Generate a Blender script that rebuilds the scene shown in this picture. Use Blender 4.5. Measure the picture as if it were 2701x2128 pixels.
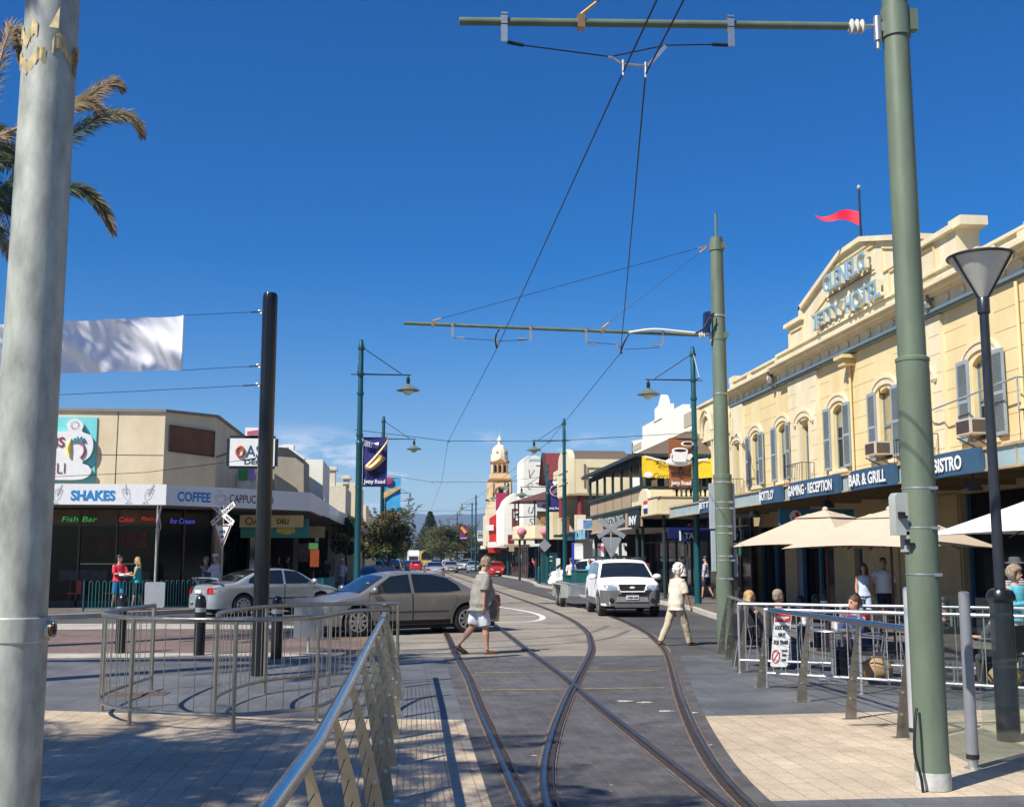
import bpy, bmesh, math, random
from mathutils import Vector, Matrix, noise as mnoise
R = math.radians
random.seed(7)
sc = bpy.context.scene
COL = sc.collection
for o in list(bpy.data.objects): bpy.data.objects.remove(o)

# ------------------------------------------------------------------ camera, sky, sun, exposure
cam_d = bpy.data.cameras.new('camera'); cam = bpy.data.objects.new('camera', cam_d); COL.objects.link(cam)
cam_d.sensor_width = 36; cam_d.lens = 36*2950/2701; cam_d.clip_start = .1; cam_d.clip_end = 30000
cam.location = (0, 0, 1.75); cam.rotation_euler = (R(90+7.874), 0, R(-5.624)); sc.camera = cam
SUN_EL = R(48); SUN_DIR = Vector((-.80*math.cos(SUN_EL), -.60*math.cos(SUN_EL), math.sin(SUN_EL)))
w = bpy.data.worlds.new('World'); sc.world = w; w.use_nodes = True
nt = w.node_tree; nt.nodes.clear()
def N(nt, t, **k):
    n = nt.nodes.new(t)
    for a, b in k.items(): setattr(n, a, b)
    return n
sky = N(nt, 'ShaderNodeTexSky', sky_type='NISHITA', sun_disc=False, sun_elevation=SUN_EL,
        sun_rotation=math.atan2(SUN_DIR.x, SUN_DIR.y), altitude=0, air_density=1.0, dust_density=.15, ozone_density=4.0)
hs = N(nt, 'ShaderNodeHueSaturation'); hs.inputs['Saturation'].default_value = 1.52; hs.inputs['Hue'].default_value = .512
tc = N(nt, 'ShaderNodeTexCoord'); sep = N(nt, 'ShaderNodeSeparateXYZ')
mp = N(nt, 'ShaderNodeMapping'); mp.inputs['Scale'].default_value = (14, 14, 52); mp.inputs['Location'].default_value = (1.3, .4, .35)
cn = N(nt, 'ShaderNodeTexNoise'); cn.inputs['Scale'].default_value = 1.0; cn.inputs['Detail'].default_value = 7; cn.inputs['Roughness'].default_value = .55
cr = N(nt, 'ShaderNodeValToRGB'); cr.color_ramp.elements[0].position = .52; cr.color_ramp.elements[1].position = .63
band = N(nt, 'ShaderNodeValToRGB'); e = band.color_ramp.elements
e[0].position = 0; e[0].color = (.55,)*3+(1,); e[1].position = .118; e[1].color = (0, 0, 0, 1)
q = e.new(.05); q.color = (1,)*3+(1,); q = e.new(.092); q.color = (.75,)*3+(1,)
mul = N(nt, 'ShaderNodeMath', operation='MULTIPLY'); mix = N(nt, 'ShaderNodeMixRGB')
mix.inputs[2].default_value = (9.0, 9.3, 10.2, 1)
bg = N(nt, 'ShaderNodeBackground'); bg.inputs[1].default_value = .078; wo = N(nt, 'ShaderNodeOutputWorld')
L = nt.links.new
L(tc.outputs['Generated'], sep.inputs[0]); L(tc.outputs['Generated'], mp.inputs[0]); L(mp.outputs[0], cn.inputs[0])
L(cn.outputs[0], cr.inputs[0]); L(sep.outputs[2], band.inputs[0]); L(cr.outputs[0], mul.inputs[0]); L(band.outputs[0], mul.inputs[1])
L(sky.outputs[0], hs.inputs['Color']); L(hs.outputs[0], mix.inputs[1]); L(mul.outputs[0], mix.inputs[0]); L(mix.outputs[0], bg.inputs[0]); L(bg.outputs[0], wo.inputs[0])
sd = bpy.data.lights.new('sun', 'SUN'); sd.energy = 5.0; sd.angle = R(.53); sd.color = (1, .95, .86)
so = bpy.data.objects.new('sun', sd); COL.objects.link(so); so.rotation_euler = (-SUN_DIR).to_track_quat('-Z', 'Y').to_euler(); so.location = (-30, -20, 40)
sc.render.engine = 'CYCLES'
sc.view_settings.view_transform = 'Standard'; sc.view_settings.look = 'None'; sc.view_settings.exposure = .56; sc.view_settings.gamma = 1

# ------------------------------------------------------------------ materials
def lin(h):
    h = h.lstrip('#'); return tuple(((int(h[i:i+2], 16)/255)**2.2) for i in (0, 2, 4))
_M = {}
def M(name, col=(.5, .5, .5), rough=.6, metal=0., var=.12, vs=6., bump=0., bs=40., coat=0., emit=0., col2=None, stretch=(1, 1, 1)):
    if name in _M: return _M[name]
    if isinstance(col, str): col = lin(col)
    if isinstance(col2, str): col2 = lin(col2)
    m = bpy.data.materials.new(name); m.use_nodes = True; nt = m.node_tree; b = nt.nodes['Principled BSDF']
    b.inputs['Roughness'].default_value = rough; b.inputs['Metallic'].default_value = metal; b.inputs['Coat Weight'].default_value = coat
    b.inputs['Coat Roughness'].default_value = .05
    t = N(nt, 'ShaderNodeTexCoord'); mpn = N(nt, 'ShaderNodeMapping'); mpn.inputs['Scale'].default_value = stretch
    nt.links.new(t.outputs['Object'], mpn.inputs[0])
    n = N(nt, 'ShaderNodeTexNoise'); n.inputs['Scale'].default_value = vs; n.inputs['Detail'].default_value = 5; n.inputs['Roughness'].default_value = .6
    nt.links.new(mpn.outputs[0], n.inputs[0])
    r = N(nt, 'ShaderNodeValToRGB'); a = r.color_ramp.elements
    a[0].position = .3; a[1].position = .7
    c0 = tuple(c*(1-var) for c in col) if col2 is None else col2
    c1 = tuple(min(1, c*(1+var)) for c in col) if col2 is None else col
    a[0].color = c0+(1,); a[1].color = c1+(1,)
    nt.links.new(n.outputs[0], r.inputs[0]); nt.links.new(r.outputs[0], b.inputs['Base Color'])
    if bump:
        n2 = N(nt, 'ShaderNodeTexNoise'); n2.inputs['Scale'].default_value = bs; n2.inputs['Detail'].default_value = 4
        bn = N(nt, 'ShaderNodeBump'); bn.inputs['Strength'].default_value = bump; bn.inputs['Distance'].default_value = .02
        nt.links.new(mpn.outputs[0], n2.inputs[0]); nt.links.new(n2.outputs[0], bn.inputs['Height']); nt.links.new(bn.outputs[0], b.inputs['Normal'])
    if emit:
        b.inputs['Emission Color'].default_value = tuple(col)+(1,); b.inputs['Emission Strength'].default_value = emit
    _M[name] = m; return m
def paver(name, c1, c2, mortar, bw, bh, rot=0, msize=.012, rough=.75, stain=.25, off=.5, bump=.25, sc_=1.3, spots=None):
    m = bpy.data.materials.new(name); m.use_nodes = True; nt = m.node_tree; b = nt.nodes['Principled BSDF']; L = nt.links.new
    t = N(nt, 'ShaderNodeTexCoord'); mpn = N(nt, 'ShaderNodeMapping'); mpn.inputs['Rotation'].default_value = (0, 0, rot)
    L(t.outputs['Object'], mpn.inputs[0])
    br = N(nt, 'ShaderNodeTexBrick'); br.offset = off; br.inputs['Scale'].default_value = 1; br.inputs['Brick Width'].default_value = bw; br.inputs['Row Height'].default_value = bh
    br.inputs['Mortar Size'].default_value = msize; br.inputs['Mortar Smooth'].default_value = .3; br.inputs['Bias'].default_value = 0
    br.inputs['Color1'].default_value = c1+(1,); br.inputs['Color2'].default_value = c2+(1,); br.inputs['Mortar'].default_value = mortar+(1,)
    L(mpn.outputs[0], br.inputs[0])
    n = N(nt, 'ShaderNodeTexNoise'); n.inputs['Scale'].default_value = sc_; n.inputs['Detail'].default_value = 8; n.inputs['Roughness'].default_value = .68; L(t.outputs['Object'], n.inputs[0])
    r = N(nt, 'ShaderNodeValToRGB'); r.color_ramp.elements[0].position = .32; r.color_ramp.elements[1].position = .66
    r.color_ramp.elements[0].color = (1-stain,)*3+(1,); r.color_ramp.elements[1].color = (1+stain*.35,)*3+(1,); L(n.outputs[0], r.inputs[0])
    n3 = N(nt, 'ShaderNodeTexNoise'); n3.inputs['Scale'].default_value = 70; n3.inputs['Detail'].default_value = 3; L(t.outputs['Object'], n3.inputs[0])
    r3 = N(nt, 'ShaderNodeValToRGB'); r3.color_ramp.elements[0].position = .3; r3.color_ramp.elements[1].position = .7
    r3.color_ramp.elements[0].color = (.78,)*3+(1,); r3.color_ramp.elements[1].color = (1.18,)*3+(1,); L(n3.outputs[0], r3.inputs[0])
    m1 = N(nt, 'ShaderNodeMixRGB', blend_type='MULTIPLY'); m1.inputs[0].default_value = 1; L(br.outputs[0], m1.inputs[1]); L(r.outputs[0], m1.inputs[2])
    m2 = N(nt, 'ShaderNodeMixRGB', blend_type='MULTIPLY'); m2.inputs[0].default_value = 1; L(m1.outputs[0], m2.inputs[1]); L(r3.outputs[0], m2.inputs[2])
    nb = N(nt, 'ShaderNodeTexNoise'); nb.inputs['Scale'].default_value = .35; nb.inputs['Detail'].default_value = 10; nb.inputs['Roughness'].default_value = .75; nb.inputs['Distortion'].default_value = .6; L(t.outputs['Object'], nb.inputs[0])
    rb = N(nt, 'ShaderNodeValToRGB'); rb.color_ramp.elements[0].position = .40; rb.color_ramp.elements[1].position = .60; rb.color_ramp.elements[0].color = (.80, .78, .76, 1); rb.color_ramp.elements[1].color = (1.06, 1.06, 1.06, 1); L(nb.outputs[0], rb.inputs[0])
    m2b = N(nt, 'ShaderNodeMixRGB', blend_type='MULTIPLY'); m2b.inputs[0].default_value = 1; L(m2.outputs[0], m2b.inputs[1]); L(rb.outputs[0], m2b.inputs[2])
    last = m2b
    # small dark/pale gum spots and litter
    v = N(nt, 'ShaderNodeTexVoronoi'); v.inputs['Scale'].default_value = 3.1; L(t.outputs['Object'], v.inputs[0])
    rv = N(nt, 'ShaderNodeValToRGB'); rv.color_ramp.elements[0].position = .035; rv.color_ramp.elements[1].position = .055; rv.color_ramp.elements[0].color = (1, 1, 1, 1); rv.color_ramp.elements[1].color = (0, 0, 0, 1)
    L(v.outputs['Distance'], rv.inputs[0])
    m3 = N(nt, 'ShaderNodeMixRGB'); m3.inputs[2].default_value = (spots or tuple(c*.45 for c in c1))+(1,)
    ms = N(nt, 'ShaderNodeMath', operation='MULTIPLY'); ms.inputs[1].default_value = .7; L(rv.outputs[0], ms.inputs[0]); L(ms.outputs[0], m3.inputs[0]); L(last.outputs[0], m3.inputs[1])
    L(m3.outputs[0], b.inputs['Base Color']); b.inputs['Roughness'].default_value = rough
    bn = N(nt, 'ShaderNodeBump'); bn.inputs['Strength'].default_value = bump; bn.inputs['Distance'].default_value = .01; L(r3.outputs[0], bn.inputs['Height']); L(bn.outputs[0], b.inputs['Normal'])
    return m
def glassmat(name, tint=(.8, .9, .88), a=.12, rough=.02):
    m = bpy.data.materials.new(name); m.use_nodes = True; nt = m.node_tree; nt.nodes.clear(); L = nt.links.new
    o = N(nt, 'ShaderNodeOutputMaterial'); mx = N(nt, 'ShaderNodeMixShader'); tr = N(nt, 'ShaderNodeBsdfTransparent'); gl = N(nt, 'ShaderNodeBsdfGlossy'); fr = N(nt, 'ShaderNodeFresnel')
    tr.inputs[0].default_value = tint+(1,); gl.inputs['Roughness'].default_value = rough
    ad = N(nt, 'ShaderNodeMath', operation='ADD'); ad.inputs[1].default_value = a; fr.inputs[0].default_value = 1.45
    sc2 = N(nt, 'ShaderNodeMath', operation='MULTIPLY'); sc2.inputs[1].default_value = .35; L(fr.outputs[0], sc2.inputs[0]); L(sc2.outputs[0], ad.inputs[0]); L(ad.outputs[0], mx.inputs[0]); L(tr.outputs[0], mx.inputs[1]); L(gl.outputs[0], mx.inputs[2]); L(mx.outputs[0], o.inputs[0])
    return m

# ------------------------------------------------------------------ mesh builder
SPLIT = {'pier', 'window_surround', 'awning_post', 'post', 'column', 'chimney', 'mudguard', 'parapet_pier', 'eyelet', 'dormer', 'belfry_opening', 'corner_pilaster', 'upper_window', 'shop_glass', 'bolt', 'strap', 'collar', 'clamp', 'bracket', 'stay_wire', 'stay_fitting', 'roof_letters', 'letter_case', 'inset_panel', 'panel_moulding', 'cafe_stool', 'wiper', 'fog_lamp_recess', 'headlight', 'clip', 'banner_rod', 'label', 'baluster', 'arch_moulding', 'window_mullion', 'door_frame', 'dark_figure', 'louvre', 'cable', 'wire', 'feeder_cable', 'block_joint_', 'moulding', 'wall_', 'lettering_', 'string_band', 'blue_lettering', 'wire_hanger', 'downpipe', 'block_joint', 'lettering'}
class MB:
    def __init__(s): s.v = []; s.f = []; s.m = []; s.mi = 0; s.p = []
    def pieces(s):
        P = s.p; k = len(P); bb = []
        for v0, v1, f0, f1 in P:
            q = s.v[v0:v1]; bb.append([min(v[i] for v in q)-.012 for i in range(3)]+[max(v[i] for v in q)+.012 for i in range(3)])
        g = list(range(k))
        def find(a):
            while g[a] != a: a = g[a]
            return a
        for i in range(k):
            for j in range(i):
                a, b = bb[i], bb[j]
                if all(a[q] <= b[q+3] and b[q] <= a[q+3] for q in range(3)): g[find(i)] = find(j)
        out = {}
        for i in range(k): out.setdefault(find(i), []).append(P[i])
        res = []
        for lst in out.values():
            m = MB()
            for v0, v1, f0, f1 in lst: m.add(s.v[v0:v1], [tuple(i-v0 for i in f) for f in s.f[f0:f1]])
            res.append(m)
        return res
    def add(s, vs, fs):
        n = len(s.v); s.p.append((n, n+len(vs), len(s.f), len(s.f)+len(fs))); s.v += [tuple(v) for v in vs]
        for f in fs: s.f.append(tuple(i+n for i in f)); s.m.append(s.mi)
        return s
    def box(s, x0, y0, z0, x1, y1, z1):
        if x0 > x1: x0, x1 = x1, x0
        if y0 > y1: y0, y1 = y1, y0
        if z0 > z1: z0, z1 = z1, z0
        return s.add([(x0, y0, z0), (x1, y0, z0), (x1, y1, z0), (x0, y1, z0), (x0, y0, z1), (x1, y0, z1), (x1, y1, z1), (x0, y1, z1)],
                     [(0, 3, 2, 1), (4, 5, 6, 7), (0, 1, 5, 4), (1, 2, 6, 5), (2, 3, 7, 6), (3, 0, 4, 7)])
    def obox(s, c, ax, ay, az):   # centre and three half-axis vectors
        c = Vector(c); ax, ay, az = Vector(ax), Vector(ay), Vector(az)
        return s.add([c-ax-ay-az, c+ax-ay-az, c+ax+ay-az, c-ax+ay-az, c-ax-ay+az, c+ax-ay+az, c+ax+ay+az, c-ax+ay+az],
                     [(0, 3, 2, 1), (4, 5, 6, 7), (0, 1, 5, 4), (1, 2, 6, 5), (2, 3, 7, 6), (3, 0, 4, 7)])
    def bar(s, a, b, w, h, up=(0, 0, 1)):
        a, b = Vector(a), Vector(b); d = (b-a); u = Vector(up)
        if abs(d.normalized().dot(u)) > .99: u = Vector((1, 0, 0))
        sx = d.cross(u).normalized(); sy = sx.cross(d).normalized()
        return s.obox((a+b)/2, d/2, sx*w/2, sy*h/2)
    def tube(s, pts, r, n=8, cap=True, closed=False):
        P = [Vector(p) for p in pts]; k = len(P); rr = r if isinstance(r, (list, tuple)) else [r]*k
        vs = []; t0 = None; nx = None
        for i in range(k):
            if closed: t = (P[(i+1) % k]-P[i-1])
            else: t = P[min(i+1, k-1)]-P[max(i-1, 0)]
            t = t.normalized() if t.length > 1e-9 else Vector((0, 0, 1))
            if nx is None:
                a = Vector((0, 0, 1)) if abs(t.z) < .9 else Vector((1, 0, 0)); nx = t.cross(a).normalized()
            else:
                nx = (nx-t*nx.dot(t)); nx = nx.normalized() if nx.length > 1e-6 else t.orthogonal().normalized()
            ny = t.cross(nx)
            for j in range(n):
                a = 2*math.pi*j/n; vs.append(P[i]+(nx*math.cos(a)+ny*math.sin(a))*rr[i])
        fs = []
        for i in range(k if closed else k-1):
            i2 = (i+1) % k
            for j in range(n): fs.append((i*n+j, i*n+(j+1) % n, i2*n+(j+1) % n, i2*n+j))
        if cap and not closed: fs.append(tuple(range(n-1, -1, -1))); fs.append(tuple(range((k-1)*n, k*n)))
        return s.add(vs, fs)
    def cyl(s, a, b, r, r2=None, n=16): return s.tube([a, b], [r, r if r2 is None else r2], n)
    def lathe(s, prof, c=(0, 0, 0), n=20, axis='z'):
        vs = []; fs = []; c = Vector(c)
        for r, z in prof:
            for j in range(n):
                a = 2*math.pi*j/n; x, y = r*math.cos(a), r*math.sin(a)
                p = (x, y, z) if axis == 'z' else ((x, z, y) if axis == 'y' else (z, x, y))
                vs.append(c+Vector(p))
        for i in range(len(prof)-1):
            for j in range(n):
                q = (i*n+j, i*n+(j+1) % n, (i+1)*n+(j+1) % n, (i+1)*n+j); fs.append(q if axis != 'y' else q[::-1])
        fs.append(tuple(range(n-1, -1, -1))); fs.append(tuple(range((len(prof)-1)*n, len(prof)*n)))
        return s.add(vs, fs)
    def prism(s, poly, o, u, v, w):   # 2D polygon in frame (u, v), extruded by vector w
        o, u, v, w = Vector(o), Vector(u), Vector(v), Vector(w)
        n = len(poly); a = [o+u*p[0]+v*p[1] for p in poly]; b = [p+w for p in a]
        fs = [tuple(range(n)), tuple(range(2*n-1, n-1, -1))]+[(i, i+n, (i+1) % n+n, (i+1) % n) for i in range(n)]
        return s.add(a+b, fs)
    def ell(s, c, rx, ry, rz, n=14, m=9, rot=None):
        vs = []; fs = []
        for i in range(m+1):
            t = math.pi*i/m
            for j in range(n):
                a = 2*math.pi*j/n; p = Vector((rx*math.sin(t)*math.cos(a), ry*math.sin(t)*math.sin(a), rz*math.cos(t)))
                if rot is not None: p = rot @ p
                vs.append(Vector(c)+p)
        for i in range(m):
            for j in range(n): fs.append((i*n+j, (i+1)*n+j, (i+1)*n+(j+1) % n, i*n+(j+1) % n))
        return s.add(vs, fs)
    def quad(s, a, b, c, d): return s.add([a, b, c, d], [(0, 1, 2, 3)])
    def mesh(s, name, mats, smooth=35):
        me = bpy.data.meshes.new(name); me.from_pydata([tuple(v) for v in s.v], [], s.f)
        if not isinstance(mats, (list, tuple)): mats = [mats]
        for m in mats: me.materials.append(m)
        if len(mats) > 1: me.polygons.foreach_set('material_index', s.m)
        me.validate(); me.update()
        bm = bmesh.new(); bm.from_mesh(me); bmesh.ops.remove_doubles(bm, verts=bm.verts, dist=1e-5) if len(s.v) < 40000 else None
        bmesh.ops.recalc_face_normals(bm, faces=bm.faces) if len(s.v) < 60000 else None
        bm.to_mesh(me); bm.free()
        if smooth:
            me.polygons.foreach_set('use_smooth', [True]*len(me.polygons)); me.set_sharp_from_angle(angle=R(smooth))
        return me
    def build(s, name, mats, parent=None, smooth=35, local=False, label=None):
        """vertices are in world space unless local; the object's origin is its parent's"""
        if name in SPLIT and parent is not None and 1 < len(s.p) < 420:
            q = s.pieces()
            if 1 < len(q) < 160:
                for m in q: m.p = m.p[:1]; o = m.build(name, mats, parent, smooth, local, label)
                return o
        off = Vector((0, 0, 0))
        if parent is not None and not local:
            mw = wmat(parent).inverted(); s.v = [tuple(mw @ Vector(v)) for v in s.v]
        me = s.mesh(name, mats, smooth); o = bpy.data.objects.new(name, me); COL.objects.link(o)
        if parent is not None: o.parent = parent
        if label: o['label'] = label
        return o
def wmat(o):
    m = Matrix.Identity(4)
    while o is not None:
        m = (Matrix.Translation(o.location) @ o.rotation_euler.to_matrix().to_4x4() @ Matrix.Diagonal((*o.scale, 1))) @ m; o = o.parent
    return m
def thing(name, label, cat, loc=(0, 0, 0), rz=0, group=None):
    o = bpy.data.objects.new(name, None); COL.objects.link(o); o.location = loc; o.rotation_euler = (0, 0, rz); o.empty_display_size = .2
    o['label'] = label; o['category'] = cat
    if group: o['group'] = group
    return o
def tag(o, label, cat, group=None, kind=None):
    if label: o['label'] = label
    if cat: o['category'] = cat
    if group: o['group'] = group
    if kind: o['kind'] = kind
    return o
def struct(o): o['kind'] = 'structure'; return o
def copy_tree(o, parent=None):
    c = o.copy(); COL.objects.link(c); c.parent = parent
    for ch in list(o.children): copy_tree(ch, c)
    return c
TMP = bpy.data.scenes.new('scratch')
def evaluated_mesh(*obs):
    """evaluates the first object's modifiers in a scratch scene, which is much faster than in the full one"""
    for o in obs: TMP.collection.objects.link(o)
    vl = TMP.view_layers[0]; vl.update(); me = bpy.data.meshes.new_from_object(obs[0].evaluated_get(vl.depsgraph))
    for o in obs: TMP.collection.objects.unlink(o)
    return me
def text_mesh(s, bold=0.0):
    cu = bpy.data.curves.new('t', 'FONT'); cu.body = s; cu.resolution_u = 3; cu.offset = bold; cu.size = 1; cu.align_x = 'LEFT'
    ob = bpy.data.objects.new('t', cu); me = evaluated_mesh(ob)
    vs = [Vector(v.co) for v in me.vertices]; fs = [tuple(p.vertices) for p in me.polygons]
    bpy.data.objects.remove(ob); bpy.data.curves.remove(cu); bpy.data.meshes.remove(me)
    return vs, fs
_tx = {}
def letters(mb, s, o, u, v, w, h, bold=.02, depth=.004, shear=0):
    """flat letters with a small thickness, fitted into the w x h box at o spanned by unit vectors u, v"""
    if (s, bold) not in _tx: _tx[(s, bold)] = text_mesh(s, bold)
    vs, fs = _tx[(s, bold)]
    if not vs: return mb
    o, u, v = Vector(o), Vector(u).normalized(), Vector(v).normalized(); n = u.cross(v)
    x0 = min(p.x for p in vs); x1 = max(p.x for p in vs); y0 = min(p.y for p in vs); y1 = max(p.y for p in vs)
    P = []
    for p in vs:
        a = (p.x-x0)/(x1-x0)*w; b = (p.y-y0)/(y1-y0)*h
        P.append(o+u*(a+shear*b)+v*b+n*depth)
    mb.add(P, fs)
    k = len(P); Q = P+[p-n*depth for p in P]; ed = {}
    for f in fs:
        for i in range(len(f)):
            a, b = f[i], f[(i+1) % len(f)]; ed[(a, b)] = 1
    mb.add(Q, [(b, a, a+k, b+k) for (a, b) in ed if (b, a) not in ed])
    return mb
def sheet(name, poly, z, mat):
    mb = MB(); mb.add([(x, y, z) for x, y in poly], [tuple(range(len(poly)))])
    me = bpy.data.meshes.new(name); me.from_pydata(mb.v, [], mb.f); me.materials.append(mat); me.update()
    if me.polygons[0].normal.z < 0: me.flip_normals()
    o = bpy.data.objects.new(name, me); COL.objects.link(o); return struct(o)
def offset_line(pts, d):
    out = []
    for i, p in enumerate(pts):
        a = Vector(pts[max(i-1, 0)]); b = Vector(pts[min(i+1, len(pts)-1)]); t = (b-a).normalized(); n = Vector((t.y, -t.x)); out.append((p[0]+n.x*d, p[1]+n.y*d))
    return out
def smooth_path(pts, k=6, closed=False):
    out = []; P = [Vector(p) for p in pts]; n = len(P)
    for i in range(n if closed else n-1):
        p0, p1, p2, p3 = (P[(i-1) % n], P[i], P[(i+1) % n], P[(i+2) % n]) if closed else (P[max(i-1, 0)], P[i], P[i+1], P[min(i+2, n-1)])
        for j in range(k):
            t = j/k; out.append(.5*((2*p1)+(p2-p0)*t+(2*p0-5*p1+4*p2-p3)*t*t+(3*p1-p0-3*p2+p3)*t**3))
    if not closed: out.append(P[-1])
    return out
def strip(mb, pts, d0, d1, z, z2=None):
    a = offset_line(pts, d0); b = offset_line(pts, d1); k = len(pts)
    if z2 is None: return mb.add([(x, y, z) for x, y in a]+[(x, y, z) for x, y in b], [(i, i+1, k+i+1, k+i) for i in range(k-1)])
    vs = [(x, y, z) for x, y in a]+[(x, y, z) for x, y in b]+[(x, y, z2) for x, y in a]+[(x, y, z2) for x, y in b]
    fs = []
    for i in range(k-1): fs += [(2*k+i, 2*k+i+1, 3*k+i+1, 3*k+i), (i, i+1, 2*k+i+1, 2*k+i), (k+i, k+i+1, 3*k+i+1, 3*k+i)]
    fs += [(0, k, 3*k, 2*k), (k-1, 2*k-1, 4*k-1, 3*k-1)]
    return mb.add(vs, fs)
X_, Y_, Z_ = Vector((1, 0, 0)), Vector((0, 1, 0)), Vector((0, 0, 1))
# ------------------------------------------------------------------ ground
m_asph = paver('asphalt', (.085, .083, .08), (.095, .092, .088), (.09, .088, .085), 50, 50, msize=.0, stain=.35, bump=.5, spots=(.16, .16, .15), sc_=.45)
m_tan = paver('tan paving', (.56, .455, .325), (.49, .395, .28), (.30, .235, .16), .40, .20, rot=R(90), msize=.005, stain=.2, spots=(.25, .2, .15))
m_slate = paver('slate paving', (.115, .122, .128), (.145, .15, .155), (.07, .072, .08), .8, .4, rot=R(90), msize=.006, stain=.3, rough=.6, spots=(.3, .3, .3))
m_bed = paver('dark track pavers', (.086, .085, .085), (.116, .112, .11), (.165, .125, .095), .22, .11, rot=R(90), msize=.004, stain=.4, rough=.68, spots=(.4, .38, .35), sc_=2.2)
m_conc = paver('concrete track bed', (.30, .265, .21), (.275, .245, .195), (.12, .10, .08), 40, 2.4, rot=0, msize=.012, stain=.3, bump=.3, spots=(.2, .17, .14), sc_=.7)
m_brick = paver('brick road', (.21, .145, .12), (.175, .125, .105), (.14, .11, .09), .23, .115, rot=R(45), msize=.006, stain=.3, sc_=.9)
m_light = paver('pale stone', (.47, .44, .37), (.42, .39, .33), (.2, .19, .17), .9, .45, rot=0, msize=.01, stain=.2)
m_foot = paver('footpath', (.165, .15, .135), (.14, .125, .115), (.09, .08, .07), .4, .4, rot=0, msize=.01, stain=.3)
m_kerb = M('kerb concrete', (.46, .43, .37), .8, var=.18, vs=3, bump=.3)
m_white = M('road paint', (.62, .60, .55), .7, var=.22, vs=14)
m_yel = M('yellow road paint', (.42, .29, .10), .7, var=.35, vs=10)
m_land = M('dry land', (.16, .15, .10), .9, var=.3, vs=.02)
g = sheet('ground', [(-9000, -300), (9000, -300), (9000, 9000), (-9000, 9000)], -.03, m_land)
sheet('road', [(-60, -20), (40, -20), (40, 600), (-60, 600)], 0, m_asph)
# plaza either side of the tram tracks
sheet('slate_paving', [(-22, 12.0), (1.0, 12.0), (1.0, 20.75), (-22, 20.75)], .004, m_slate)
sheet('slate_paving', [(2.6, 12.0), (25, 12.0), (25, 20.3), (6.4, 20.3), (4.9, 20.35), (3.2, 20.35)], .004, m_slate)
sheet('tan_paving', [(-22, -6), (1.0, -6), (1.0, 12.5), (-1.2, 12.85), (-4, 13.75), (-7, 14.3), (-22, 14.9)], .008, m_tan)
sheet('tan_paving', [(2.2, 8.2), (22, 8.35), (22, 12.9), (6, 12.75), (2.9, 12.52)], .008, m_tan)
sheet('slate_paving', [(2.2, -6), (22, -6), (22, 8.35), (2.2, 8.2)], .0085, m_slate)
sheet('slate_paving', [(-22, -6), (-1.7, -6), (-2.5, 8.72), (-22, 8.9)], .012, m_slate)
sheet('stone_edging', [(-14, 20.9), (-1.05, 20.75), (-1.0, 21.55), (-14, 22.3)], .009, m_light)
sheet('brick_road', [(-30, 22.3), (-14, 22.3), (-1.0, 21.55), (-.45, 23), (-.4, 28.6), (-7, 28.9), (-30, 29)], .006, m_brick)
sheet('stone_edging', [(-30, 29.15), (-7, 29.05), (-2.2, 28.8), (-2.0, 29.9), (-6.8, 31.6), (-30, 32.2)], .009, m_light)
# track bed: dark pavers close, concrete beyond the line
R1 = [(.86, -5), (.87, 3), (.88, 8.2), (.90, 10.7), (.93, 13.6), (.99, 16.7), (1.0, 20.1), (1.05, 25.7), (1.07, 29.3), (1.2, 45), (1.4, 80), (2.0, 160), (3.2, 300)]
R3 = [(.90, -5), (.91, 3), (.95, 5.6), (.99, 7.0), (1.065, 8.2), (1.155, 9.1), (1.31, 10.16), (1.64, 12.0), (2.12, 14.4), (2.42, 15.8), (3.11, 19.0), (3.62, 21.5), (3.99, 23.8), (4.43, 27.05), (4.85, 32.6), (5.06, 41.2), (5.1, 60), (5.2, 100), (5.5, 160), (6.5, 300)]
R1 = [tuple(p) for p in smooth_path(R1, 4)]; R3 = [tuple(p) for p in smooth_path(R3, 5)]
R4 = offset_line(R3, 1.43)
bedR = [p for p in offset_line(R3, 1.62) if -4 < p[1] < 20.3]
def ribbon(name, left, right, y0, y1, z, mat, step=.5):
    f = lambda L_, y: next((a[0]+(b[0]-a[0])*(y-a[1])/(b[1]-a[1]) for a, b in zip(L_, L_[1:]) if a[1] <= y <= b[1]), L_[-1][0]); m = MB(); n = max(2, int((y1-y0)/step)); vs = []
    for i in range(n+1): y = y0+(y1-y0)*i/n; vs += [(f(left, y), y, z), (f(right, y), y, z)]
    m.add(vs, [(2*i, 2*i+1, 2*i+3, 2*i+2) for i in range(n)]); return struct(m.build(name, mat))
ribbon('track_bed', [(.62, -4), (.66, 8), (.72, 14), (.78, 20.4)], bedR+[(bedR[-1][0]+.15, 20.6)], -3.9, 20.35, .013, m_bed)
cR = [p for p in offset_line(R3, 1.53) if 20.4 < p[1] < 300]
ribbon('concrete_road', [(-.2, 20), (-.2, 29), (.2, 30), (.5, 60), (1.0, 160), (2.8, 300)], [(4.75, 20)]+cR+[(8.3, 301)], 20.36, 299, .0075, m_conc, 1)
for y, x0, x1 in ((15.2, .99, 3.62), (17.5, 1.05, 4.1)):
    mb = MB(); mb.add([(x0+.1, y, .0175), (x1-.05, y+.03, .0175), (x1-.05, y+.08, .0175), (x0+.1, y+.05, .0175)], [(0, 1, 2, 3)])
    struct(mb.build('yellow_line', m_yel))
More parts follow.
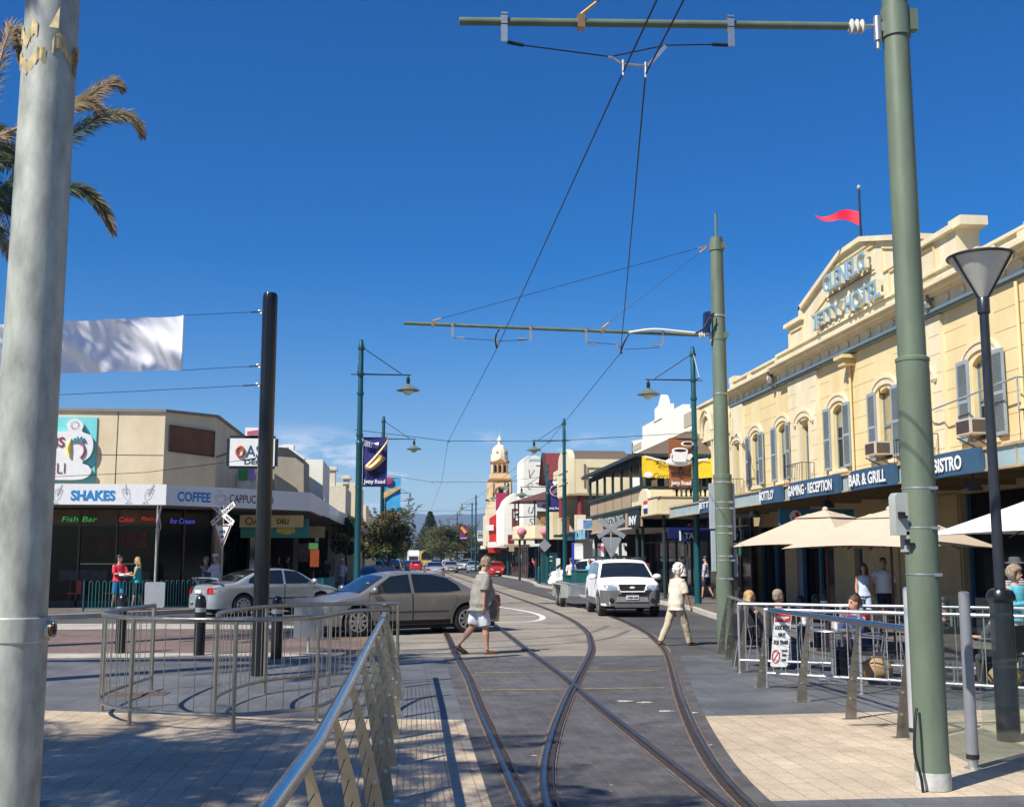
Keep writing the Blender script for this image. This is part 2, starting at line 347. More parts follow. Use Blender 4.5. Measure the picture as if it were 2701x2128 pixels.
# painted loop and chevrons in the concrete
mb = MB(); loop = smooth_path([(2.6, 31.2), (3.6, 31.4), (4.15, 33), (4.3, 35.5), (4.0, 38.5), (3.3, 42)], 6); strip(mb, [(p[0], p[1]) for p in loop], -.09, .09, .0125)
strip(mb, [(2.7, 41.5), (3.0, 36.5), (3.95, 36.2)], -.09, .09, .0125); strip(mb, [(2.4, 34.0), (4.1, 34.2)], -.07, .07, .0125)
for yy in (30.0, 30.6): strip(mb, [(2.4, yy), (3.9, yy+.15)], -.05, .05, .0125)
struct(mb.build('road_marking', m_white))
mb = MB(); mb.add([(2.05, 29.9, .0126), (2.95, 30.3, .0126), (2.9, 30.75, .0126), (2.0, 30.4, .0126)], [(0, 1, 2, 3)]); struct(mb.build('road_marking', m_yel))
for i, (x, y) in enumerate([(2.75, 13.9), (2.98, 13.75), (3.05, 12.95), (3.3, 12.8), (1.2, 10.2), (2.9, 10.6)]):
    rn = random.Random(i); m = MB(); m.add([(x+(.13 if i < 4 else .05)*rn.uniform(.4, 1)*math.cos(a*.5236), y+(.10 if i < 4 else .03)*rn.uniform(.4, 1)*math.sin(a*.5236), .0176) for a in range(12)], [tuple(range(12))]); struct(m.build('paint_splash', M('dried white splash', (.42, .40, .34), .8, var=.5, vs=40)))
m_tm = M('tyre rubber mark', (.13, .12, .105), .8, var=.35, vs=5)
for pts in ([(-.1, 22.0), (2.2, 22.6), (4.3, 24.3), (5.6, 27.5)], [(-.1, 23.8), (2.0, 24.2), (4.2, 26.2), (5.4, 29.3)], [(.3, 28.4), (2.4, 27.9), (4.8, 28.9)]):
    m = MB(); strip(m, [(p.x, p.y) for p in smooth_path([(a, b, 0) for a, b in pts], 6)], -.07, .07, .0105); struct(m.build('tyre_mark', m_tm))
m = MB(); m.lathe([(.32, .0), (.32, .004)], (-1.6, 25.2, .006), 28); struct(m.build('manhole_cover', M('cast iron cover', (.07, .06, .055), .6, .4, var=.3, vs=20)))
# tram rails
m_run = M('worn bright steel', (.30, .28, .26), .34, 1, var=.3, vs=2)
m_rail = M('polished rail', (.13, .115, .105), .38, .9, var=.3, vs=3); m_railside = M('rusty rail side', (.055, .035, .025), .8, .3, var=.4, vs=20)
m_edge = M('rail bedding', (.15, .105, .075), .9, var=.35, vs=9, bump=.4)
def track(name, label, a, b, e=0):
    t = thing(name, label, 'tram track', (a[0][0], a[0][1], 0))
    for pts, s in ((a, 1), (b, -1)):
        m = MB(); strip(m, pts, -.06, .095, .0185+e) if s > 0 else strip(m, pts, -.095, .06, .0185+e)
        bed = m.build('rail_bedding', m_edge, t)
        m = MB(); strip(m, pts, -.04, .07, .022+e) if s > 0 else strip(m, pts, -.07, .04, .022+e); m.build('rail_groove', m_railside, t)
        m = MB(); strip(m, pts, -.035, .022, .012+e, .034+e) if s > 0 else strip(m, pts, -.022, .035, .012+e, .034+e)
        strip(m, pts, .062, .076, .012+e, .030+e) if s > 0 else strip(m, pts, -.076, -.062, .012+e, .030+e)
        m.build('rail', m_rail, t); m = MB(); strip(m, pts, -.012, .006, .0352+e) if s > 0 else strip(m, pts, -.006, .012, .0352+e); m.build('running_surface', m_run, t)
track('tram_track', 'straight tram track running up the left side of the paved bed', R1, offset_line(R1, 1.43))
track('tram_track', 'curving tram track that crosses the straight one and swings right', R3, R4, .0035)
for o in COL.objects:
    pass
# right footpath and kerb
def kerbed(name, outer, mat, z=.13, kw=.16):
    """raised footpath: polygon 'outer'; the first points up to kerb_n form the kerb edge"""
    edge, rest = outer
    m = MB(); strip(m, edge, -kw/2, kw/2, 0, z+.004); k = m.build('kerb', m_kerb); struct(k)
    e2 = offset_line(edge, rest[0]); poly = list(e2)+rest[1]
    m = MB(); n = len(poly); m.add([(x, y, z) for x, y in poly]+[(x, y, .0) for x, y in poly], [tuple(range(n))]+[(i, (i+1) % n, n+(i+1) % n, n+i) for i in range(n)])
    struct(m.build(name, mat, smooth=0))
edgeR = [tuple(p) for p in smooth_path([(40, 27.9), (14, 27.9), (10.6, 28.2), (9.3, 29.2), (9.0, 30.6), (9.2, 32.4), (9.55, 35.4), (9.88, 38.1), (10.05, 44), (10.2, 50), (9.9, 54), (9.0, 60), (8.7, 66), (8.7, 72), (9.4, 80), (9.9, 92), (9.9, 110), (10.2, 160), (11, 300)], 4)]
kerbed('pavement', (edgeR, (.08, [(40, 300)])), m_foot)
sheet('slate_paving', [(6.6, 20.28), (25, 20.28), (25, 27.8), (14, 27.8), (10.5, 28.1), (8.6, 28.6), (7.4, 26), (6.7, 23)], .0045, m_foot)
edgeL = [tuple(p) for p in smooth_path([(-30, 33.2), (-14, 33.0), (-10.5, 33.8), (-8.4, 35.6), (-6.2, 37.9), (-3.8, 39.3), (-2.3, 41), (-2.1, 46), (-2.1, 60), (-1.9, 100), (-1.5, 160), (-.5, 300)], 4)]
kerbed('pavement', (edgeL, (-.08, [(-30, 300)])), m_foot)
mb = MB()
for yy in range(58, 290, 9): strip(mb, [(3.3+(yy-58)*.006, yy), (3.3+(yy-55)*.006, yy+3)], -.06, .06, .0125)
strip(mb, [(8.6, 45), (8.2, 52), (7.6, 58)], -.06, .06, .0125)
struct(mb.build('road_marking', m_white))
# far hills
mb = MB(); nx, ny = 90, 10; vs = []
for j in range(ny+1):
    for i in range(nx+1):
        x = -3200+i*90; y = 4200+j*260; r = math.sin(math.pi*min(1, j/7)*.5)
        h = (232+62*mnoise.noise(Vector((x*.0011, 3.1, 0)))+26*mnoise.noise(Vector((x*.004, 1.7, j*.3))))*r-(0 if j else 25)
        if x < 100: h -= (100-x)*.05*r
        vs.append((x, y, h+12*mnoise.noise(Vector((x*.01, y*.01, 0)))*r))
fs = [(j*(nx+1)+i, j*(nx+1)+i+1, (j+1)*(nx+1)+i+1, (j+1)*(nx+1)+i) for j in range(ny) for i in range(nx)]
mb.add(vs, fs); struct(mb.build('hills', M('hill scrub', (.045, .055, .04), .95, col2=(.075, .075, .05), vs=.004), smooth=80))
# drain grate in the slate on the left
t = thing('drain_grate', 'rusty rectangular drain grate set in the slate paving by the thick pole', 'grate', (-3.35, 15.3, .004))
mb = MB(); mb.box(-3.72, 15.12, .004, -3.0, 15.5, .012); mb.build('frame', M('rusty iron', (.13, .09, .065), .85, var=.3, vs=20), t)
mb = MB()
for i in range(9): mb.box(-3.68+i*.075, 15.16, .012, -3.64+i*.075, 15.46, .018)
mb.build('grating', M('rusty iron'), t)
# ------------------------------------------------------------------ poles, wires and lamps
m_green = M('sage green paint', (.12, .155, .105), .5, var=.22, vs=4, stretch=(1, 1, .25), bump=.06, bs=30); m_teal = M('teal paint', (.006, .068, .080), .35, var=.1, vs=4)
m_galv = M('galvanised steel', (.35, .365, .32), .5, .1, var=.34, vs=16, stretch=(1, 1, .4), bump=.05, bs=60); m_black = M('black paint', (.008, .009, .011), .28, var=.15)
m_steel = M('brushed stainless', (.62, .59, .53), .24, 1, var=.07, vs=14); m_chrome = M('polished stainless', (.58, .58, .58), .20, 1, var=.04, vs=10)
m_zinc = M('zinc fittings', (.50, .50, .48), .4, .8, var=.15, vs=20); m_cable = M('dark cable', (.012, .013, .02), .5, .3); m_porc = M('insulator', (.62, .60, .54), .35, var=.1)
m_brass = M('brass fitting', (.55, .33, .14), .4, .8, var=.2); m_dark = M('charcoal paint', (.022, .026, .034), .3, var=.12); m_grey = M('grey powder coat', (.24, .25, .27), .4, .3, var=.08)
m_signw = M('sign white', (.74, .74, .72), .5, var=.05); m_signback = M('sign back aluminium', (.50, .51, .52), .38, .6, var=.1, vs=12)
m_blk = M('black print', (.012, .012, .014), .5); m_red = M('red print', (.55, .03, .035), .5, var=.08); m_navy = M('navy', (.012, .02, .11), .5, var=.06)
# near right pole
P = (4.07, 8.5)
t = thing('tram_pole', 'thick sage green steel pole in the right foreground carrying the nearest tram wire arm', 'pole', (P[0], P[1], 0))
mb = MB(); mb.lathe([(.131, 0), (.131, .16), (.126, .2), (.128, 3.3)], (P[0], P[1], .012), 40); mb.build('lower_pole', m_green, t)
mb = MB(); mb.lathe([(.134, 0), (.135, .1), (.131, .13)], (P[0], P[1], .012), 40); mb.build('base_collar', M('chalky concrete', (.42, .42, .39), .85, var=.2, vs=15), t)
mb = MB(); mb.lathe([(.133, 3.30), (.133, 3.325), (.111, 3.34), (.096, 9.0), (.05, 9.02)], (P[0], P[1], .012), 40); mb.build('upper_pole', m_green, t)
mb = MB(); mb.lathe([(.118, 6.06), (.118, 6.32)], (P[0], P[1], 0), 28)
mb.box(P[0]+.09, P[1]-.10, 6.1, P[0]+.15, P[1]-.02, 6.28); mb.build('clamp', m_green, t)
mb = MB()
for z in (1.98, 2.29, 1.62): mb.lathe([(.130, z), (.1315, z+.004), (.130, z+.012)], (P[0], P[1], 0), 28); mb.box(P[0]+.03, P[1]-.14, z-.008, P[0]+.09, P[1]-.125, z+.016)
mb.build('strap', m_zinc, t)
b = thing('junction_box', 'pale grey louvred box strapped to the left side of the thick green foreground pole', 'box', (P[0]-.2, P[1], 1.9))
mb = MB(); mb.prism([(-.08, 0), (.05, 0), (.05, .33), (-.06, .33), (-.08, .30)], (P[0]-.14, P[1]-.05, 1.93), X_, Z_, (0, .12, 0)); mb.prism([(-.0, 0), (.05, 0), (.05, .16), (0, .16)], (P[0]-.14, P[1]-.05, 1.8), X_, Z_, (0, .12, 0)); mb.build('housing', M('pale grey plastic', (.36, .38, .35), .5, var=.08), b)
mb = MB()
for z in (2.06, 1.85): mb.prism([(.04, 0), (.1, .0), (.1, .02), (.04, .02)], (P[0]-.245 if z > 2 else P[0]-.2, P[1]-.1, z), X_, Z_, (0, .05, 0)); mb.prism([(.04, 0), (.1, .0), (.1, .05), (.04, .05)], (P[0]-.245 if z > 2 else P[0]-.2, P[1]-.054, z+.0), X_, Z_, (0, .002, 0))
mb.build('louvre', m_blk, b)
def arm(base, tip, ztip, zbase, stays, brackets, label, pole):
    x0, y = base; a = thing('wire_arm', label, 'wire arm', (x0, y, zbase))
    za = lambda x: ztip+(zbase-ztip)*(x-tip)/(x0-tip)
    mb = MB(); mb.cyl((tip, y, ztip), (x0-.42, y, za(x0-.42)), .033, n=14); mb.build('boom', m_green, a)
    mb = MB(); q = x0-.42
    for i in range(3): mb.lathe([(.014, -.012), (.062, 0), (.058, .006), (.014, .04)], (q+.03+i*.045, y, za(q)), 18, axis='x')
    mb.build('insulator', m_porc, a)
    mb = MB(); mb.cyl((q, y, za(q)), (x0-.13, y, zbase), .017); mb.cyl((x0-.16, y, zbase-.13), (x0-.16, y, zbase+.08), .032); mb.cyl((x0-.16, y, zbase-.2), (x0-.16, y, zbase-.12), .018); mb.box(x0-.16, y-.02, zbase-.05, x0-.08, y+.02, zbase+.03); mb.build('hinge', m_zinc, a)
    mb = MB()
    for bx, dz in brackets: mb.box(bx-.026, y-.05, za(bx)-dz, bx+.026, y-.038, za(bx)+.06); mb.box(bx-.026, y-.05, za(bx)+.035, bx+.026, y+.045, za(bx)+.045); mb.box(bx-.026, y-.05, za(bx)-.045, bx+.026, y+.045, za(bx)-.036)
    mb.build('bracket', m_zinc, a)
    mb = MB()
    for sx, ex, ez in stays:
        mb.box(sx-.03, y-.04, za(sx)-.05, sx+.03, y+.04, za(sx)+.06); p0 = Vector((sx, y, za(sx)+.07)); p1 = Vector((ex, y, ez)); d = (p1-p0).normalized(); mb.tube([p0, p0+d*.17], .014)
        mb.tube([p1-d*.2, p1], .014)
    mb.build('stay_fitting', m_brass, a)
    mb = MB()
    for sx, ex, ez in stays: mb.tube([(sx, y, za(sx)+.07), (ex, y, ez)], .006, 6)
    mb.build('stay_wire', m_cable, a)
    return a, za
A1, za1 = arm(P, .41, 6.03, 6.16, [(1.40, 4.0, 8.4)], [(.77, .19), (2.64, .21)], 'green tubular arm of the foreground pole reaching left across the top of the photo', t)
mb = MB(); y = 8.5
mb.tube([(.80, y, 5.87), (.93, y, 5.85)], .015); mb.tube([(2.49, y, 5.93), (2.62, y, 5.93)], .015)
mb.tube([(.93, y, 5.85), (1.64, y, 5.785)], .0055, 6); mb.tube([(1.66, y, 5.79), (2.1, y, 5.905), (2.49, y, 5.93)], .0055, 6); mb.build('delta_wire', m_cable, A1)
mb = MB(); mb.tube([(1.62, y, 5.78), (1.66, y, 5.775), (1.72, y, 5.735), (1.76, y, 5.725), (1.93, y, 5.72)], .011); mb.bar((1.95, y, 5.72), (2.10, y, 5.90), .03, .012, (0, 1, 0))
mb.tube([(1.745, y, 5.76), (1.745, y, 5.63)], .012); mb.tube([(1.93, y, 5.75), (1.93, y, 5.62)], .012); mb.build('wire_hanger', m_zinc, A1)
# middle pole
P2 = (6.25, 21.4)
t = thing('tram_pole', 'green steel pole between the walking grey haired person and the cafe railing', 'pole', (P2[0], P2[1], 0))
mb = MB(); mb.lathe([(.175, 0), (.175, 3.32)], (P2[0], P2[1], .01), 32); mb.build('lower_pole', m_green, t)
mb = MB(); mb.lathe([(.182, 3.28), (.182, 3.36), (.15, 3.37), (.128, 8.14), (.03, 8.15)], (P2[0], P2[1], .01), 32); mb.build('upper_pole', m_green, t)
mb = MB(); mb.lathe([(.026, 8.1), (.026, 8.66)], (P2[0], P2[1], 0), 10); mb.build('top_pin', m_green, t)
mb = MB()
for z in (6.05, 7.88): mb.lathe([(.148, z), (.148, z+.16)], (P2[0], P2[1], 0), 28); mb.box(P2[0]+.06, P2[1]-.17, z+.02, P2[0]+.15, P2[1]-.12, z+.14)
mb.build('clamp', m_green, t)
mb = MB()
for z in (2.82, 2.70, 2.35, 2.22, 1.78, 1.70, 1.35): mb.lathe([(.178, z), (.18, z+.01), (.178, z+.022)], (P2[0], P2[1], 0), 28); mb.box(P2[0]-.02+.1*((z*7) % 1), P2[1]-.2, z-.01, P2[0]+.06+.1*((z*7) % 1), P2[1]-.178, z+.03)
for z in (6.52, 4.95, 3.2): mb.lathe([(.15, z), (.152, z+.012), (.15, z+.028)], (P2[0], P2[1], 0), 28) if z > 3.4 else mb.lathe([(.184, z), (.186, z+.012), (.184, z+.03)], (P2[0], P2[1], 0), 28)
mb.build('strap', m_zinc, t)
b = thing('cable_duct', 'narrow grey cable covers strapped to both sides of the middle green pole', 'cable cover', (P2[0]-.23, P2[1], 1.4))
mb = MB(); mb.box(P2[0]-.27, P2[1]-.05, 2.32, P2[0]-.175, P2[1]+.05, 3.2); mb.box(P2[0]-.25, P2[1]-.05, 1.5, P2[0]-.18, P2[1]+.05, 2.28); mb.box(P2[0]+.18, P2[1]-.05, 2.1, P2[0]+.225, P2[1]+.05, 3.2); mb.box(P2[0]+.175, P2[1]-.04, 1.4, P2[0]+.245, P2[1]+.05, 2.05); mb.build('cover', M('pale blue grey', (.36, .40, .42), .5, var=.1), b)
A2, za2 = arm(P2, 0.0, 6.27, 6.14, [(.56, 6.05, 7.98), (3.9, 6.05, 7.96)], [(.94, .24), (2.47, .26), (3.57, .26), (5.10, .24)], 'long green tubular arm of the middle pole spanning both tram tracks', t)
y = 21.4; mb = MB()
mb.tube([(.97, y, 6.0), (1.78, y, 5.96), (1.86, y, 5.95), (2.42, y, 5.985)], .006, 6); mb.tube([(3.6, y, 5.96), (4.15, y, 5.93), (4.3, y, 5.84)], .006, 6); mb.tube([(4.35, y, 5.83), (5.05, y, 5.88)], .006, 6); mb.build('delta_wire', m_cable, A2)
mb = MB(); mb.tube([(1.81, y, 6.0), (1.81, y, 5.78)], .014); mb.tube([(1.74, y, 5.98), (1.80, y, 5.9)], .012); mb.bar((4.15, y, 5.97), (4.24, y, 5.80), .03, .012, (0, 1, 0)); mb.tube([(4.22, y, 5.86), (4.3, y, 5.74)], .014)
for x in (1.1, 2.3, 3.7, 4.98): mb.tube([(x-.08, y, 6.0 if x < 3 else 5.93), (x+.08, y, 6.0 if x < 3 else 5.92)], .018)
mb.build('wire_hanger', m_zinc, A2)
mb = MB(); mb.tube(smooth_path([(1.85, y-.05, 6.16), (1.8, y-.07, 6.1), (1.78, y-.06, 5.95), (1.81, y, 5.8)], 5), .018, 7); mb.tube(smooth_path([(4.42, y-.06, 6.13), (4.34, y-.07, 6.0), (4.28, y-.03, 5.85), (4.26, y, 5.74)], 5), .018, 7)
mb.tube(smooth_path([(5.75, y-.1, 6.16), (5.9, y-.18, 6.25), (6.0, y-.17, 6.42), (6.1, y-.2, 6.5)], 5), .02, 7); mb.build('feeder_cable', m_cable, A2)
mb = MB(); mb.tube(smooth_path([(4.42, y-.06, 6.16), (4.9, y-.08, 6.23), (5.4, y-.08, 6.2), (5.76, y-.08, 6.17)], 5), .024, 8); mb.build('cable_sleeve', m_signw, A2)
b = thing('switch_box', 'dark blue switch box bolted high on the middle green pole beside its arm', 'box', (5.98, 21.35, 6.2))
mb = MB(); mb.prism([(0, 0), (.12, 0), (.14, .42), (.02, .4)], (5.93, 21.3, 6.2), X_, Z_, (0, .14, 0)); mb.build('casing', M('dark blue enamel', (.01, .03, .1), .4), b)
mb = MB()
for k in range(3): mb.tube(smooth_path([(6.0+k*.03, 21.27, 6.2+k*.1), (6.05, 21.2, 6.4+k*.06), (6.12, 21.24, 6.55)], 4), .012, 6)
mb.build('cable', m_cable, b)
# contact wires
t = thing('contact_wire', 'left overhead tram wire running from the top edge down to the street', 'overhead wire', (1.7, 8.5, 5.7))
mb = MB(); mb.tube([(1.80, 2, 5.72), (1.745, 8.5, 5.66), (1.81, 21.4, 5.80), (1.62, 40, 5.88), (2.2, 62, 5.96), (2.6, 100, 6), (3.0, 160, 6)], .0075, 6); mb.build('wire', m_cable, t)
t = thing('contact_wire', 'right overhead tram wire that bends at the middle arm towards the right pole', 'overhead wire', (1.9, 8.5, 5.7))
mb = MB(); mb.tube([(1.99, 2, 5.72), (1.93, 8.5, 5.65), (4.26, 21.4, 5.76), (5.25, 40, 5.9), (5.3, 62, 5.96), (5.3, 100, 6), (5.4, 160, 6)], .0075, 6); mb.build('wire', m_cable, t)
for y, x0, x1, zz_, lab in ((40.1, -1.5, 10.7, 6.28, 'span wire tied between the nearest pair of street lamps'), (62, -1.05, 9.05, 6.35, 'span wire tied between the second pair of street lamps'), (100, -.9, 10.4, 6.4, 'faint span wire crossing the street beside the far lamps')):
    t = thing('span_wire', lab, 'overhead wire', (x0, y, zz_)); mb = MB(); mb.tube([(x0-.2, y, zz_+.02), (1.6, y, 5.93), (5.25, y, 5.95), (x1, y, zz_+.05)], .011, 6); mb.build('wire', m_cable, t)
    mb = MB(); [mb.tube([(x, y-.12, 5.97), (x, y, 5.9), (x+.05, y+.1, 5.9)], .018, 6) for x in (1.65, 5.3)]; mb.build('clip', m_zinc, t)
# street lamps
def street_lamp(x, y, side, label, h=9.55, arm_z=8.3, reach=1.8, big=True, nopair=False):
    t = thing('street_lamp', label, 'street lamp', (x, y, .13), group='teal street lamps along the road')
    mb = MB(); mb.lathe([(.17, .0), (.17, .02), (.125, .03), (.125, 1.2), (.118, 1.25), (.115, 5.6), (.125, 5.62), (.125, 5.7), (.1, 5.75)], (x, y, .13), 20); mb.build('lower_pole', m_teal, t)
    mb = MB(); mb.lathe([(.1, 5.85), (.088, h-.15), (.075, h-.12), (.06, h)], (x, y, 0), 18); mb.build('upper_pole', m_teal, t)
    mb = MB()
    for z in (4.25, 6.1, 7.6, arm_z, h-.3): mb.lathe([(.125, z-.05), (.128, z), (.125, z+.05)], (x, y, 0), 18)
    mb.build('collar', m_teal, t)
    mb = MB(); e = x+side*reach; mb.cyl((x, y, arm_z), (e, y, arm_z-.01), .03, .022, 10); mb.build('lamp_arm', m_dark, t)
    mb = MB(); mb.cyl((x, y, h-.25), (x+side*(reach-.35), y, arm_z+.03), .016, n=8); mb.box(x-.5*0-.35, y-.02, arm_z-.03, x+.35, y+.02, arm_z); mb.tube([(x, y+.1, h-.3), (x-.1*side, y+.5, arm_z)], .012, 6); mb.tube([(x, y-.1, h-.3), (x-.1*side, y-.5, arm_z)], .012, 6); mb.cyl((x-.1*side, y-.55, arm_z), (x-.1*side, y+.55, arm_z), .018, n=8); mb.build('brace', m_dark, t)
    lx = x+side*(reach-.1); z0 = arm_z
    mb = MB(); mb.cyl((lx, y, z0), (lx, y, z0-.12), .02, n=8)
    for k in range(3): mb.lathe([(.055, -.0), (.085, .01), (.055, .035)], (lx, y, z0-.17-k*.06), 16)
    mb.lathe([(.06, -.40), (.06, -.1)], (lx, y, z0), 14); mb.build('lamp_neck', m_dark, t)
    mb = MB(); mb.lathe([(.415, -.58), (.42, -.565), (.33, -.5), (.2, -.43), (.11, -.38), (.05, -.33)], (lx, y, z0), 28); mb.lathe([(.40, -.575), (.2, -.46), (.05, -.42)], (lx, y, z0), 28); sh = mb.build('lamp_shade', M('lamp grey green', (.13, .16, .135), .4, var=.1), t)
    mb = MB(); mb.ell((lx, y, z0-.60), .19, .19, .15, 18, 10); mb.build('lamp_globe', M('frosted globe', (.55, .58, .55), .25, var=.05), t)
    return t
street_lamp(-1.52, 40, 1, 'nearest street lamp on the left, carrying the saxophone banner')
street_lamp(10.72, 40.17, -1, 'nearest street lamp on the right, carrying the coffee cup banner')
street_lamp(-1.05, 62, 1, 'second street lamp on the left, carrying the light blue banner')
street_lamp(9.05, 62, -1, 'street lamp on the right behind the teal cabinet, without a banner')
street_lamp(10.55, 96, -1, 'street lamp on the right holding the maroon banner', h=9.5)
street_lamp(9.23, 70.7, -1, 'shorter street lamp on the right holding the ring banner', h=7.5, arm_z=6.25, reach=1.75)
street_lamp(-.95, 100, 1, 'third street lamp on the left, its lantern above the round tree', h=8.6, arm_z=7.5)
street_lamp(-.9, 130, 1, 'fourth street lamp on the left, half lost behind the round tree', h=9.2)
street_lamp(10.05, 105.8, -1, 'thin street lamp beside the red car holding the yellow banner', h=8.9, arm_z=7.9, reach=1.5)
street_lamp(8.99, 136, -1, 'far street lamp carrying the chequered sign', h=9.4)
street_lamp(9.72, 155, -1, 'far street lamp just left of the chequered sign lamp', h=9.4)
for i in range(5):
    street_lamp(9.4+i*.4, 190+i*42, -1, 'tiny lamp post number %s beyond the chequered sign, seen over the trees' % ('one', 'two', 'three', 'four', 'five')[i], h=9.5)
# banners
def banner(x, y, side, z0, z1, col, label, w=.86, dx=.13):
    t = thing('street_banner', label, 'banner', (x, y, z0)); a = x+side*dx; b = a+side*w
    mb = MB(); k = 8; vs = []
    for j in range(k+1):
        z = z0+(z1-z0)*j/k
        for i in range(5): vs.append((a+(b-a)*i/4, y-.0+.02*math.sin(j*.9+i), z))
    fs = [(j*5+i, j*5+i+1, (j+1)*5+i+1, (j+1)*5+i) for j in range(k) for i in range(4)]; mb.add(vs, fs); o = mb.build('cloth', col, t, smooth=80)
    mb = MB(); mb.cyl((x, y, z0), (b, y, z0), .018, n=8); mb.cyl((x, y, z1), (b, y, z1), .018, n=8); mb.build('banner_rod', m_dark, t)
    return t, min(a, b)
def figures(t, x, y, z, w, h, mat):
    mb = MB(); rnd = random.Random(3)
    for i in range(9):
        q = x+w*(i+.5)/9; s = h*(1.0 if i == 4 else rnd.uniform(.5, .75)); ww = w*.05*(1.7 if i == 4 else 1)
        mb.prism([(-ww, 0), (-ww*.3, s*.45), (-ww*1.3, s*.35), (-ww, s*.78), (0, s*.82), (ww, s*.78), (ww*1.3, s*.35), (ww*.3, s*.45), (ww, 0), (ww*.3, 0), (0, s*.4), (-ww*.3, 0)], (q, y-.035, z-(.12*h if i == 4 else 0)), X_, Z_, (0, -.004, 0)); mb.lathe([(ww*.6, 0), (ww*.55, .004)], (q, y-.04, z+s*.9-(.12*h if i == 4 else 0)), 10, axis='y')
    mb.build('crowd_silhouette', mat, t)
m_bnavy = M('banner navy', (.025, .025, .17), .8, var=.06); m_bbrown = M('banner brown', (.30, .11, .04), .8, var=.06); m_bmar = M('banner maroon', (.15, .015, .02), .8)
m_gold = M('brass instrument', (.55, .36, .16), .35, .5, var=.35, vs=14); m_silv = M('silver print', (.62, .62, .66), .4, .2, var=.2, vs=20)
b, ax = banner(-1.52, 40, 1, 4.28, 6.01, m_bnavy, 'navy banner with a golden saxophone on the nearest left lamp')
mb = MB(); letters(mb, 'Jetty Road', (ax+.04, 39.95, 4.33), X_, Z_, .76, .19, .03); mb.build('lettering', m_signw, b)
figures(b, ax+.1, 40, 4.62, .66, .34, M('dark navy print', (.01, .012, .07), .8))
mb = MB(); y = 39.9
mb.tube(smooth_path([(ax+.80, y, 6.08), (ax+.86, y, 5.96), (ax+.83, y, 5.82), (ax+.6, y, 5.5), (ax+.36, y, 5.2), (ax+.2, y, 5.02), (ax+.16, y, 4.94), (ax+.26, y, 4.92), (ax+.42, y, 5.02), (ax+.62, y, 5.22), (ax+.68, y, 5.34)], 4), [.022]*4+[.022+.0034*i for i in range(37)], 8); mb.build('saxophone_print', m_gold, b)
mb = MB(); mb.tube([(ax-.05, y, 5.94), (ax+.2, y, 5.84), (ax+.42, y, 5.78)], .014, 6); mb.tube([(ax+.42, y, 5.78), (ax+.54, y, 5.76)], [.03, .08], 8); mb.tube([(ax+.04, y, 5.72), (ax+.05, y, 5.82), (ax+.3, y, 5.78), (ax+.3, y, 5.66), (ax+.06, y, 5.72)], .016, 6)
for i in range(3): mb.tube([(ax+.1+i*.06, y-.02, 5.68), (ax+.13+i*.06, y-.02, 5.85)], .018, 6)
mb.build('trumpet_print', m_silv, b)
b, ax = banner(10.72, 40.17, -1, 4.3, 6.11, m_bbrown, 'brown banner with a white coffee cup on the nearest right lamp')
mb = MB(); letters(mb, 'Jetty Road', (ax+.06, 40.12, 4.36), X_, Z_, .74, .2, .03); mb.build('lettering', m_signw, b)
figures(b, ax+.06, 40.17, 4.72, .76, .42, M('dark brown print', (.05, .015, .008), .8))
mb = MB(); y = 40.08; mb.ell((ax+.35, y, 5.24), .51, .05, .16, 24, 8); mb.prism([(-.24, .0), (.2, 0), (.3, .42), (-.3, .42)], (ax+.39, y-.05, 5.24), X_, Z_, (0, -.05, 0)); mb.tube(smooth_path([(ax+.12, y-.07, 5.55), (ax+.06, y-.07, 5.5), (ax+.06, y-.07, 5.35), (ax+.16, y-.07, 5.3)], 4), .025, 7)
mb.ell((ax+.39, y-.07, 5.66), .3, .03, .1, 22, 8); mb.ell((ax+.68, y-.05, 5.9), .24, .03, .1, 20, 8); mb.prism([(0, 0), (.12, -.05), (.25, .12), (.18, .2), (.02, .16)], (ax+.62, y-.06, 5.35), X_, Z_, (0, -.03, 0)); mb.build('coffee_cup_print', m_signw, b)
mb = MB(); mb.ell((ax+.39, y-.10, 5.655), .24, .01, .06, 20, 8); mb.ell((ax+.68, y-.08, 5.92), .18, .02, .06, 20, 8); mb.build('coffee_print', M('coffee brown', (.05, .018, .01), .4), b)
m_lb = M('banner light blue', (.06, .38, .68), .8, var=.2, vs=3)
b, ax = banner(-1.05, 62, 1, 4.3, 6.13, m_lb, 'light blue banner half hidden by the round tree on the left')
mb = MB(); mb.ell((ax+.2, 61.93, 5.95), .27, .04, .25, 18, 8); mb.build('ball_print', M('red blue print', (.45, .05, .09), .6, col2=(.03, .05, .35), vs=1.5), b)
mb = MB(); mb.prism([(-.2, .0), (.0, -.16), (.95, .45), (.7, .5), (.1, .3)], (ax-.02, 61.95, 5.15), X_, Z_, (0, -.04, 0)); mb.build('bread_print', M('bread print', (.55, .38, .18), .7, var=.4, vs=6), b)
b, ax = banner(9.23, 70.7, 1, 4.68, 6.68, m_bnavy, 'navy banner with a diamond ring print', dx=.05)
mb = MB(); letters(mb, 'Jetty Road', (ax+.05, 70.65, 4.78), X_, Z_, .76, .2, .03); mb.build('lettering', m_signw, b)
mb = MB(); mb.tube([(ax+.43+.33*math.cos(i*.2618), 70.6, 6.0+.33*math.sin(i*.2618)) for i in range(24)], .03, 6, closed=True); mb.tube([(ax+.15, 70.6, 5.85), (ax+.6, 70.6, 6.2)], .014, 6); mb.tube([(ax+.22, 70.6, 5.76), (ax+.72, 70.6, 6.12)], .014, 6); mb.build('ring_print', M('ring gold', (.62, .38, .3), .4), b)
mb = MB(); mb.prism([(-.12, .12), (-.18, .22), (-.12, .3), (.12, .3), (.18, .22), (0, 0)], (ax+.43, 70.62, 6.32), X_, Z_, (0, -.05, 0)); mb.build('diamond_print', m_signw, b)
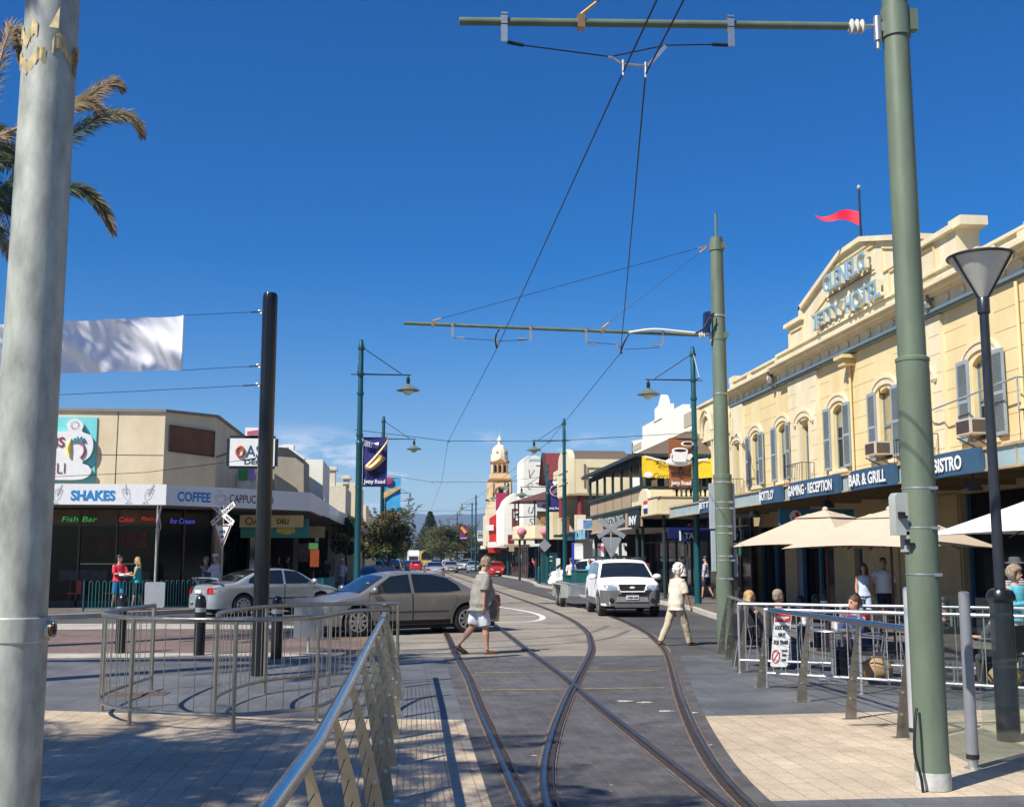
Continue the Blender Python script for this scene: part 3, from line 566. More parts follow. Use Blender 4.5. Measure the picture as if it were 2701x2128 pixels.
b, ax = banner(10.4, 96, -1, 4.1, 5.95, m_bmar, 'maroon banner beside the yellow one', w=.86, dx=.1)
mb = MB(); letters(mb, 'Jetty Road', (ax+.06, 95.95, 4.17), X_, Z_, .74, .17, .03); mb.prism([(.2, 0), (.5, .0), (.62, .2), (.62, .75), (.1, .75), (.1, .2)], (ax+.06, 95.97, 4.98), X_, Z_, (0, -.03, 0)); mb.build('lettering', m_signw, b)
mb = MB(); [mb.box(ax+.22+i*.17, 95.9, 5.36, ax+.34+i*.17, 95.93, 5.6) for i in range(3)]; mb.build('window_print', m_blk, b)
b, ax = banner(10.05, 105.8, -1, 4.0, 5.85, M('banner yellow', (.75, .46, .03), .8), 'yellow banner with small black print beside the thin lamp post', w=.9, dx=.12)
figures(b, ax+.15, 105.8, 4.4, .6, .4, m_blk)
mb = MB(); mb.tube([(ax+.45+.14*math.cos(i*.4488), 105.72, 5.35+.3*math.sin(i*.4488)) for i in range(14)], .02, 6, closed=True); mb.tube([(ax+.45, 105.72, 5.0), (ax+.45, 105.72, 5.7)], .02, 6); mb.build('emblem_print', m_blk, b)
b, ax = banner(9.72, 155, -1, 4.3, 6.2, M('banner purple', (.13, .012, .12), .8), 'purple banner with an orange slanted print far up the street', w=.95, dx=.7)
mb = MB(); mb.prism([(0, .9), (.3, 1.1), (.95, .35), (.65, .1)], (ax, 154.9, 5.0), X_, Z_, (0, -.05, 0)); mb.build('slanted_print', M('orange print', (.75, .33, .02), .7), b)
mb = MB(); letters(mb, 'Jetty Road', (ax+.05, 154.9, 4.4), X_, Z_, .85, .2, .04); mb.build('lettering', m_signw, b)
t = thing('chequered_sign', 'white sign with a blue and white chequered square, on the far lamp post', 'sign', (9.15, 136, 3.8))
mb = MB(); mb.prism([(0, .08), (.08, 0), (.9, 0), (.98, .08), (.98, 1.15), (.9, 1.23), (.08, 1.23), (0, 1.15)], (9.15, 136, 3.81), X_, Z_, (0, .06, 0)); mb.build('panel', m_signw, t)
mb = MB(); mb.box(9.25, 135.99, 4.2, 10.03, 135.98, 4.95); mb.build('blue_square', m_navy, t)
mb = MB()
for i in range(6):
    for j in range(3):
        if (i+j) % 2 == 0: mb.box(9.30+i*.115, 135.97, 4.58+j*.11, 9.30+(i+1)*.115, 135.96, 4.58+(j+1)*.11)
letters(mb, 'POLICE', (9.32, 135.965, 4.28), X_, Z_, .64, .16, .03); mb.build('chequer', m_signw, t)
mb = MB(); [mb.cyl((8.99, 136, z), (9.2, 136.02, z), .03, n=6) for z in (4.0, 4.85)]; mb.build('bracket', m_signw, t)
# ------------------------------------------------------------------ left foreground: galvanised pole, white banner, black pole
t = thing('galvanised_pole', 'thick galvanised steel pole at the left edge, with torn tape near its top', 'pole', (-1.10, 3.4, 0))
gx, gy = -1.10, 3.4
mb = MB(); mb.lathe([(.092, 0), (.090, 1.28), (.0885, 1.54)], (gx, gy, 0), 48); mb.build('lower_pole', m_galv, t)
mb = MB(); mb.lathe([(.084, 1.5), (.074, 4.9)], (gx, gy, 0), 48); mb.build('upper_pole', m_galv, t)
mb = MB(); mb.lathe([(.0895, 1.512), (.0925, 1.516), (.0925, 1.58), (.0895, 1.584)], (gx, gy, 0), 48); mb.lathe([(.024, -.012), (.024, .012)], (gx+.10, gy-.01, 1.548), 12, axis='x'); mb.build('band_clamp', m_galv, t); mb = MB(); mb.ell((gx+.106, gy-.02, 1.548), .014, .016, .02, 14, 8); mb.build('bolt_head', M('bronze bolt', (.10, .06, .04), .35, .8, var=.3, vs=60), t)
m_tape = M('torn parcel tape', (.50, .40, .20), .5, var=.35, vs=30)
mb = MB(); rnd = random.Random(5)
for zc, a0, a1 in ((3.235, -2.9, -1.4), (3.32, -2.8, -1.75), (3.28, -1.2, .3)):
    n = 26; vs = []
    for i in range(n+1):
        a = a0+(a1-a0)*i/n; c = (math.cos(a), math.sin(a)); rr = .0785+.004*rnd.random(); zz = zc+.02*math.sin(i*.35)
        vs += [(gx+c[0]*rr, gy+c[1]*rr, zz-.012-.012*rnd.random()), (gx+c[0]*(rr+.002), gy+c[1]*(rr+.002), zz+.014+.02*rnd.random())]
    mb.add(vs, [(2*i, 2*i+2, 2*i+3, 2*i+1) for i in range(n)])
mb.add([(gx+.02, gy-.085, 3.34), (gx+.05, gy-.09, 3.335), (gx+.052, gy-.095, 3.40)], [(0, 1, 2)])
for q in range(4): mb.add([(gx+.078, gy-.02, 3.31-q*.02), (gx+.093, gy-.03, 3.285-q*.02), (gx+.08, gy, 3.27-q*.02)], [(0, 1, 2)])
mb.build('torn_tape', m_tape, t)
t = thing('black_pole', 'tall black round pole with cable eyelets standing inside the curved railing', 'pole', (-2.1, 17.5, 0))
mb = MB(); n = 40; prof = [(0, 1), (4.9, .97), (5.76, .96), (5.84, .93), (5.88, .80)]; vs = []
for z, s in prof:
    for j in range(n):
        a = 2*math.pi*j/n; r = .118*s*(1+(.03*math.cos(a*10) if z > 4.8 else 0)); vs.append((-2.1+r*math.cos(a), 17.5+r*math.sin(a), z))
mb.add(vs, [(i*n+j, i*n+(j+1) % n, (i+1)*n+(j+1) % n, (i+1)*n+j) for i in range(len(prof)-1) for j in range(n)]+[tuple(range((len(prof)-1)*n, len(prof)*n))]); mb.build('shaft', m_black, t)
mb = MB()
for z in (5.58, 4.72, 4.42, 3.27): mb.tube([(-2.25+.028*math.cos(i*.7854), 17.5, z+.028*math.sin(i*.7854)) for i in range(8)], .008, 6, closed=True)
mb.build('eyelet', m_zinc, t)
t = thing('fabric_banner', 'blank white fabric banner hung high on cables at the left', 'banner', (-3.4, 17.5, 5.0))
mb = MB(); nx, nz = 90, 14; vs = []
for j in range(nz+1):
    for i in range(nx+1):
        u = i/nx; v = j/nz; x = -3.42-u*6.2; zt = 5.5-.17*u*2.2-.02*abs(math.sin(u*33)); zb = 4.63-.12*u*2.2+.015*abs(math.sin(u*30))
        z = zb+(zt-zb)*v; d = (u*62-v*13)*.16
        yy = 17.5+.035*math.sin(d*3.1)*(.4+.6*math.sin(math.pi*min(1, max(0, v))))+.02*math.sin(d*6.3+v*2)+.25*u
        vs.append((x, yy, z))
mb.add(vs, [(j*(nx+1)+i, j*(nx+1)+i+1, (j+1)*(nx+1)+i+1, (j+1)*(nx+1)+i) for j in range(nz) for i in range(nx)]); mb.build('cloth', M('white banner cloth', (.86, .86, .90), .6, var=.02), t, smooth=80)
mb = MB(); mb.tube([(-3.42, 17.49, 4.63), (-3.42, 17.49, 5.5)], .012, 6); mb.build('hem', m_signw, t)
t = thing('guy_cable', 'set of four thin cables strung left from the black pole', 'cable', (-2.25, 17.5, 4.4))
mb = MB()
for pts in ([(-2.25, 17.5, 5.58), (-3.42, 17.5, 5.5)], [(-2.25, 17.5, 4.72), (-3.42, 17.5, 4.63)], [(-2.25, 17.5, 4.42), (-4.1, 17.55, 4.3), (-9.6, 17.8, 4.0)], [(-2.25, 17.5, 3.27), (-3.9, 17.55, 3.05), (-9.6, 17.8, 2.75)]): mb.tube(pts, .0045, 5); mb.tube([pts[0], tuple(Vector(pts[0]).lerp(Vector(pts[1]), .12))], .012, 6)
mb.build('wire', m_cable, t)
# bollards on the left
for x, y, lab in ((-5.16, 21.82, 'black bollard in front of the girl in the teal top'), (-3.63, 21.23, 'black bollard in front of the tail of the silver car'), (-2.17, 20.5, 'black bollard just right of the tall black pole')):
    t = thing('bollard', lab, 'bollard', (x, y, 0), group='black bollards along the left road edge')
    mb = MB(); mb.lathe([(.10, 0), (.10, .92), (.093, 1.0), (.07, 1.06), (.035, 1.085), (.01, 1.09)], (x, y, 0), 24); mb.build('post', m_black, t)
    mb = MB(); mb.lathe([(.102, .78), (.102, .86)], (x, y, 0), 24); mb.build('band', m_zinc, t)
t = thing('grey_cabinet_post', 'plain grey sign board standing right of the black bollards, seen from behind', 'sign', (-1.75, 21.6, 0))
mb = MB(); mb.box(-1.98, 21.6, .28, -1.42, 21.63, 1.02); mb.build('panel', m_grey, t)
mb = MB(); mb.cyl((-1.7, 21.66, 0), (-1.7, 21.66, 1.0), .03, n=10); mb.build('post', m_galv, t)
# ------------------------------------------------------------------ stainless railings
def railing(name, label, top, zt, zb, posts, bars_sp, loc, mat=None, r=.026, barr=.006, post_r=.021, group=None, ends=True, postz=0):
    mat = mat or m_steel; t = thing(name, label, 'railing', loc, group=group)
    P = [Vector((p[0], p[1], 0)) for p in top]
    mb = MB(); mb.tube([(p.x, p.y, zt) for p in P], r, 12); mb.build('top_rail', mat, t)
    mb = MB(); mb.tube([(p.x, p.y, zb) for p in P], r*.8, 10); mb.build('bottom_rail', mat, t)
    for (x, y) in posts:
        mb = MB(); mb.cyl((x, y, postz), (x, y, zt), post_r, n=12); mb.lathe([(post_r*1.9, postz), (post_r*1.9, postz+.012)], (x, y, 0), 14); mb.build('post', mat, t)
    L_ = [0]
    for i in range(1, len(P)): L_.append(L_[-1]+(P[i]-P[i-1]).length)
    mb = MB(); d = bars_sp*.6
    while d < L_[-1]:
        i = next(k for k in range(1, len(L_)) if L_[k] >= d); f = (d-L_[i-1])/(L_[i]-L_[i-1]); p = P[i-1].lerp(P[i], f); mb.cyl((p.x, p.y, zb), (p.x, p.y, zt), barr, n=6); d += bars_sp
    mb.build('bars', mat, t)
    return t
m_steelw = M('satin stainless tube', (.40, .375, .33), .33, .95, var=.1, vs=10)
front = smooth_path([(-3.3, 15.75, 0), (-3.42, 14.6, 0), (-3.42, 13.6, 0), (-3.2, 12.95, 0), (-2.83, 12.5, 0), (-2.25, 12.12, 0), (-1.68, 11.98, 0), (-1.25, 12.15, 0), (-.88, 12.5, 0), (-.72, 13.2, 0), (-.5, 13.9, 0), (-.15, 14.25, 0)], 5)
railing('maze_railing', 'curved stainless railing nearest the camera, bulging towards the shaded paving', [(p.x, p.y) for p in front], 1.12, .17, [(-3.3, 15.75), (-3.42, 13.7), (-2.83, 12.5), (-1.68, 11.98), (-.88, 12.5), (-.15, 14.25)], .19, (-2, 12.5, 0), m_steelw, barr=.005)
back = smooth_path([(-2.05, 13.1, 0), (-2.08, 13.8, 0), (-1.9, 14.8, 0), (-1.55, 15.5, 0), (-.96, 15.95, 0), (-.5, 16.1, 0), (-.03, 16.15, 0)], 5)
railing('maze_railing', 'curved stainless railing behind, running from the middle to the blade post fence', [(p.x, p.y) for p in back], 1.12, .17, [(-2.05, 13.1), (-1.75, 15.2), (-.96, 15.95), (-.03, 16.15)], .15, (-1.5, 15, 0), m_steelw, barr=.005)
def blade_fence(name, label, path, ys, lean, loc, zt=1.02, wires=9, extra=()):
    """handrail carried by leaning tapered plates threaded with thin wires; lean = x shift of the top from the foot"""
    t = thing(name, label, 'railing', loc)
    P = [Vector(p) for p in path]
    mb = MB(); mb.tube(P, .033, 18); mb.build('handrail', m_chrome, t)
    def at(y):
        for a, b in zip(P, P[1:]):
            if min(a.y, b.y) <= y <= max(a.y, b.y): return a.lerp(b, (y-a.y)/(b.y-a.y))
        return P[0] if abs(y-P[0].y) < abs(y-P[-1].y) else P[-1]
    m_blade = M('satin blade steel', (.36, .325, .26), .33, .9, var=.18, vs=7, bump=.04)
    for y in ys:
        h = at(y); x0 = h.x-lean; s = 1 if lean > 0 else -1; mb = MB(); L_, Rr = [], []
        for k in range(9):
            f = k/8; z = h.z*f*.985; c = x0+lean*(f**1.35); wd = .050*(1-f)**.8+.014
            L_.append((c-wd, z)); Rr.append((c+wd, z))
        mb.prism([(a, b) for a, b in L_]+[(a, b) for a, b in Rr[::-1]], (0, y-.006, .006), X_, Z_, (0, .012, 0)); mb.build('blade_post', m_blade, t)
        mb = MB(); mb.box(x0-.1, y-.05, 0, x0+.1, y+.05, .014)
        mb.build('foot_plate', m_steel, t)
        mb = MB()
        for f in (.22, .42): mb.lathe([(.015, -.012), (.015, .012)], (x0+lean*f**1.35-s*.02, y, h.z*f), 14, axis='y')
        mb.build('bolt', m_zinc, t)
    mb = MB()
    for k in range(wires):
        f = (k+1)/(wires+1)*.95+.02; pts = []
        for y in sorted(set([p.y for p in P if ys[0] <= p.y <= ys[-1]]+list(ys))):
            h = at(y); pts.append((h.x-lean+lean*(f**1.35), y, h.z*f))
        mb.tube(pts, .0028, 4)
    mb.build('wires', m_cable, t)
    return t
blade_fence('blade_fence', 'polished handrail on leaning blade posts sweeping up from the bottom of the photo', [(-.42, 2.3, .985), (-.40, 3.2, 1.0), (-.325, 4.62, 1.015), (-.29, 7, 1.02), (-.26, 10, 1.02), (-.22, 13, 1.02), (-.20, 16.4, 1.02)], [2.9, 4.35, 5.6, 7.0, 8.45, 9.85, 11.3, 12.8, 14.3, 15.7], -.19, (-.2, 8, 0), zt=1.02)
blade_fence('blade_fence', 'dark handrail on leaning blade posts in front of the cafe railings', [(5.06, 10.9, 1.05), (5.06, 13, 1.05), (5.04, 15.3, 1.05)], [10.65+.25, 12.18, 13.68, 15.2], .13, (5, 13, 0))
blade_fence('blade_fence', 'short stretch of leaning blade posts beside the middle green pole', [(5.42, 17.3, 1.05), (5.75, 18.9, 1.05), (6.18, 21.1, 1.05)], [17.35, 18.2, 19.4, 20.8], .15, (5.6, 19, 0))
# cafe railings
def straight(name, label, a, b, z0, z1, nposts, sp, **k):
    A, B = Vector(a), Vector(b); pts = [tuple(A.lerp(B, i/8)) for i in range(9)]
    return railing(name, label, pts, z1, z0, [tuple(A.lerp(B, i/(nposts-1))) for i in range(nposts)], sp, (a[0], a[1], 0), **k)
m_white_steel = M('bright galvanised tube', (.66, .64, .66), .32, .85, var=.08, vs=12)
straight('cafe_railing', 'rear cafe railing with bright upright bars, its rounded end by the leaning posts', (5.22, 17.19), (10.6, 14.2), .2, 1.05, 5, .17, mat=m_white_steel, r=.026, barr=.007)
straight('cafe_railing', 'front cafe railing with bright upright bars behind the tram warning notice', (4.99, 15.21), (9.0, 12.0), .2, 1.05, 5, .17, mat=m_white_steel, r=.026, barr=.007)
# notice on the blade fence
t = thing('warning_notice', 'white notice with a red header fixed to the blade fence at the cafe', 'sign', (4.98, 15.0, .6))
u = Vector((1, -.12, 0)).normalized(); v = Vector((.12, 0, 1)).normalized(); o = Vector((4.985, 15.03, .30)); n = u.cross(v)
mb = MB(); mb.prism([(0, .02), (.02, 0), (.21, 0), (.23, .02), (.23, .70), (.21, .72), (.02, .72), (0, .70)], o, u, v, n*-.01); mb.build('panel', m_signw, t)
mb = MB(); mb.prism([(.01, .60), (.22, .60), (.22, .71), (.01, .71)], o+n*.001, u, v, n*.003); ring = [(.06+.05*math.cos(i*.5236), .14+.085*math.sin(i*.5236)) for i in range(12)]; mb.tube([o+u*a+v*b+n*.004 for a, b in ring], .006, 5, closed=True); mb.tube([o+u*.03+v*.08+n*.004, o+u*.09+v*.2+n*.004], .006, 5); mb.build('red_marks', m_red, t)
mb = MB(); letters(mb, 'Danger', o+u*.03+v*.625+n*.005, u, v, .17, .06, .03); mb.build('header_lettering', m_signw, t)
mb = MB()
for s, b, ww, xx in (('LOOK BOTH', .50, .19, .02), ('WAYS', .40, .1, .065), ('FOR TRAMS', .30, .19, .02), ('CROSS', .20, .08, .13), ('WITH', .14, .06, .14), ('CARE', .08, .06, .14)): letters(mb, s, o+u*xx+v*b+n*.003, u, v, ww, .055 if b > .25 else .03, .02)
mb.build('lettering', m_blk, t)
# grey glass screen posts and panels
m_glass = glassmat('screen glass', (.90, .955, .93), .05)
def gpost(x, y, lab, mat, r, z1=1.5):
    t = thing('screen_post', lab, 'post', (x, y, 0)); mb = MB(); mb.lathe([(r, .1), (r*.93, z1-.03), (r*.9, z1-.01), (r*.5, z1)], (x, y, 0), 22); mb.build('shaft', mat, t)
    mb = MB(); mb.lathe([(r*1.06, .085), (r*1.06, .125)], (x, y, 0), 22); mb.build('collar', m_blk, t); mb = MB(); mb.lathe([(r*1.5, .0), (r*1.5, .012), (r*.85, .014), (r*.85, .09)], (x, y, 0), 22); mb.build('base', m_zinc, t)
gpost(4.98, 10.75, 'slim silver post touching the left side of the thick green foreground pole', M('silver anodised', (.55, .56, .58), .35, .5, var=.04), .048, 1.47)
gpost(4.80, 9.28, 'dark grey glass screen post right of the thick green foreground pole', m_grey, .05, 1.47)
t = thing('glass_screen', 'clear glass screen between the silver post and the dark grey post', 'glass screen', (4.9, 10, .1)); mb = MB(); mb.bar((4.98, 10.62, .76), (4.81, 9.36, .76), .01, 1.32); mb.build('pane', m_glass, t)
t = thing('glass_screen', 'clear glass screen at the right edge in front of the lamp column', 'glass screen', (5.2, 9, .1)); mb = MB(); mb.bar((4.88, 9.24, .76), (6.7, 6.9, .76), .01, 1.32); mb.build('pane', m_glass, t)
t = thing('flex_conduit', 'black flexible conduit curling down beside the thick green foreground pole', 'conduit', (3.93, 8.4, 0))
mb = MB(); mb.tube(smooth_path([(3.93, 8.42, .62), (3.89, 8.38, .5), (3.87, 8.36, .3), (3.91, 8.36, .12), (3.93, 8.38, .01)], 5), .012, 8); mb.build('hose', m_blk, t)
# dark lamp column right
x, y = 5.87, 10.62
t = thing('plaza_lamp', 'tall dark lamp column with a big inverted glass cone at the right edge', 'lamp', (x, y, 0))
mb = MB(); mb.lathe([(.11, 0), (.11, 1.33)], (x, y, 0), 28); mb.build('sleeve', m_dark, t)
mb = MB(); mb.lathe([(.115, 1.33), (.135, 1.35), (.135, 1.39), (.11, 1.44), (.06, 1.46)], (x, y, 0), 28); mb.build('collar', m_black, t)
mb = MB(); mb.lathe([(.052, 1.42), (.046, 4.2), (.062, 4.22), (.062, 4.36), (.05, 4.38)], (x, y, 0), 22); mb.build('column', m_dark, t)
mb = MB(); mb.lathe([(.05, 4.38), (.315, 4.80)], (x, y, 0), 32)
o = MB(); vs = [];
m_cone = M('lantern glass', (.55, .55, .50), .25, var=.08)
mb.build('cone', m_cone, t); mb = MB(); mb.tube([(x+.325*math.cos(i*math.pi/16), y+.325*math.sin(i*math.pi/16), 4.80) for i in range(32)], .014, 6, closed=True)
for k in range(3): a = k*2.094-.9; mb.tube([(x+.05*math.cos(a), y+.05*math.sin(a), 4.37), (x+.325*math.cos(a), y+.325*math.sin(a), 4.80)], .013, 6)
mb.lathe([(.33, 4.80), (.30, 4.825), (.05, 4.84)], (x, y, 0), 32); mb.build('cage', m_dark, t)
# dark bollards by the cafe
for x, y, h, lab in ((7.95, 22.0, 1.02, 'dark dome topped bollard furthest left behind the cafe railing'), (8.28, 22.0, 1.04, 'dark dome topped bollard in the middle of three behind the cafe railing'), (8.15, 21.2, 1.14, 'tallest dark dome topped bollard behind the cafe railing')):
    t = thing('bollard', lab, 'bollard', (x, y, 0)); mb = MB(); mb.lathe([(.085, 0), (.085, h-.1), (.075, h-.04), (.045, h-.005), (.01, h)], (x, y, 0), 22); mb.build('post', m_dark, t); mb = MB(); mb.lathe([(.087, h-.24), (.087, h-.2)], (x, y, 0), 22); mb.build('band', m_signw, t)
# teal hoop fence on the left
t = thing('hoop_fence', 'low teal hoop top fence on the kerb in front of the deli', 'fence', (-9.6, 38, .13))
path = smooth_path([(-9.75, 36.2, 0), (-8.3, 36.7, 0), (-6.9, 37.9, 0), (-5.2, 39.2, 0), (-3.4, 40.0, 0), (-2.7, 41.5, 0), (-2.6, 46, 0)], 12); Ls = [0]
for i in range(1, len(path)): Ls.append(Ls[-1]+(path[i]-path[i-1]).length)
def pat(d):
    i = next((k for k in range(1, len(Ls)) if Ls[k] >= d), len(Ls)-1); return path[i-1].lerp(path[i], (d-Ls[i-1])/(Ls[i]-Ls[i-1]))
m_tf = M('fence teal', (.03, .20, .21), .4, var=.1)
mb = MB(); d = .15
while d < Ls[-1]-.2:
    a, b = pat(d), pat(d+.1); q = [(a.x, a.y, .2)]
    for k in range(7):
        f = k/6; c = a.lerp(b, .5-.5*math.cos(math.pi*f)); q.append((c.x, c.y, 1.0+.05*math.sin(math.pi*f)))
    q.append((b.x, b.y, .2)); mb.tube(q, .010, 5); d += .2
mb.build('hoops', m_tf, t); mb = MB(); mb.tube([(p.x, p.y, .22) for p in path], .016, 6); mb.build('bottom_rail', m_tf, t)
for d in (0, 1.9, 3.8, 5.7, 7.6):
    p = pat(d+.01); mb = MB(); mb.cyl((p.x, p.y, .1), (p.x, p.y, 1.08), .032, n=10); mb.build('post', m_teal, t)
# ------------------------------------------------------------------ buildings
def wall_x(mb, X, th, y0, y1, z0, z1, holes=()):
    """wall in the plane x = X (outer face), thickness th towards +x, with rectangular openings"""
    cuts = sorted({y0, y1, *[h[0] for h in holes], *[h[1] for h in holes]})
    for a, b in zip(cuts, cuts[1:]):
        hs = sorted([h for h in holes if h[0] <= a+1e-6 and h[1] >= b-1e-6], key=lambda h: h[2]); z = z0
        for h in hs:
            if h[2] > z+1e-4: mb.box(X, a, z, X+th, b, h[2])
            z = h[3]
        if z < z1-1e-4: mb.box(X, a, z, X+th, b, z1)
def arch_infill(mb, X, th, y0, y1, zs, zt):
    """fills the corners of an opening above a segmental arch springing at zs and peaking at zt"""
    n = 10; pts = []
    for i in range(n+1):
        f = i/n; pts.append((y0+(y1-y0)*f, zs+(zt-zs)*math.sin(math.pi*f)**.8*.96))
    poly = pts+[(y1, zt+.01), (y0, zt+.01)]
    for i in range(n): mb.prism([pts[i], pts[i+1], (pts[i+1][0], zt), (pts[i][0], zt)], (X, 0, 0), Y_, Z_, (th, 0, 0))
m_hot = M('yellow stucco', (.72, .60, .34), .85, vs=1.1, bump=.2, bs=14, col2=(.62, .48, .235), stretch=(1, 1, .45)); m_hotl = M('pale cream stucco', (.74, .66, .46), .85, vs=1.6, bump=.15, bs=20, col2=(.60, .51, .33), stretch=(1, 1, .4))
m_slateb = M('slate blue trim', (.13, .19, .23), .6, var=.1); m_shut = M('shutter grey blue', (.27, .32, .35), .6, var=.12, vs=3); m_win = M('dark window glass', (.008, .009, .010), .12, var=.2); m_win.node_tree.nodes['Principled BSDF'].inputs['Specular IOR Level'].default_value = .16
m_curt = M('curtain behind glass', (.33, .27, .13), .35, var=.25, vs=4, coat=.6); m_fasc = M('pale blue fascia', (.30, .40, .42), .6, var=.1, vs=2); m_rust = M('rusty gutter', (.42, .30, .17), .8, var=.3, vs=5)
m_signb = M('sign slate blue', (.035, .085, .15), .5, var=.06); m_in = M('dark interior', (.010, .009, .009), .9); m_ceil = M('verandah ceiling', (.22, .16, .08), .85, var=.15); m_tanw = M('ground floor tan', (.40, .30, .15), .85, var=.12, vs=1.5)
H = thing('hotel_building', 'long two storey yellow hotel with shutters, pediment and verandah on the right', 'building', (13.5, 30, 0))
X = 13.5
wins = [(41.15, 42.05), (38.1, 39.0), (32.95, 33.85), (29.5, 30.4), (24.2, 25.1)]; doors = [(43.3, 44.15), (35.65, 36.6), (27.1, 28.0), (20.9, 21.9)]
mb = MB(); holes = [(a, b, 4.5, 6.5) for a, b in wins]+[(a, b, 4.05, 6.35) for a, b in doors]
wall_x(mb, X, .3, 8, 44.6, 3.5, 7.86, holes)
for a, b in wins: arch_infill(mb, X, .3, a, b, 6.3, 6.5)
for a, b in doors: arch_infill(mb, X, .3, a, b, 6.15, 6.35)
mb.box(X+.3, 8, 7.3, 22, 44.6, 7.86); mb.box(X+.3, 44.3, 3.4, 22, 44.6, 7.3); mb.build('upper_wall', m_hot, H)
mb = MB()   # block courses and piers
for y0, y1 in ((34.9, 37.6), (26.4, 28.8), (43.0, 44.62)):
    hs = [(a, b, 4.05, 6.35) for a, b in doors if a > y0-.5 and b < y1+.5]; wall_x(mb, X-.10, .1, y0, y1, 3.64, 7.84, hs)
mb.build('pier', m_hotl, H)
mb = MB()
for k in range(7):
    z = 4.45+k*.48
    for y0, y1 in ((8, 20.7), (22.1, 24.0), (25.3, 26.38), (28.82, 29.3), (30.6, 32.8), (34.0, 34.88), (37.62, 38.0), (39.2, 41.0), (42.2, 42.98)): mb.box(X-.003, y0, z, X, y1, z+.014)
    for y0, y1 in ((34.95, 35.5), (36.75, 37.55), (26.45, 27.0), (28.1, 28.75), (44.2, 44.6)): mb.box(X-.103, y0, z, X-.1, y1, z+.014)
mb.build('block_joint', M('joint shadow ochre', (.40, .28, .12), .9), H)  # darker ochre lines for the joints between blocks
mb = MB()
for a, b in wins+doors:     # raised surround and moulded hood over each opening
    dr = (a, b) in doors; zt = 6.35 if dr else 6.5; xx = X-.1 if dr and a > 22 else X; n = 12
    for ro, ri, d in ((.34, .16, .045), (.42, .33, .075)):
        pts = []
        for i in range(n+1):
            f = i/n; c = (a+b)/2; hw = (b-a)/2; ang = math.pi*(1-f)
            pts.append(((c+math.cos(ang)*(hw+ri)), zt-.12+math.sin(ang)*(.06+ri)))
        outer = [((a+b)/2+math.cos(math.pi*(1-i/n))*((b-a)/2+ro), zt-.12+math.sin(math.pi*(1-i/n))*(.06+ro)) for i in range(n+1)]
        for i in range(n): mb.prism([pts[i], pts[i+1], outer[i+1], outer[i]], (xx-d, 0, 0), Y_, Z_, (d, 0, 0))
    mb.box(xx-.05, a-.16, 4.05 if dr else 4.42, xx, a-.02, zt-.1); mb.box(xx-.05, b+.02, 4.05 if dr else 4.42, xx, b+.16, zt-.1)
    for q in (a-.42, b+.3): mb.lathe([(.09, -.05), (.07, .0)], (xx-.0, q+.06, zt-.1), 12, axis='x')
    if not dr: mb.box(xx-.1, a-.22, 4.36, xx, b+.22, 4.46)
mb.build('window_surround', m_hotl, H)
for a, b in wins:
    wn = MB(); wn.box(X+.12, a, 4.5, X+.16, a+.06, 6.5); wn.box(X+.12, b-.06, 4.5, X+.16, b, 6.5); wn.box(X+.12, a+.06, 4.5, X+.16, b-.06, 4.58); wn.box(X+.11, a+.06, 5.42, X+.16, b-.06, 5.48); f = wn.build('window', m_slateb, H)
    mb = MB(); zc = {41.15: 5.1, 38.1: 5.46, 32.95: 5.8, 29.5: 4.9, 24.2: 5.3}[a]; mb.box(X+.15, a+.03, 4.55, X+.17, b-.03, zc); mb.build('pane', m_win, f); mb = MB(); mb.box(X+.15, a+.03, zc+.01, X+.17, b-.03, 6.48); mb.build('blind', m_curt, f)
    for y0 in (a-.62, b+.06):
        mb = MB(); y1 = y0+.56; mb.box(X-.10, y0, 4.5, X-.06, y0+.07, 6.45); mb.box(X-.10, y1-.07, 4.5, X-.06, y1, 6.45)
        for z in (4.5, 5.42, 6.37): mb.box(X-.10, y0+.07, z, X-.06, y1-.07, z+.09)
        for z0 in (4.6, 5.52):
            for k in range(17): mb.obox((X-.08, (y0+y1)/2, z0+k*.05+.02), (.022, 0, -.014), (0, .21, 0), (.003, 0, .005))
        mb.build('shutter', m_shut, H)
for a, b in doors:
    wn = MB(); xo = X-.0; wn.box(xo+.14, a, 4.05, xo+.2, a+.08, 6.35); wn.box(xo+.14, b-.08, 4.05, xo+.2, b, 6.35); wn.box(xo+.14, a+.08, 5.85, xo+.2, b-.08, 5.93); wn.box(xo+.14, (a+b)/2-.03, 4.05, xo+.2, (a+b)/2+.03, 5.85); f = wn.build('balcony_door', m_slateb, H)
    mb = MB(); mb.box(xo+.19, a+.05, 4.05, xo+.21, b-.05, 6.33); mb.build('pane', m_win, f)
    mb = MB(); y0, y1 = a-.35, b+.35; mb.tube([(X-.12, y0, 4.85), (X-.55, y0, 4.85), (X-.55, y1, 4.85), (X-.12, y1, 4.85)], .014, 6)
    for k in range(11): y = y0+(y1-y0)*k/10; mb.cyl((X-.55, y, 4.0), (X-.55, y, 4.85), .008, n=5)
    for k in range(4): mb.cyl((X-.12-k*.13, y0, 4.0), (X-.12-k*.13, y0, 4.85), .008, n=5)
    mb.build('balcony_rail', m_dark, H)
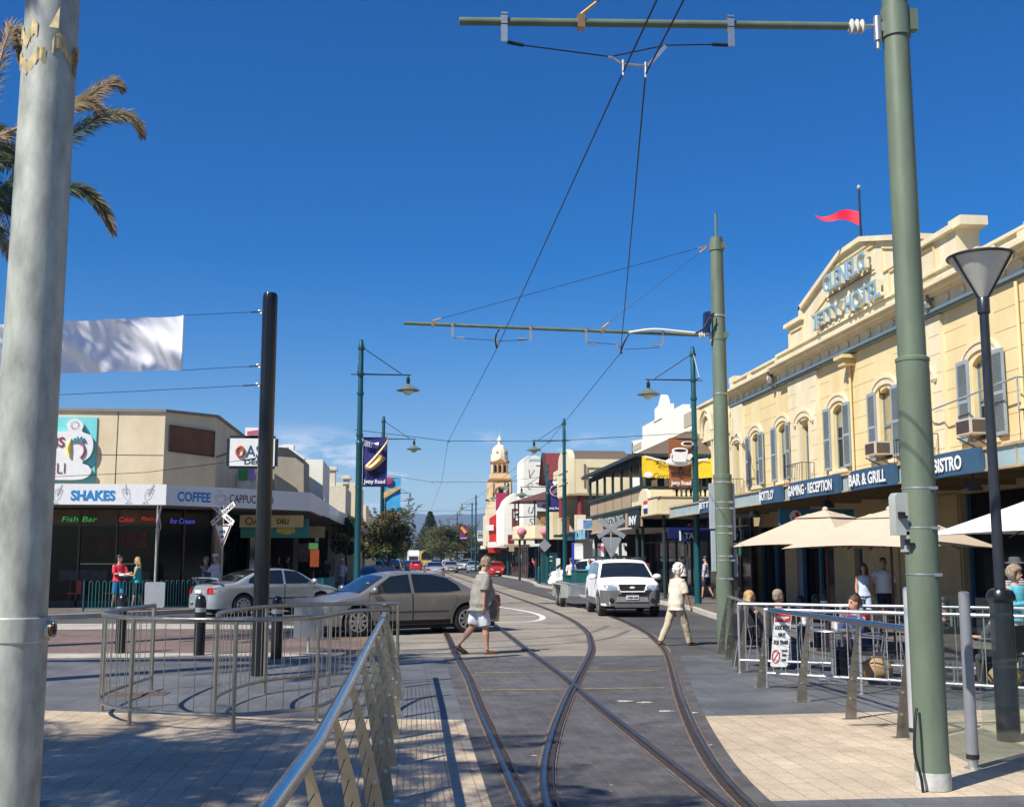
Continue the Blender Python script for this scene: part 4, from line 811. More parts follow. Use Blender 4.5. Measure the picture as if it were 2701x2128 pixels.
# cornice
mb = MB(); 
for y0, y1, p in ((8, 24.2, 0), (24.2, 38.4, .14), (38.4, 44.62, 0)):
    mb.box(X-.06-p, y0, 7.86, X+.3, y1, 7.90); mb.box(X-.12-p, y0, 7.90, X+.3, y1, 7.97)
mb.build('string_course', m_slateb, H)
mb = MB()
for y0, y1, p in ((8, 24.2, 0), (24.2, 38.4, .14), (38.4, 44.62, 0)):
    mb.box(X-.02-p, y0, 7.97, X+.3, y1, 8.28); mb.box(X-.14-p, y0-.03, 8.28, X+.3, y1+.03, 8.36); mb.box(X-.30-p, y0-.06, 8.36, X+.3, y1+.06, 8.44); mb.box(X-.40-p, y0-.08, 8.44, X+.3, y1+.08, 8.53); mb.box(X-.02-p, y0, 8.53, X+.3, y1, 8.88); mb.box(X-.09-p, y0-.02, 8.88, X+.35, y1+.02, 8.96)
for y in (8.5, 16.5, 22.5, 23.9, 38.7, 42.0, 44.35): mb.box(X-.08, y-.22, 8.53, X, y+.22, 8.88)
mb.box(X-.09, 43.9, 8.96, X+.4, 44.62, 9.12); mb.box(X-.1, 9, 8.96, X+.3, 22.4, 9.0)
mb.build('cornice', m_hotl, H)
mb = MB()
for k in range(46):
    y = 8.6+k*.78
    p = .14 if 24.2 < y < 38.4 else 0; mb.lathe([(.095, -.05), (.085, -.01), (.05, 0)], (X-.02-p+.0, y, 8.13), 14, axis='x')
mb.build('frieze_roundel', m_hotl, H)
# pediment with panels
mb = MB(); ped = [(37.3, 8.53), (37.3, 9.72), (35.75, 9.72), (35.75, 10.02), (32.3, 10.95), (30.7, 10.95), (27.0, 9.96), (27.0, 9.72), (25.3, 9.72), (25.3, 8.53)]
mb.prism(ped, (X-.12, 0, 0), Y_, Z_, (.6, 0, 0)); mb.build('pediment', m_hotl, H)
mb = MB(); cap = [(37.38, 9.70), (37.38, 9.84), (35.83, 9.84), (35.83, 10.16), (32.35, 11.09), (30.65, 11.09), (26.92, 10.10), (26.92, 9.84), (25.22, 9.84), (25.22, 9.70)]; low = [(37.38, 9.70), (35.65, 9.70), (35.65, 9.98), (32.27, 10.90), (30.73, 10.90), (27.1, 9.92), (27.1, 9.70), (25.22, 9.70)]
for A, B, C, D in (((37.38, 9.70), (35.7, 9.70), (35.7, 9.84), (37.38, 9.84)), ((35.85, 9.84), (35.7, 9.84), (35.7, 10.13), (35.85, 10.17)), ((35.85, 10.0), (32.3, 10.95), (32.3, 11.1), (35.85, 10.17)), ((32.3, 10.95), (30.7, 10.95), (30.7, 11.1), (32.3, 11.1)), ((30.7, 10.95), (26.9, 9.93), (26.9, 10.08), (30.7, 11.1)), ((27.05, 9.84), (25.22, 9.84), (25.22, 9.70), (27.05, 9.70))):
    mb.prism([A, B, C, D], (X-.26, 0, 0), Y_, Z_, (.8, 0, 0))
mb.box(X-.2, 24.9, 9.72, X+.5, 25.5, 9.95); mb.build('pediment_cap', m_hotl, H)
mb = MB()
def frame(pts, d=.05, wdt=.05):
    for a, b in zip(pts, pts[1:]+pts[:1]): mb.bar((X-.12-d/2, *a), (X-.12-d/2, *b), wdt, d, (1, 0, 0))
frame([(34.9, 9.62), (33.6, 9.98), (33.6, 9.62)]); frame([(33.3, 10.62), (29.9, 10.62), (29.9, 10.75), (32.9, 10.75)]); frame([(29.4, 9.7), (27.8, 9.7), (27.8, 9.95), (29.4, 10.4)]); frame([(29.0, 9.6), (26.4, 9.6), (26.4, 8.8), (29.0, 8.8)]); frame([(37.0, 9.5), (35.8, 9.5), (35.8, 8.75), (37.0, 8.75)])
mb.build('panel_moulding', m_hot, H)
# the hotel's raised letters
mb = MB(); letters(mb, 'GLENELG', (X-.36, 33.3, 9.98), -Y_, Z_, 3.15, .56, .012, depth=.02); letters(mb, 'JETTY', (X-.36, 34.25, 8.98), -Y_, Z_, 2.2, .52, .012, depth=.02); letters(mb, 'HOTEL', (X-.36, 31.65, 8.98), -Y_, Z_, 2.45, .52, .012, depth=.02); mb.build('roof_letters', M('letter blue', (.20, .36, .46), .5, var=.1), H)
mb = MB(); letters(mb, 'GLENELG', (X-.215, 33.28, 9.98), -Y_, Z_, 3.15, .56, .018, depth=.14); letters(mb, 'JETTY', (X-.215, 34.23, 8.98), -Y_, Z_, 2.2, .52, .018, depth=.14); letters(mb, 'HOTEL', (X-.215, 31.63, 8.98), -Y_, Z_, 2.45, .52, .018, depth=.14); mb.build('letter_case', M('letter case cream', (.62, .58, .46), .6), H)
mb = MB(); mb.box(X-.2, 29.0, 8.88, X-.17, 34.5, 8.915); mb.box(X-.2, 29.9, 9.88, X-.17, 33.6, 9.91); mb.build('letter_rail', M('rusty iron'), H)
mb = MB(); mb.box(X-.02, 8.0, 8.9, X+9, 44.5, 8.94) if 0 else None
mb.box(X+.3, 8, 7.86, 22, 44.6, 8.2); mb.build('roof', M('roof grey', (.2, .2, .19), .8), H)
mb = MB(); mb.prism([(0, 0), (.5, .0), (.42, .22), (.08, .22)], (X-.35, 31.9, 7.5-.0), Y_, Z_, (.35, 0, 0)); mb.box(X-.45, 31.8, 7.70, X, 32.5, 7.80); mb.build('wall_bracket', m_hot, H)
mb = MB(); mb.tube([(X-.07, 32.2, 7.6), (X-.07, 32.2, 3.7)], .04, 8); mb.tube([(X-.07, 22.9, 7.8), (X-.07, 22.9, 3.7)], .04, 8); mb.build('downpipe', m_hot, H)
mb = MB(); mb.tube([(X-.05, 28.7, 5.35), (X-.35, 26.5, 5.42), (X-.35, 22.6, 5.62), (X-.35, 22.6, 4.9)], .022, 6); mb.tube([(X-.35, 22.6, 5.62), (X, 22.6, 5.62)], .022, 6); mb.build('conduit', m_shut, H)
mb = MB(); mb.tube([(X-.12, 44.5, 7.8), (X-.2, 44.45, 7.5), (X-.08, 44.45, 7.3), (X-.08, 44.45, 3.6)], .05, 8); mb.build('downpipe', m_hot, H)
# verandah
mb = MB(); mb.box(10.12, 8, 3.58, X-.11, 41.15, 3.64); mb.build('balcony_deck', m_rust, H)
mb = MB(); mb.box(10.0, 8, 3.27, 10.02, 41.2, 3.60); mb.box(10.02, 41.13, 3.27, X, 41.2, 3.6); mb.build('fascia', m_fasc, H)
mb = MB(); mb.box(9.95, 8, 3.60, 10.1, 41.24, 3.645); mb.box(9.96, 8, 3.235, 10.06, 41.24, 3.268)
for k in range(34): mb.box(9.985, 8.3+k, 3.27, 9.999, 8.34+k, 3.6)
mb.build('gutter', m_rust, H)
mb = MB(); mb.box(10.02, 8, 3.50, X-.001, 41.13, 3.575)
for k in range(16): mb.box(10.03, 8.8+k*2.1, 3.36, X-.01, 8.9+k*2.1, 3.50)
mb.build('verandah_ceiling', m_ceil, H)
# ground floor
gh = [(38.6, 41.8, .13, 2.9), (34.2, 37.4, .13, 2.9), (32.0, 32.6, .8, 2.6), (20.2, 26.05, .13, 3.3), (14.5, 18.5, .8, 2.9)]
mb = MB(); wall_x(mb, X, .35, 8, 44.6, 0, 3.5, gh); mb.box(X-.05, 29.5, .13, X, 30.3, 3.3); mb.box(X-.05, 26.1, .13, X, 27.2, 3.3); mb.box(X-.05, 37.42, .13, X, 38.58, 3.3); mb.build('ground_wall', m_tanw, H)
mb = MB()
for a, b, c, d in gh: mb.box(X+.25, a, c, X+.28, b, d)
mb.box(X+2, 8, 0, X+2.1, 44, 3.4); mb.build('shop_glass', m_win, H)
mb = MB()
for a, b, c, d in gh:
    for y in ((a, b-.08) if b-a < 2 else (a, (a+b)/2-.04, b-.08)): mb.box(X+.15, y, c, X+.24, y+.08, d)
mb.box(X-.03, 36.9, .13, X+.1, 37.3, 2.7); mb.build('door_frame', M('door blue', (.03, .12, .22), .4), H)
# signs on the fascia, bowed slightly
def fascia_sign(y0, y1, text, label, fs, fw, z0=3.25, z1=3.62, x=9.93, tz=.075):
    s = thing('fascia_sign', label, 'sign', (x, (y0+y1)/2, z0), group='hotel signs along the verandah fascia'); n = 10; mb = MB(); a = []
    for i in range(n+1): f = i/n; a.append((x-.05-.05*math.sin(math.pi*f), y0+(y1-y0)*f))
    for i in range(n):
        (xa, ya), (xb, yb) = a[i], a[i+1]; mb.add([(xa, ya, z0-.03), (xb, yb, z0-.03), (xb, yb, z1+.03), (xa, ya, z1+.03), (x+.04, ya, z0-.03), (x+.04, yb, z0-.03), (x+.04, yb, z1+.03), (x+.04, ya, z1+.03)], [(0, 1, 2, 3), (3, 2, 6, 7), (0, 4, 5, 1)]+([(0, 3, 7, 4)] if i == 0 else [])+([(1, 5, 6, 2)] if i == n-1 else []))
    mb.build('board', m_signb, s, smooth=60); mb = MB(); w_ = (y1-y0); letters(mb, text, (x-.115, y1-w_*fs, z0+tz-.02), -Y_, Z_, w_*fw, z1-z0-2*tz+.04, .03); mb.build('lettering', m_signw, s)
fascia_sign(28.5, 30.15, "BOTTLO'", 'small blue fascia sign reading BOTTLO', .04, .72)
fascia_sign(24.6, 27.85, 'GAMING · RECEPTION', 'blue fascia sign reading GAMING RECEPTION', .02, .91)
fascia_sign(21.68, 23.9, 'BAR & GRILL', 'blue fascia sign reading BAR & GRILL left of the thick green pole', .03, .85)
fascia_sign(18.3, 20.05, 'BISTRO', 'blue fascia sign reading BISTRO right of the thick green pole', .11, .60)
fascia_sign(33.4, 36.6, 'JETTY BAR', 'far fascia sign reading JETTY BAR beside the middle green pole', .04, .9)
# air conditioners, owls, flag
for y, lab in ((30.0, 'beige air conditioner under the shuttered window left of the thick green pole'), (24.75, 'beige air conditioner under the shuttered window by the cone lamp')):
    t = thing('air_conditioner', lab, 'air conditioner', (X-.35, y, 4.55)); mb = MB(); mb.box(X-.5, y-.34, 4.6, X+.05, y+.34, 4.96); mb.build('casing', M('beige enamel', (.55, .50, .42), .5, var=.08), t)
    mb = MB(); mb.box(X-.51, y-.29, 4.64, X-.5, y+.29, 4.92); [mb.box(X-.52, y-.29, 4.65+k*.04, X-.51, y+.29, 4.665+k*.04) for k in range(7)]; mb.box(X-.45, y-.35, 4.64, X-.08, y-.34, 4.92); mb.build('grille', M('grille brown', (.09, .07, .06), .6), t)
    mb = MB(); mb.bar((X-.5, y-.3, 4.55), (X, y-.3, 4.3), .03, .03); mb.bar((X-.5, y+.3, 4.55), (X, y+.3, 4.3), .03, .03); mb.build('bracket', m_dark, t)
for y, lab in ((39.0, 'small decoy owl on the string course near the far end of the hotel'), (26.6, 'small decoy owl on the string course right of the thick green pole')):
    t = thing('decoy_owl', lab, 'owl', (X-.42, y, 7.97)); mb = MB(); mb.lathe([(.03, 0), (.11, .05), (.125, .2), (.1, .33), (.07, .36), (.085, .42), (.08, .5), (.03, .55)], (X-.24, y, 7.97), 14); mb.build('body', M('owl grey', (.16, .15, .13), .8, var=.5, vs=30), t)
    mb = MB(); mb.ell((X-.32, y, 8.2), .05, .07, .12, 10, 8); mb.build('breast', M('owl cream', (.5, .45, .33), .8, var=.3, vs=40), t)
    mb = MB(); mb.ell((X-.325, y-.035, 8.43), .016, .02, .02, 8, 6); mb.ell((X-.325, y+.035, 8.43), .016, .02, .02, 8, 6); mb.build('eyes', m_blk, t)
t = thing('flagpole', 'dark flagpole with a pale ball finial on top of the hotel pediment', 'flagpole', (X+.1, 31.35, 10.9)); mb = MB(); mb.lathe([(.04, 10.9), (.028, 12.75)], (X+.1, 31.35, 0), 12); mb.build('pole', m_blk, t); mb = MB(); mb.ell((X+.1, 31.35, 12.83), .055, .055, .07, 12, 8); mb.build('finial', M('pale gold', (.45, .40, .28), .5), t)
t = thing('pennant_flag', 'red pointed pennant flying left from the hotel flagpole', 'flag', (X+.1, 31.4, 12.1)); mb = MB(); n = 16; vs = []
for i in range(n+1):
    f = i/n; hw = .21*(1-f)**.8+.004; c = 11.98-.26*math.sin(f*4.3)*f*.0+.10*math.sin(f*6.2)-.28*f*.0+.18*f-.12; x = X+.08-f*1.25; yy = 31.38+.3*f+.06*math.sin(f*9)
    vs += [(x, yy, c-hw), (x, yy-.02*math.sin(f*9), c), (x, yy, c+hw)]
mb.add(vs, [(3*i+k, 3*i+k+1, 3*i+k+4, 3*i+k+3) for i in range(n) for k in range(2)]); mb.build('cloth', M('pennant red', (.80, .02, .06), .6, var=.03), t, smooth=80)
for y in (31.5, 25.9, 19.0):
    t = thing('floodlight', 'small black floodlight under the verandah edge near the %s sign' % {31.5: 'BOTTLO', 25.9: 'GAMING RECEPTION', 19.0: 'BISTRO'}[y], 'floodlight', (10.1, y, 3.1)); mb = MB(); mb.prism([(0, 0), (.3, 0), (.22, .16), (.08, .16)], (10.0, y, 2.95), X_, Z_, (0, .22, 0)); mb.build('head', m_blk, t); mb = MB(); mb.tube([(10.15, y+.1, 3.1), (10.2, y+.1, 3.3)], .015, 6); mb.build('stem', m_blk, t)
t = thing('hanging_sign', 'blue projecting sign with a round coloured emblem under the hotel verandah', 'sign', (10.6, 29.5, 2.7)); mb = MB(); mb.box(10.2, 29.6, 2.62, 12.3, 29.68, 3.08); mb.build('board', M('sign blue', (.03, .16, .25), .5), t); mb = MB(); mb.lathe([(.17, -.01), (.17, 0)], (10.65, 29.59, 2.87), 20, axis='y'); mb.build('emblem', m_signw, t); mb = MB(); mb.prism([(0, 0), (.12, 0), (.1, .12), (0, .14)], (10.64, 29.575, 2.86), X_, Z_, (0, -.003, 0)); mb.prism([(0, 0), (-.12, 0), (-.08, -.11), (0, -.13)], (10.66, 29.575, 2.86), X_, Z_, (0, -.003, 0)); mb.build('emblem_colours', m_red, t)
# ------------------------------------------------------------------ street buildings on the right
m_cream = M('cream render', (.72, .63, .42), .85, var=.08, vs=1, bump=.1, bs=20, col2=(.64, .54, .34)); m_whit = M('white render', (.80, .77, .66), .8, var=.05, vs=1); m_brn = M('corrugated brown roof', (.13, .095, .065), .6, var=.15, vs=2, stretch=(8, 8, 1)); m_dgreen = M('dark green woodwork', (.015, .035, .032), .5); m_tanp = M('tan panels', (.36, .27, .17), .8, var=.06)
m_redroof = M('dark red iron roof', (.16, .025, .025), .55, var=.15, vs=2, stretch=(6, 1, 1)); m_shop = M('shop interior gloom', (.016, .013, .011), .8, var=.6, vs=1.5)  # near-black gloom colour puts the shade into the shop surfaces
def shopfront(parent, X, y0, y1, z1=3.0, seed=1, bands=True):
    """recessed dark glazing with frames, stall risers and a few window posters"""
    mb = MB(); mb.box(X, y0, .13, X+.05, y1, z1); mb.build('shop_window', m_win, parent)
    rnd = random.Random(seed); mb = MB(); y = y0
    while y < y1: mb.box(X-.05, y, .13, X-.001, min(y+.07, y1), z1); y += rnd.uniform(1.1, 2.0)
    mb.box(X-.06, y0, .13, X-.001, y1, .5); mb.box(X-.06, y0, z1-.5, X-.001, y1, z1-.44); mb.build('shop_frame', M('shop joinery', (.05, .042, .035), .6, var=.3), parent)
    cols = [M('poster warm', (.28, .12, .05), .6, var=.4, vs=9), M('poster pale', (.36, .34, .30), .6, var=.3, vs=9), M('poster green', (.03, .14, .08), .6, var=.3, vs=9), M('poster blue', (.03, .06, .22), .6, var=.3, vs=9)]
    for k in range(int((y1-y0)/2)):
        mb = MB(); a = rnd.uniform(y0, y1-.9); b = rnd.uniform(.9, 1.9); mb.box(X-.035, a, b, X-.02, a+rnd.uniform(.3, .8), b+rnd.uniform(.3, .6)); mb.build('window_poster', rnd.choice(cols), parent)
# cream arcaded building next to the hotel with the cream awning
B1 = thing('shop_building', 'cream shop building with blind arches between the hotel and the balcony shop', 'building', (13.5, 47.5, 0))
mb = MB(); mb.box(X, 44.65, 3.4, 21, 50.1, 8.55); mb.box(X-.08, 44.7, 8.55, X+.3, 50.2, 8.66); mb.box(X-.08, 44.7, 3.5, X, 45.1, 8.5); mb.box(X-.08, 49.6, 3.5, X, 50.1, 8.5); mb.box(X-.15, 44.65, 6.85, X, 50.1, 6.95); mb.build('wall', m_cream, B1)
mb = MB()
for yc in (46.1, 48.3):
    for ro, d in ((.95, .22), (.72, .14)): mb.tube([(X-d/2, yc+ro*math.cos(i*math.pi/14), 7.3+ro*1.05*math.sin(i*math.pi/14)) for i in range(15)], .07, 6)
    mb.box(X-.12, yc-1.0, 4.6, X, yc-.85, 7.3); mb.box(X-.12, yc+.85, 4.6, X, yc+1.0, 7.3)
mb.build('arch_moulding', m_cream, B1)
mb = MB(); mb.box(X-.003, 45.3, 7.9, X, 45.9, 8.3); mb.build('recess', m_tanp, B1) if 0 else None
mb = MB(); mb.box(10.32, 44.7, 3.55, X, 49.6, 4.05); mb.build('awning_roof', m_cream, B1)
mb = MB(); prof = [(49.62, 3.55), (49.62, 4.22), (48.15, 4.22)]+[(47.25+.9*math.cos(i*math.pi/12), 4.28+.42*math.sin(i*math.pi/12)) for i in range(13)]+[(46.3, 4.22), (44.68, 4.22), (44.68, 3.55)]
mb.prism(prof, (10.30, 0, 0), Y_, Z_, (.14, 0, 0)); mb.box(10.44, 44.66, 3.55, X, 44.8, 4.2); mb.box(10.44, 46.4, 4.2, 11.4, 48.1, 4.62); mb.build('awning_fascia', m_cream, B1)
mb = MB(); mb.box(10.27, 44.6, 3.50, X, 49.65, 3.548); mb.box(10.26, 44.62, 4.2, 10.46, 46.3, 4.24); mb.box(10.4, 44.62, 4.2, X, 44.82, 4.25); mb.build('awning_trim', m_tanp, B1)
s = thing('fascia_sign', 'small red white and blue square sign on the cream awning', 'sign', (10.28, 46.2, 3.7)); mb = MB(); mb.box(10.27, 46.4, 3.64, 10.295, 47.1, 3.84); mb.build('blue_band', m_navy, s); mb = MB(); mb.box(10.27, 46.4, 4.0, 10.295, 47.1, 4.16); mb.build('red_band', m_red, s); mb = MB(); mb.box(10.27, 46.4, 3.84, 10.295, 47.1, 4.0); mb.build('white_band', m_signw, s)
shopfront(B1, 13.1, 41.2, 50.1, 3.45, 3)
mb = MB(); [mb.cyl((10.7, y, .13), (10.7, y, 3.55), .07, n=10) for y in (49.3, 45.2)]; mb.build('awning_post', m_dgreen, B1)
t = thing('projecting_sign', 'dark blue lightbox sign reading TAB with white letters under the awning', 'sign', (10.3, 41.0, 2.4)); mb = MB(); mb.box(10.3, 41.0, 2.38, 12.6, 41.12, 2.78); mb.build('case', m_navy, t)
mb = MB(); letters(mb, 'TAB', (10.47, 40.99, 2.46), X_, Z_, .52, .24, .04); mb.box(10.28, 40.98, 2.40, 10.34, 41.0, 2.77); letters(mb, 'JETTY ROAD', (11.6, 40.99, 2.47), X_, Z_, .9, .2, .01); mb.build('lettering', m_signw, t)
t = thing('projecting_sign', 'darker unlit blue sign behind the TAB sign', 'sign', (9.9, 43, 2.6)); mb = MB(); mb.box(10.4, 43.2, 2.52, 13.2, 43.32, 2.95); mb.build('case', M('deep blue acrylic', (.012, .02, .10), .3), t)
t = thing('shade_light', 'small red and dark pendant light hanging at the hotel verandah corner', 'lamp', (11, 40, 3)); mb = MB(); mb.lathe([(.02, .3), (.06, .22), (.2, .03), (.22, 0)], (10.75, 40.3, 2.98), 14); mb.build('shade', m_dark, t); mb = MB(); mb.box(10.45, 40.25, 2.92, 11.05, 40.35, 3.0); mb.build('red_light', M('red enamel', (.3, .02, .02), .4), t)
# white stepped parapet building with the brown hipped balcony
B2 = thing('balcony_building', 'two storey corner shop with stepped white parapet and brown roofed balcony', 'building', (13.5, 57, 0))
par = [(50.15, 7.7), (50.15, 8.66), (52.6, 8.84), (52.6, 9.14), (55.8, 9.14), (55.8, 9.62), (56.6, 9.72), (56.9, 10.1), (57.2, 10.26), (57.45, 10.1), (57.9, 9.78), (58.7, 9.7), (58.7, 9.12), (61.85, 9.12), (61.85, 8.42), (64.8, 8.6), (64.8, 7.7)]
mb = MB(); mb.prism(par, (X, 0, 0), Y_, Z_, (.35, 0, 0)); mb.box(X, 50.15, 3, 20, 64.8, 7.7); mb.box(X+.0, 64.5, 7.7, 20, 64.8, 8.5); mb.build('wall', m_whit, B2)
mb = MB(); mb.box(X-.06, 50.15, 7.66, X, 64.85, 7.76); mb.box(X-.04, 57.0, 9.0, X, 58.9, 9.05); mb.build('moulding', m_cream, B2)
mb = MB(); mb.box(X-.03, 50.4, 7.95, X, 52.4, 8.6); mb.box(X-.03, 62.1, 7.95, X, 64.5, 8.3); mb.build('inset_panel', M('beige panel', (.44, .38, .28), .8), B2)
mb = MB(); ez, rz = 6.22, 7.5   # hipped roof
e = [(10.05, 47.5, ez), (10.05, 61.4, ez), (X, 61.4, ez), (X, 47.5, ez)]; r = [(X, 49.7, rz), (X, 61.4, rz)]
mb.add([e[0], e[1], e[2], e[3], (12.9, 49.9, rz), (X, 49.9, rz), (X, 61.4, rz)], [(0, 1, 6, 5, 4), (0, 4, 5, 3), (0, 3, 2, 1)]); mb.build('roof', m_brn, B2, smooth=0)
mb = MB(); mb.box(9.98, 47.42, 6.10, 10.06, 61.5, 6.26); mb.box(10.06, 47.42, 6.10, X, 47.5, 6.24); mb.build('gutter', m_dgreen, B2)
mb = MB(); ys = [47.7, 49.9, 52.1, 54.3, 56.5, 58.7, 60.9]
for y in ys: mb.box(10.27, y-.06, 4.8, 10.39, y+.06, 6.12)
for xx in (11.9, 13.2): mb.box(xx, 47.64, 4.8, xx+.1, 47.74, 6.12)
mb.box(10.22, 47.5, 4.76, 10.42, 61.1, 4.88); mb.box(10.22, 47.6, 3.9, 10.42, 61.1, 4.02); mb.box(10.42, 47.58, 4.72, X, 47.7, 4.84)
mb.build('balcony_frame', m_dgreen, B2)
mb = MB(); [mb.box(10.28, y, 5.86, 10.38, y2, 6.10) for y, y2 in zip(ys, ys[1:])]; mb.build('scalloped_valance', M('dark valance', (.02, .025, .03), .8, var=.5, vs=6), B2)
mb = MB(); mb.box(10.34, 47.62, 4.02, 10.4, 61.05, 4.76); mb.box(10.40, 61.0, 3.1, X, 61.05, 4.76); mb.build('balcony_panel', m_tanp, B2)
mb = MB(); [mb.box(10.325, y-.015, 4.03, 10.339, y+.015, 4.75) for y in ys[1:-1]]; mb.build('panel_joint', m_dgreen, B2)
mb = MB(); [mb.prism([(-.05, 0), (.05, 0), (.03, .1), (.06, .25), (.03, .42), (-.03, .42), (-.06, .25), (-.03, .1)], (10.7+i*.21, 47.56, 4.26), X_, Z_, (0, .05, 0)) for i in range(13)]; mb.build('baluster', m_cream, B2)
mb = MB(); mb.box(10.40, 47.9, 4.02, X, 61, 4.12); mb.box(X-.05, 47.8, 4.1, X-.01, 61, 6.2); mb.build('balcony_floor', m_shop, B2)
mb = MB(); [mb.box(X-.08, y, 4.2, X-.05, y+1.4, 5.9) for y in (49, 52, 55, 58)]; mb.build('upper_window', m_win, B2)
mb = MB(); mb.box(10.3, 47.7, 3.12, 10.36, 61.1, 3.9); mb.box(10.36, 61.0, 3.12, X, 61.06, 3.9); mb.build('sign_band', m_tanp, B2)
mb = MB(); mb.box(10.25, 49.6, 3.06, X, 61.1, 3.118); mb.build('awning_soffit', M('pale mauve soffit', (.5, .42, .42), .8), B2)
mb = MB(); [mb.cyl((10.6, y, .13), (10.6, y, 3.1), .08, n=10) for y in (50, 54, 58, 60.8)]; mb.build('post', m_dgreen, B2)
shopfront(B2, 13.3, 50.2, 61, 3.05, 5); mb = MB(); mb.box(12.4, 61.2, .1, X+.4, 61.3, 3.1); mb.build('side_wall', m_shop, B2)
s = thing('fascia_sign', 'dark green sign board lettered KRYPTON DISCS on the balcony shop', 'sign', (10.28, 54, 3.3)); mb = MB(); mb.box(10.25, 51.2, 3.24, 10.29, 56.7, 3.82); mb.build('board', m_dgreen, s); mb = MB(); letters(mb, 'KRYPTON DISCS', (10.24, 56.4, 3.33), -Y_, Z_, 5.0, .42, .0); mb.build('lettering', M('pale green letters', (.5, .58, .5), .6), s)
s = thing('fascia_sign', 'black rounded sign board with the white letters INV', 'sign', (10.28, 49.2, 3.2)); mb = MB(); mb.prism([(47.85, .1), (47.95, 0), (50.3, 0), (50.4, .1), (50.4, .68), (50.3, .76), (47.95, .76), (47.85, .68)], (10.25, 0, 3.12), Y_, Z_, (.04, 0, 0)); mb.build('board', m_blk, s); mb = MB(); letters(mb, 'INV', (10.24, 50.1, 3.22), -Y_, Z_, 1.7, .4, .05); mb.build('lettering', m_signw, s)
s = thing('fabric_banner', 'yellow cloth banner sagging across the near end of the balcony', 'banner', (10.3, 47.4, 5)); mb = MB(); nx, nz = 26, 8; vs = []
for j in range(nz+1):
    for i in range(nx+1): u = i/nx; v = j/nz; vs.append((10.3+u*3.1, 47.36+.05*math.sin(u*17+v*3), 5.12+.9*v+.07*math.sin(u*12)*v-.10*u*(1-v)*0-.25*math.sin(math.pi*u)*(.3+.7*v)+.1))
mb.add(vs, [(j*(nx+1)+i, j*(nx+1)+i+1, (j+1)*(nx+1)+i+1, (j+1)*(nx+1)+i) for j in range(nz) for i in range(nx)]); mb.build('cloth', M('banner gold', (.78, .52, .02), .6, var=.12, vs=2), s, smooth=80)
mb = MB(); letters(mb, 'Corona Extra', (10.75, 47.26, 5.14), X_, Z_, 1.9, .24, -.0, shear=.2); letters(mb, 'Extra', (10.9, 47.26, 5.75), X_, Z_, 1.3, .16, .0, shear=.2); mb.build('lettering', m_blk, s); mb = MB(); mb.ell((10.56, 47.28, 5.3), .19, .02, .13, 16, 8); mb.add([(10.36, 47.27, 6.08), (11.6, 47.27, 5.80), (13.2, 47.27, 5.95), (13.2, 47.27, 6.05), (11.6, 47.27, 5.86), (10.4, 47.27, 6.14)], [(0, 1, 4, 5), (1, 2, 3, 4)]); mb.build('pale_print', m_signw, s)
s = thing('projecting_sign', 'small pale box sign with a blue picture at the corner of the balcony shop', 'sign', (10.2, 60, 3.3)); mb = MB(); mb.box(9.6, 60.2, 3.28, 10.7, 60.9, 3.86); mb.build('case', m_signw, s); mb = MB(); mb.box(9.8, 60.18, 3.36, 10.3, 60.2, 3.8); mb.build('picture', M('blue picture', (.12, .25, .45), .5, var=.5, vs=5), s)
# barrel vaulted building with red columns and red roof
B3 = thing('vaulted_building', 'cream upper floor with brown barrel roof raised on dark red columns', 'building', (11, 68, 0))
mb = MB(); arc = [(65.6, 5.55), (65.6, 7.62)]+[(67.9-2.3*math.cos(i*math.pi/14), 7.62+.72*math.sin(i*math.pi/14)) for i in range(1, 14)]+[(70.2, 7.62), (70.2, 5.55)]
mb.prism(arc, (9.85, 0, 0), Y_, Z_, (.35, 0, 0)); mb.box(10.2, 65.62, 5.57, 15, 70.2, 7.6); mb.box(9.85, 70.2, 5.55, 12, 72.5, 7.3); mb.build('wall', m_cream, B3)
mb = MB(); arc2 = [(67.9-2.28*math.cos(i*math.pi/14), 7.6+.68*math.sin(i*math.pi/14)) for i in range(15)]; mb.prism(arc2, (10.2, 0, 0), Y_, Z_, (3.2, 0, 0)); mb.build('barrel_roof', m_brn, B3)
mb = MB()
for a, b, c, d in ((10.75, 5.9, 10.85, 6.4), (10.75, 6.55, 10.85, 7.3)): mb.box(a, 65.57, b, c, 65.62, d)
mb.box(10.95, 65.56, 7.05, 13.2, 65.62, 7.1); mb.box(10.55, 65.56, 6.45, 10.95, 65.62, 6.5); mb.box(10.95, 65.57, 5.65, 11.0, 65.62, 7.05)
for z in (6.2, 6.9): mb.box(9.82, 66.0, z, 9.85, 69.8, z+.04)
mb.build('moulding', M('moulding brown', (.16, .12, .08), .7), B3)
mb = MB(); mb.box(9.85, 65.55, 5.44, 14, 70.3, 5.55); mb.build('soffit', m_tanp, B3)
mb = MB(); [mb.cyl((x, y, 4.25), (x, y, 5.45), .16, n=14) for x, y in ((10.55, 65.9), (9.95, 69.5), (12.6, 65.9))]; mb.build('column', M('dark red column', (.22, .02, .03), .5), B3)
mb = MB(); [mb.box(x, 65.7, 3.2, x+.6, 66.2, 4.3) for x in (10.25, 12.7)]; mb.box(9.75, 69.2, 3.2, 10.1, 69.8, 4.2); mb.build('parapet_pier', m_cream, B3)
mb = MB(); [mb.box(10.9+i*.17, 65.9, 3.3, 10.98+i*.17, 65.96, 4.1) for i in range(10)]; [mb.box(9.9, 66.3+i*.2, 3.3, 9.96, 66.38+i*.2, 4.1) for i in range(14)]; mb.box(10.85, 65.88, 4.1, 12.7, 65.98, 4.18); mb.box(9.88, 66.2, 4.1, 9.98, 69.2, 4.18); mb.build('balustrade', M('russet wood', (.22, .06, .03), .6), B3)
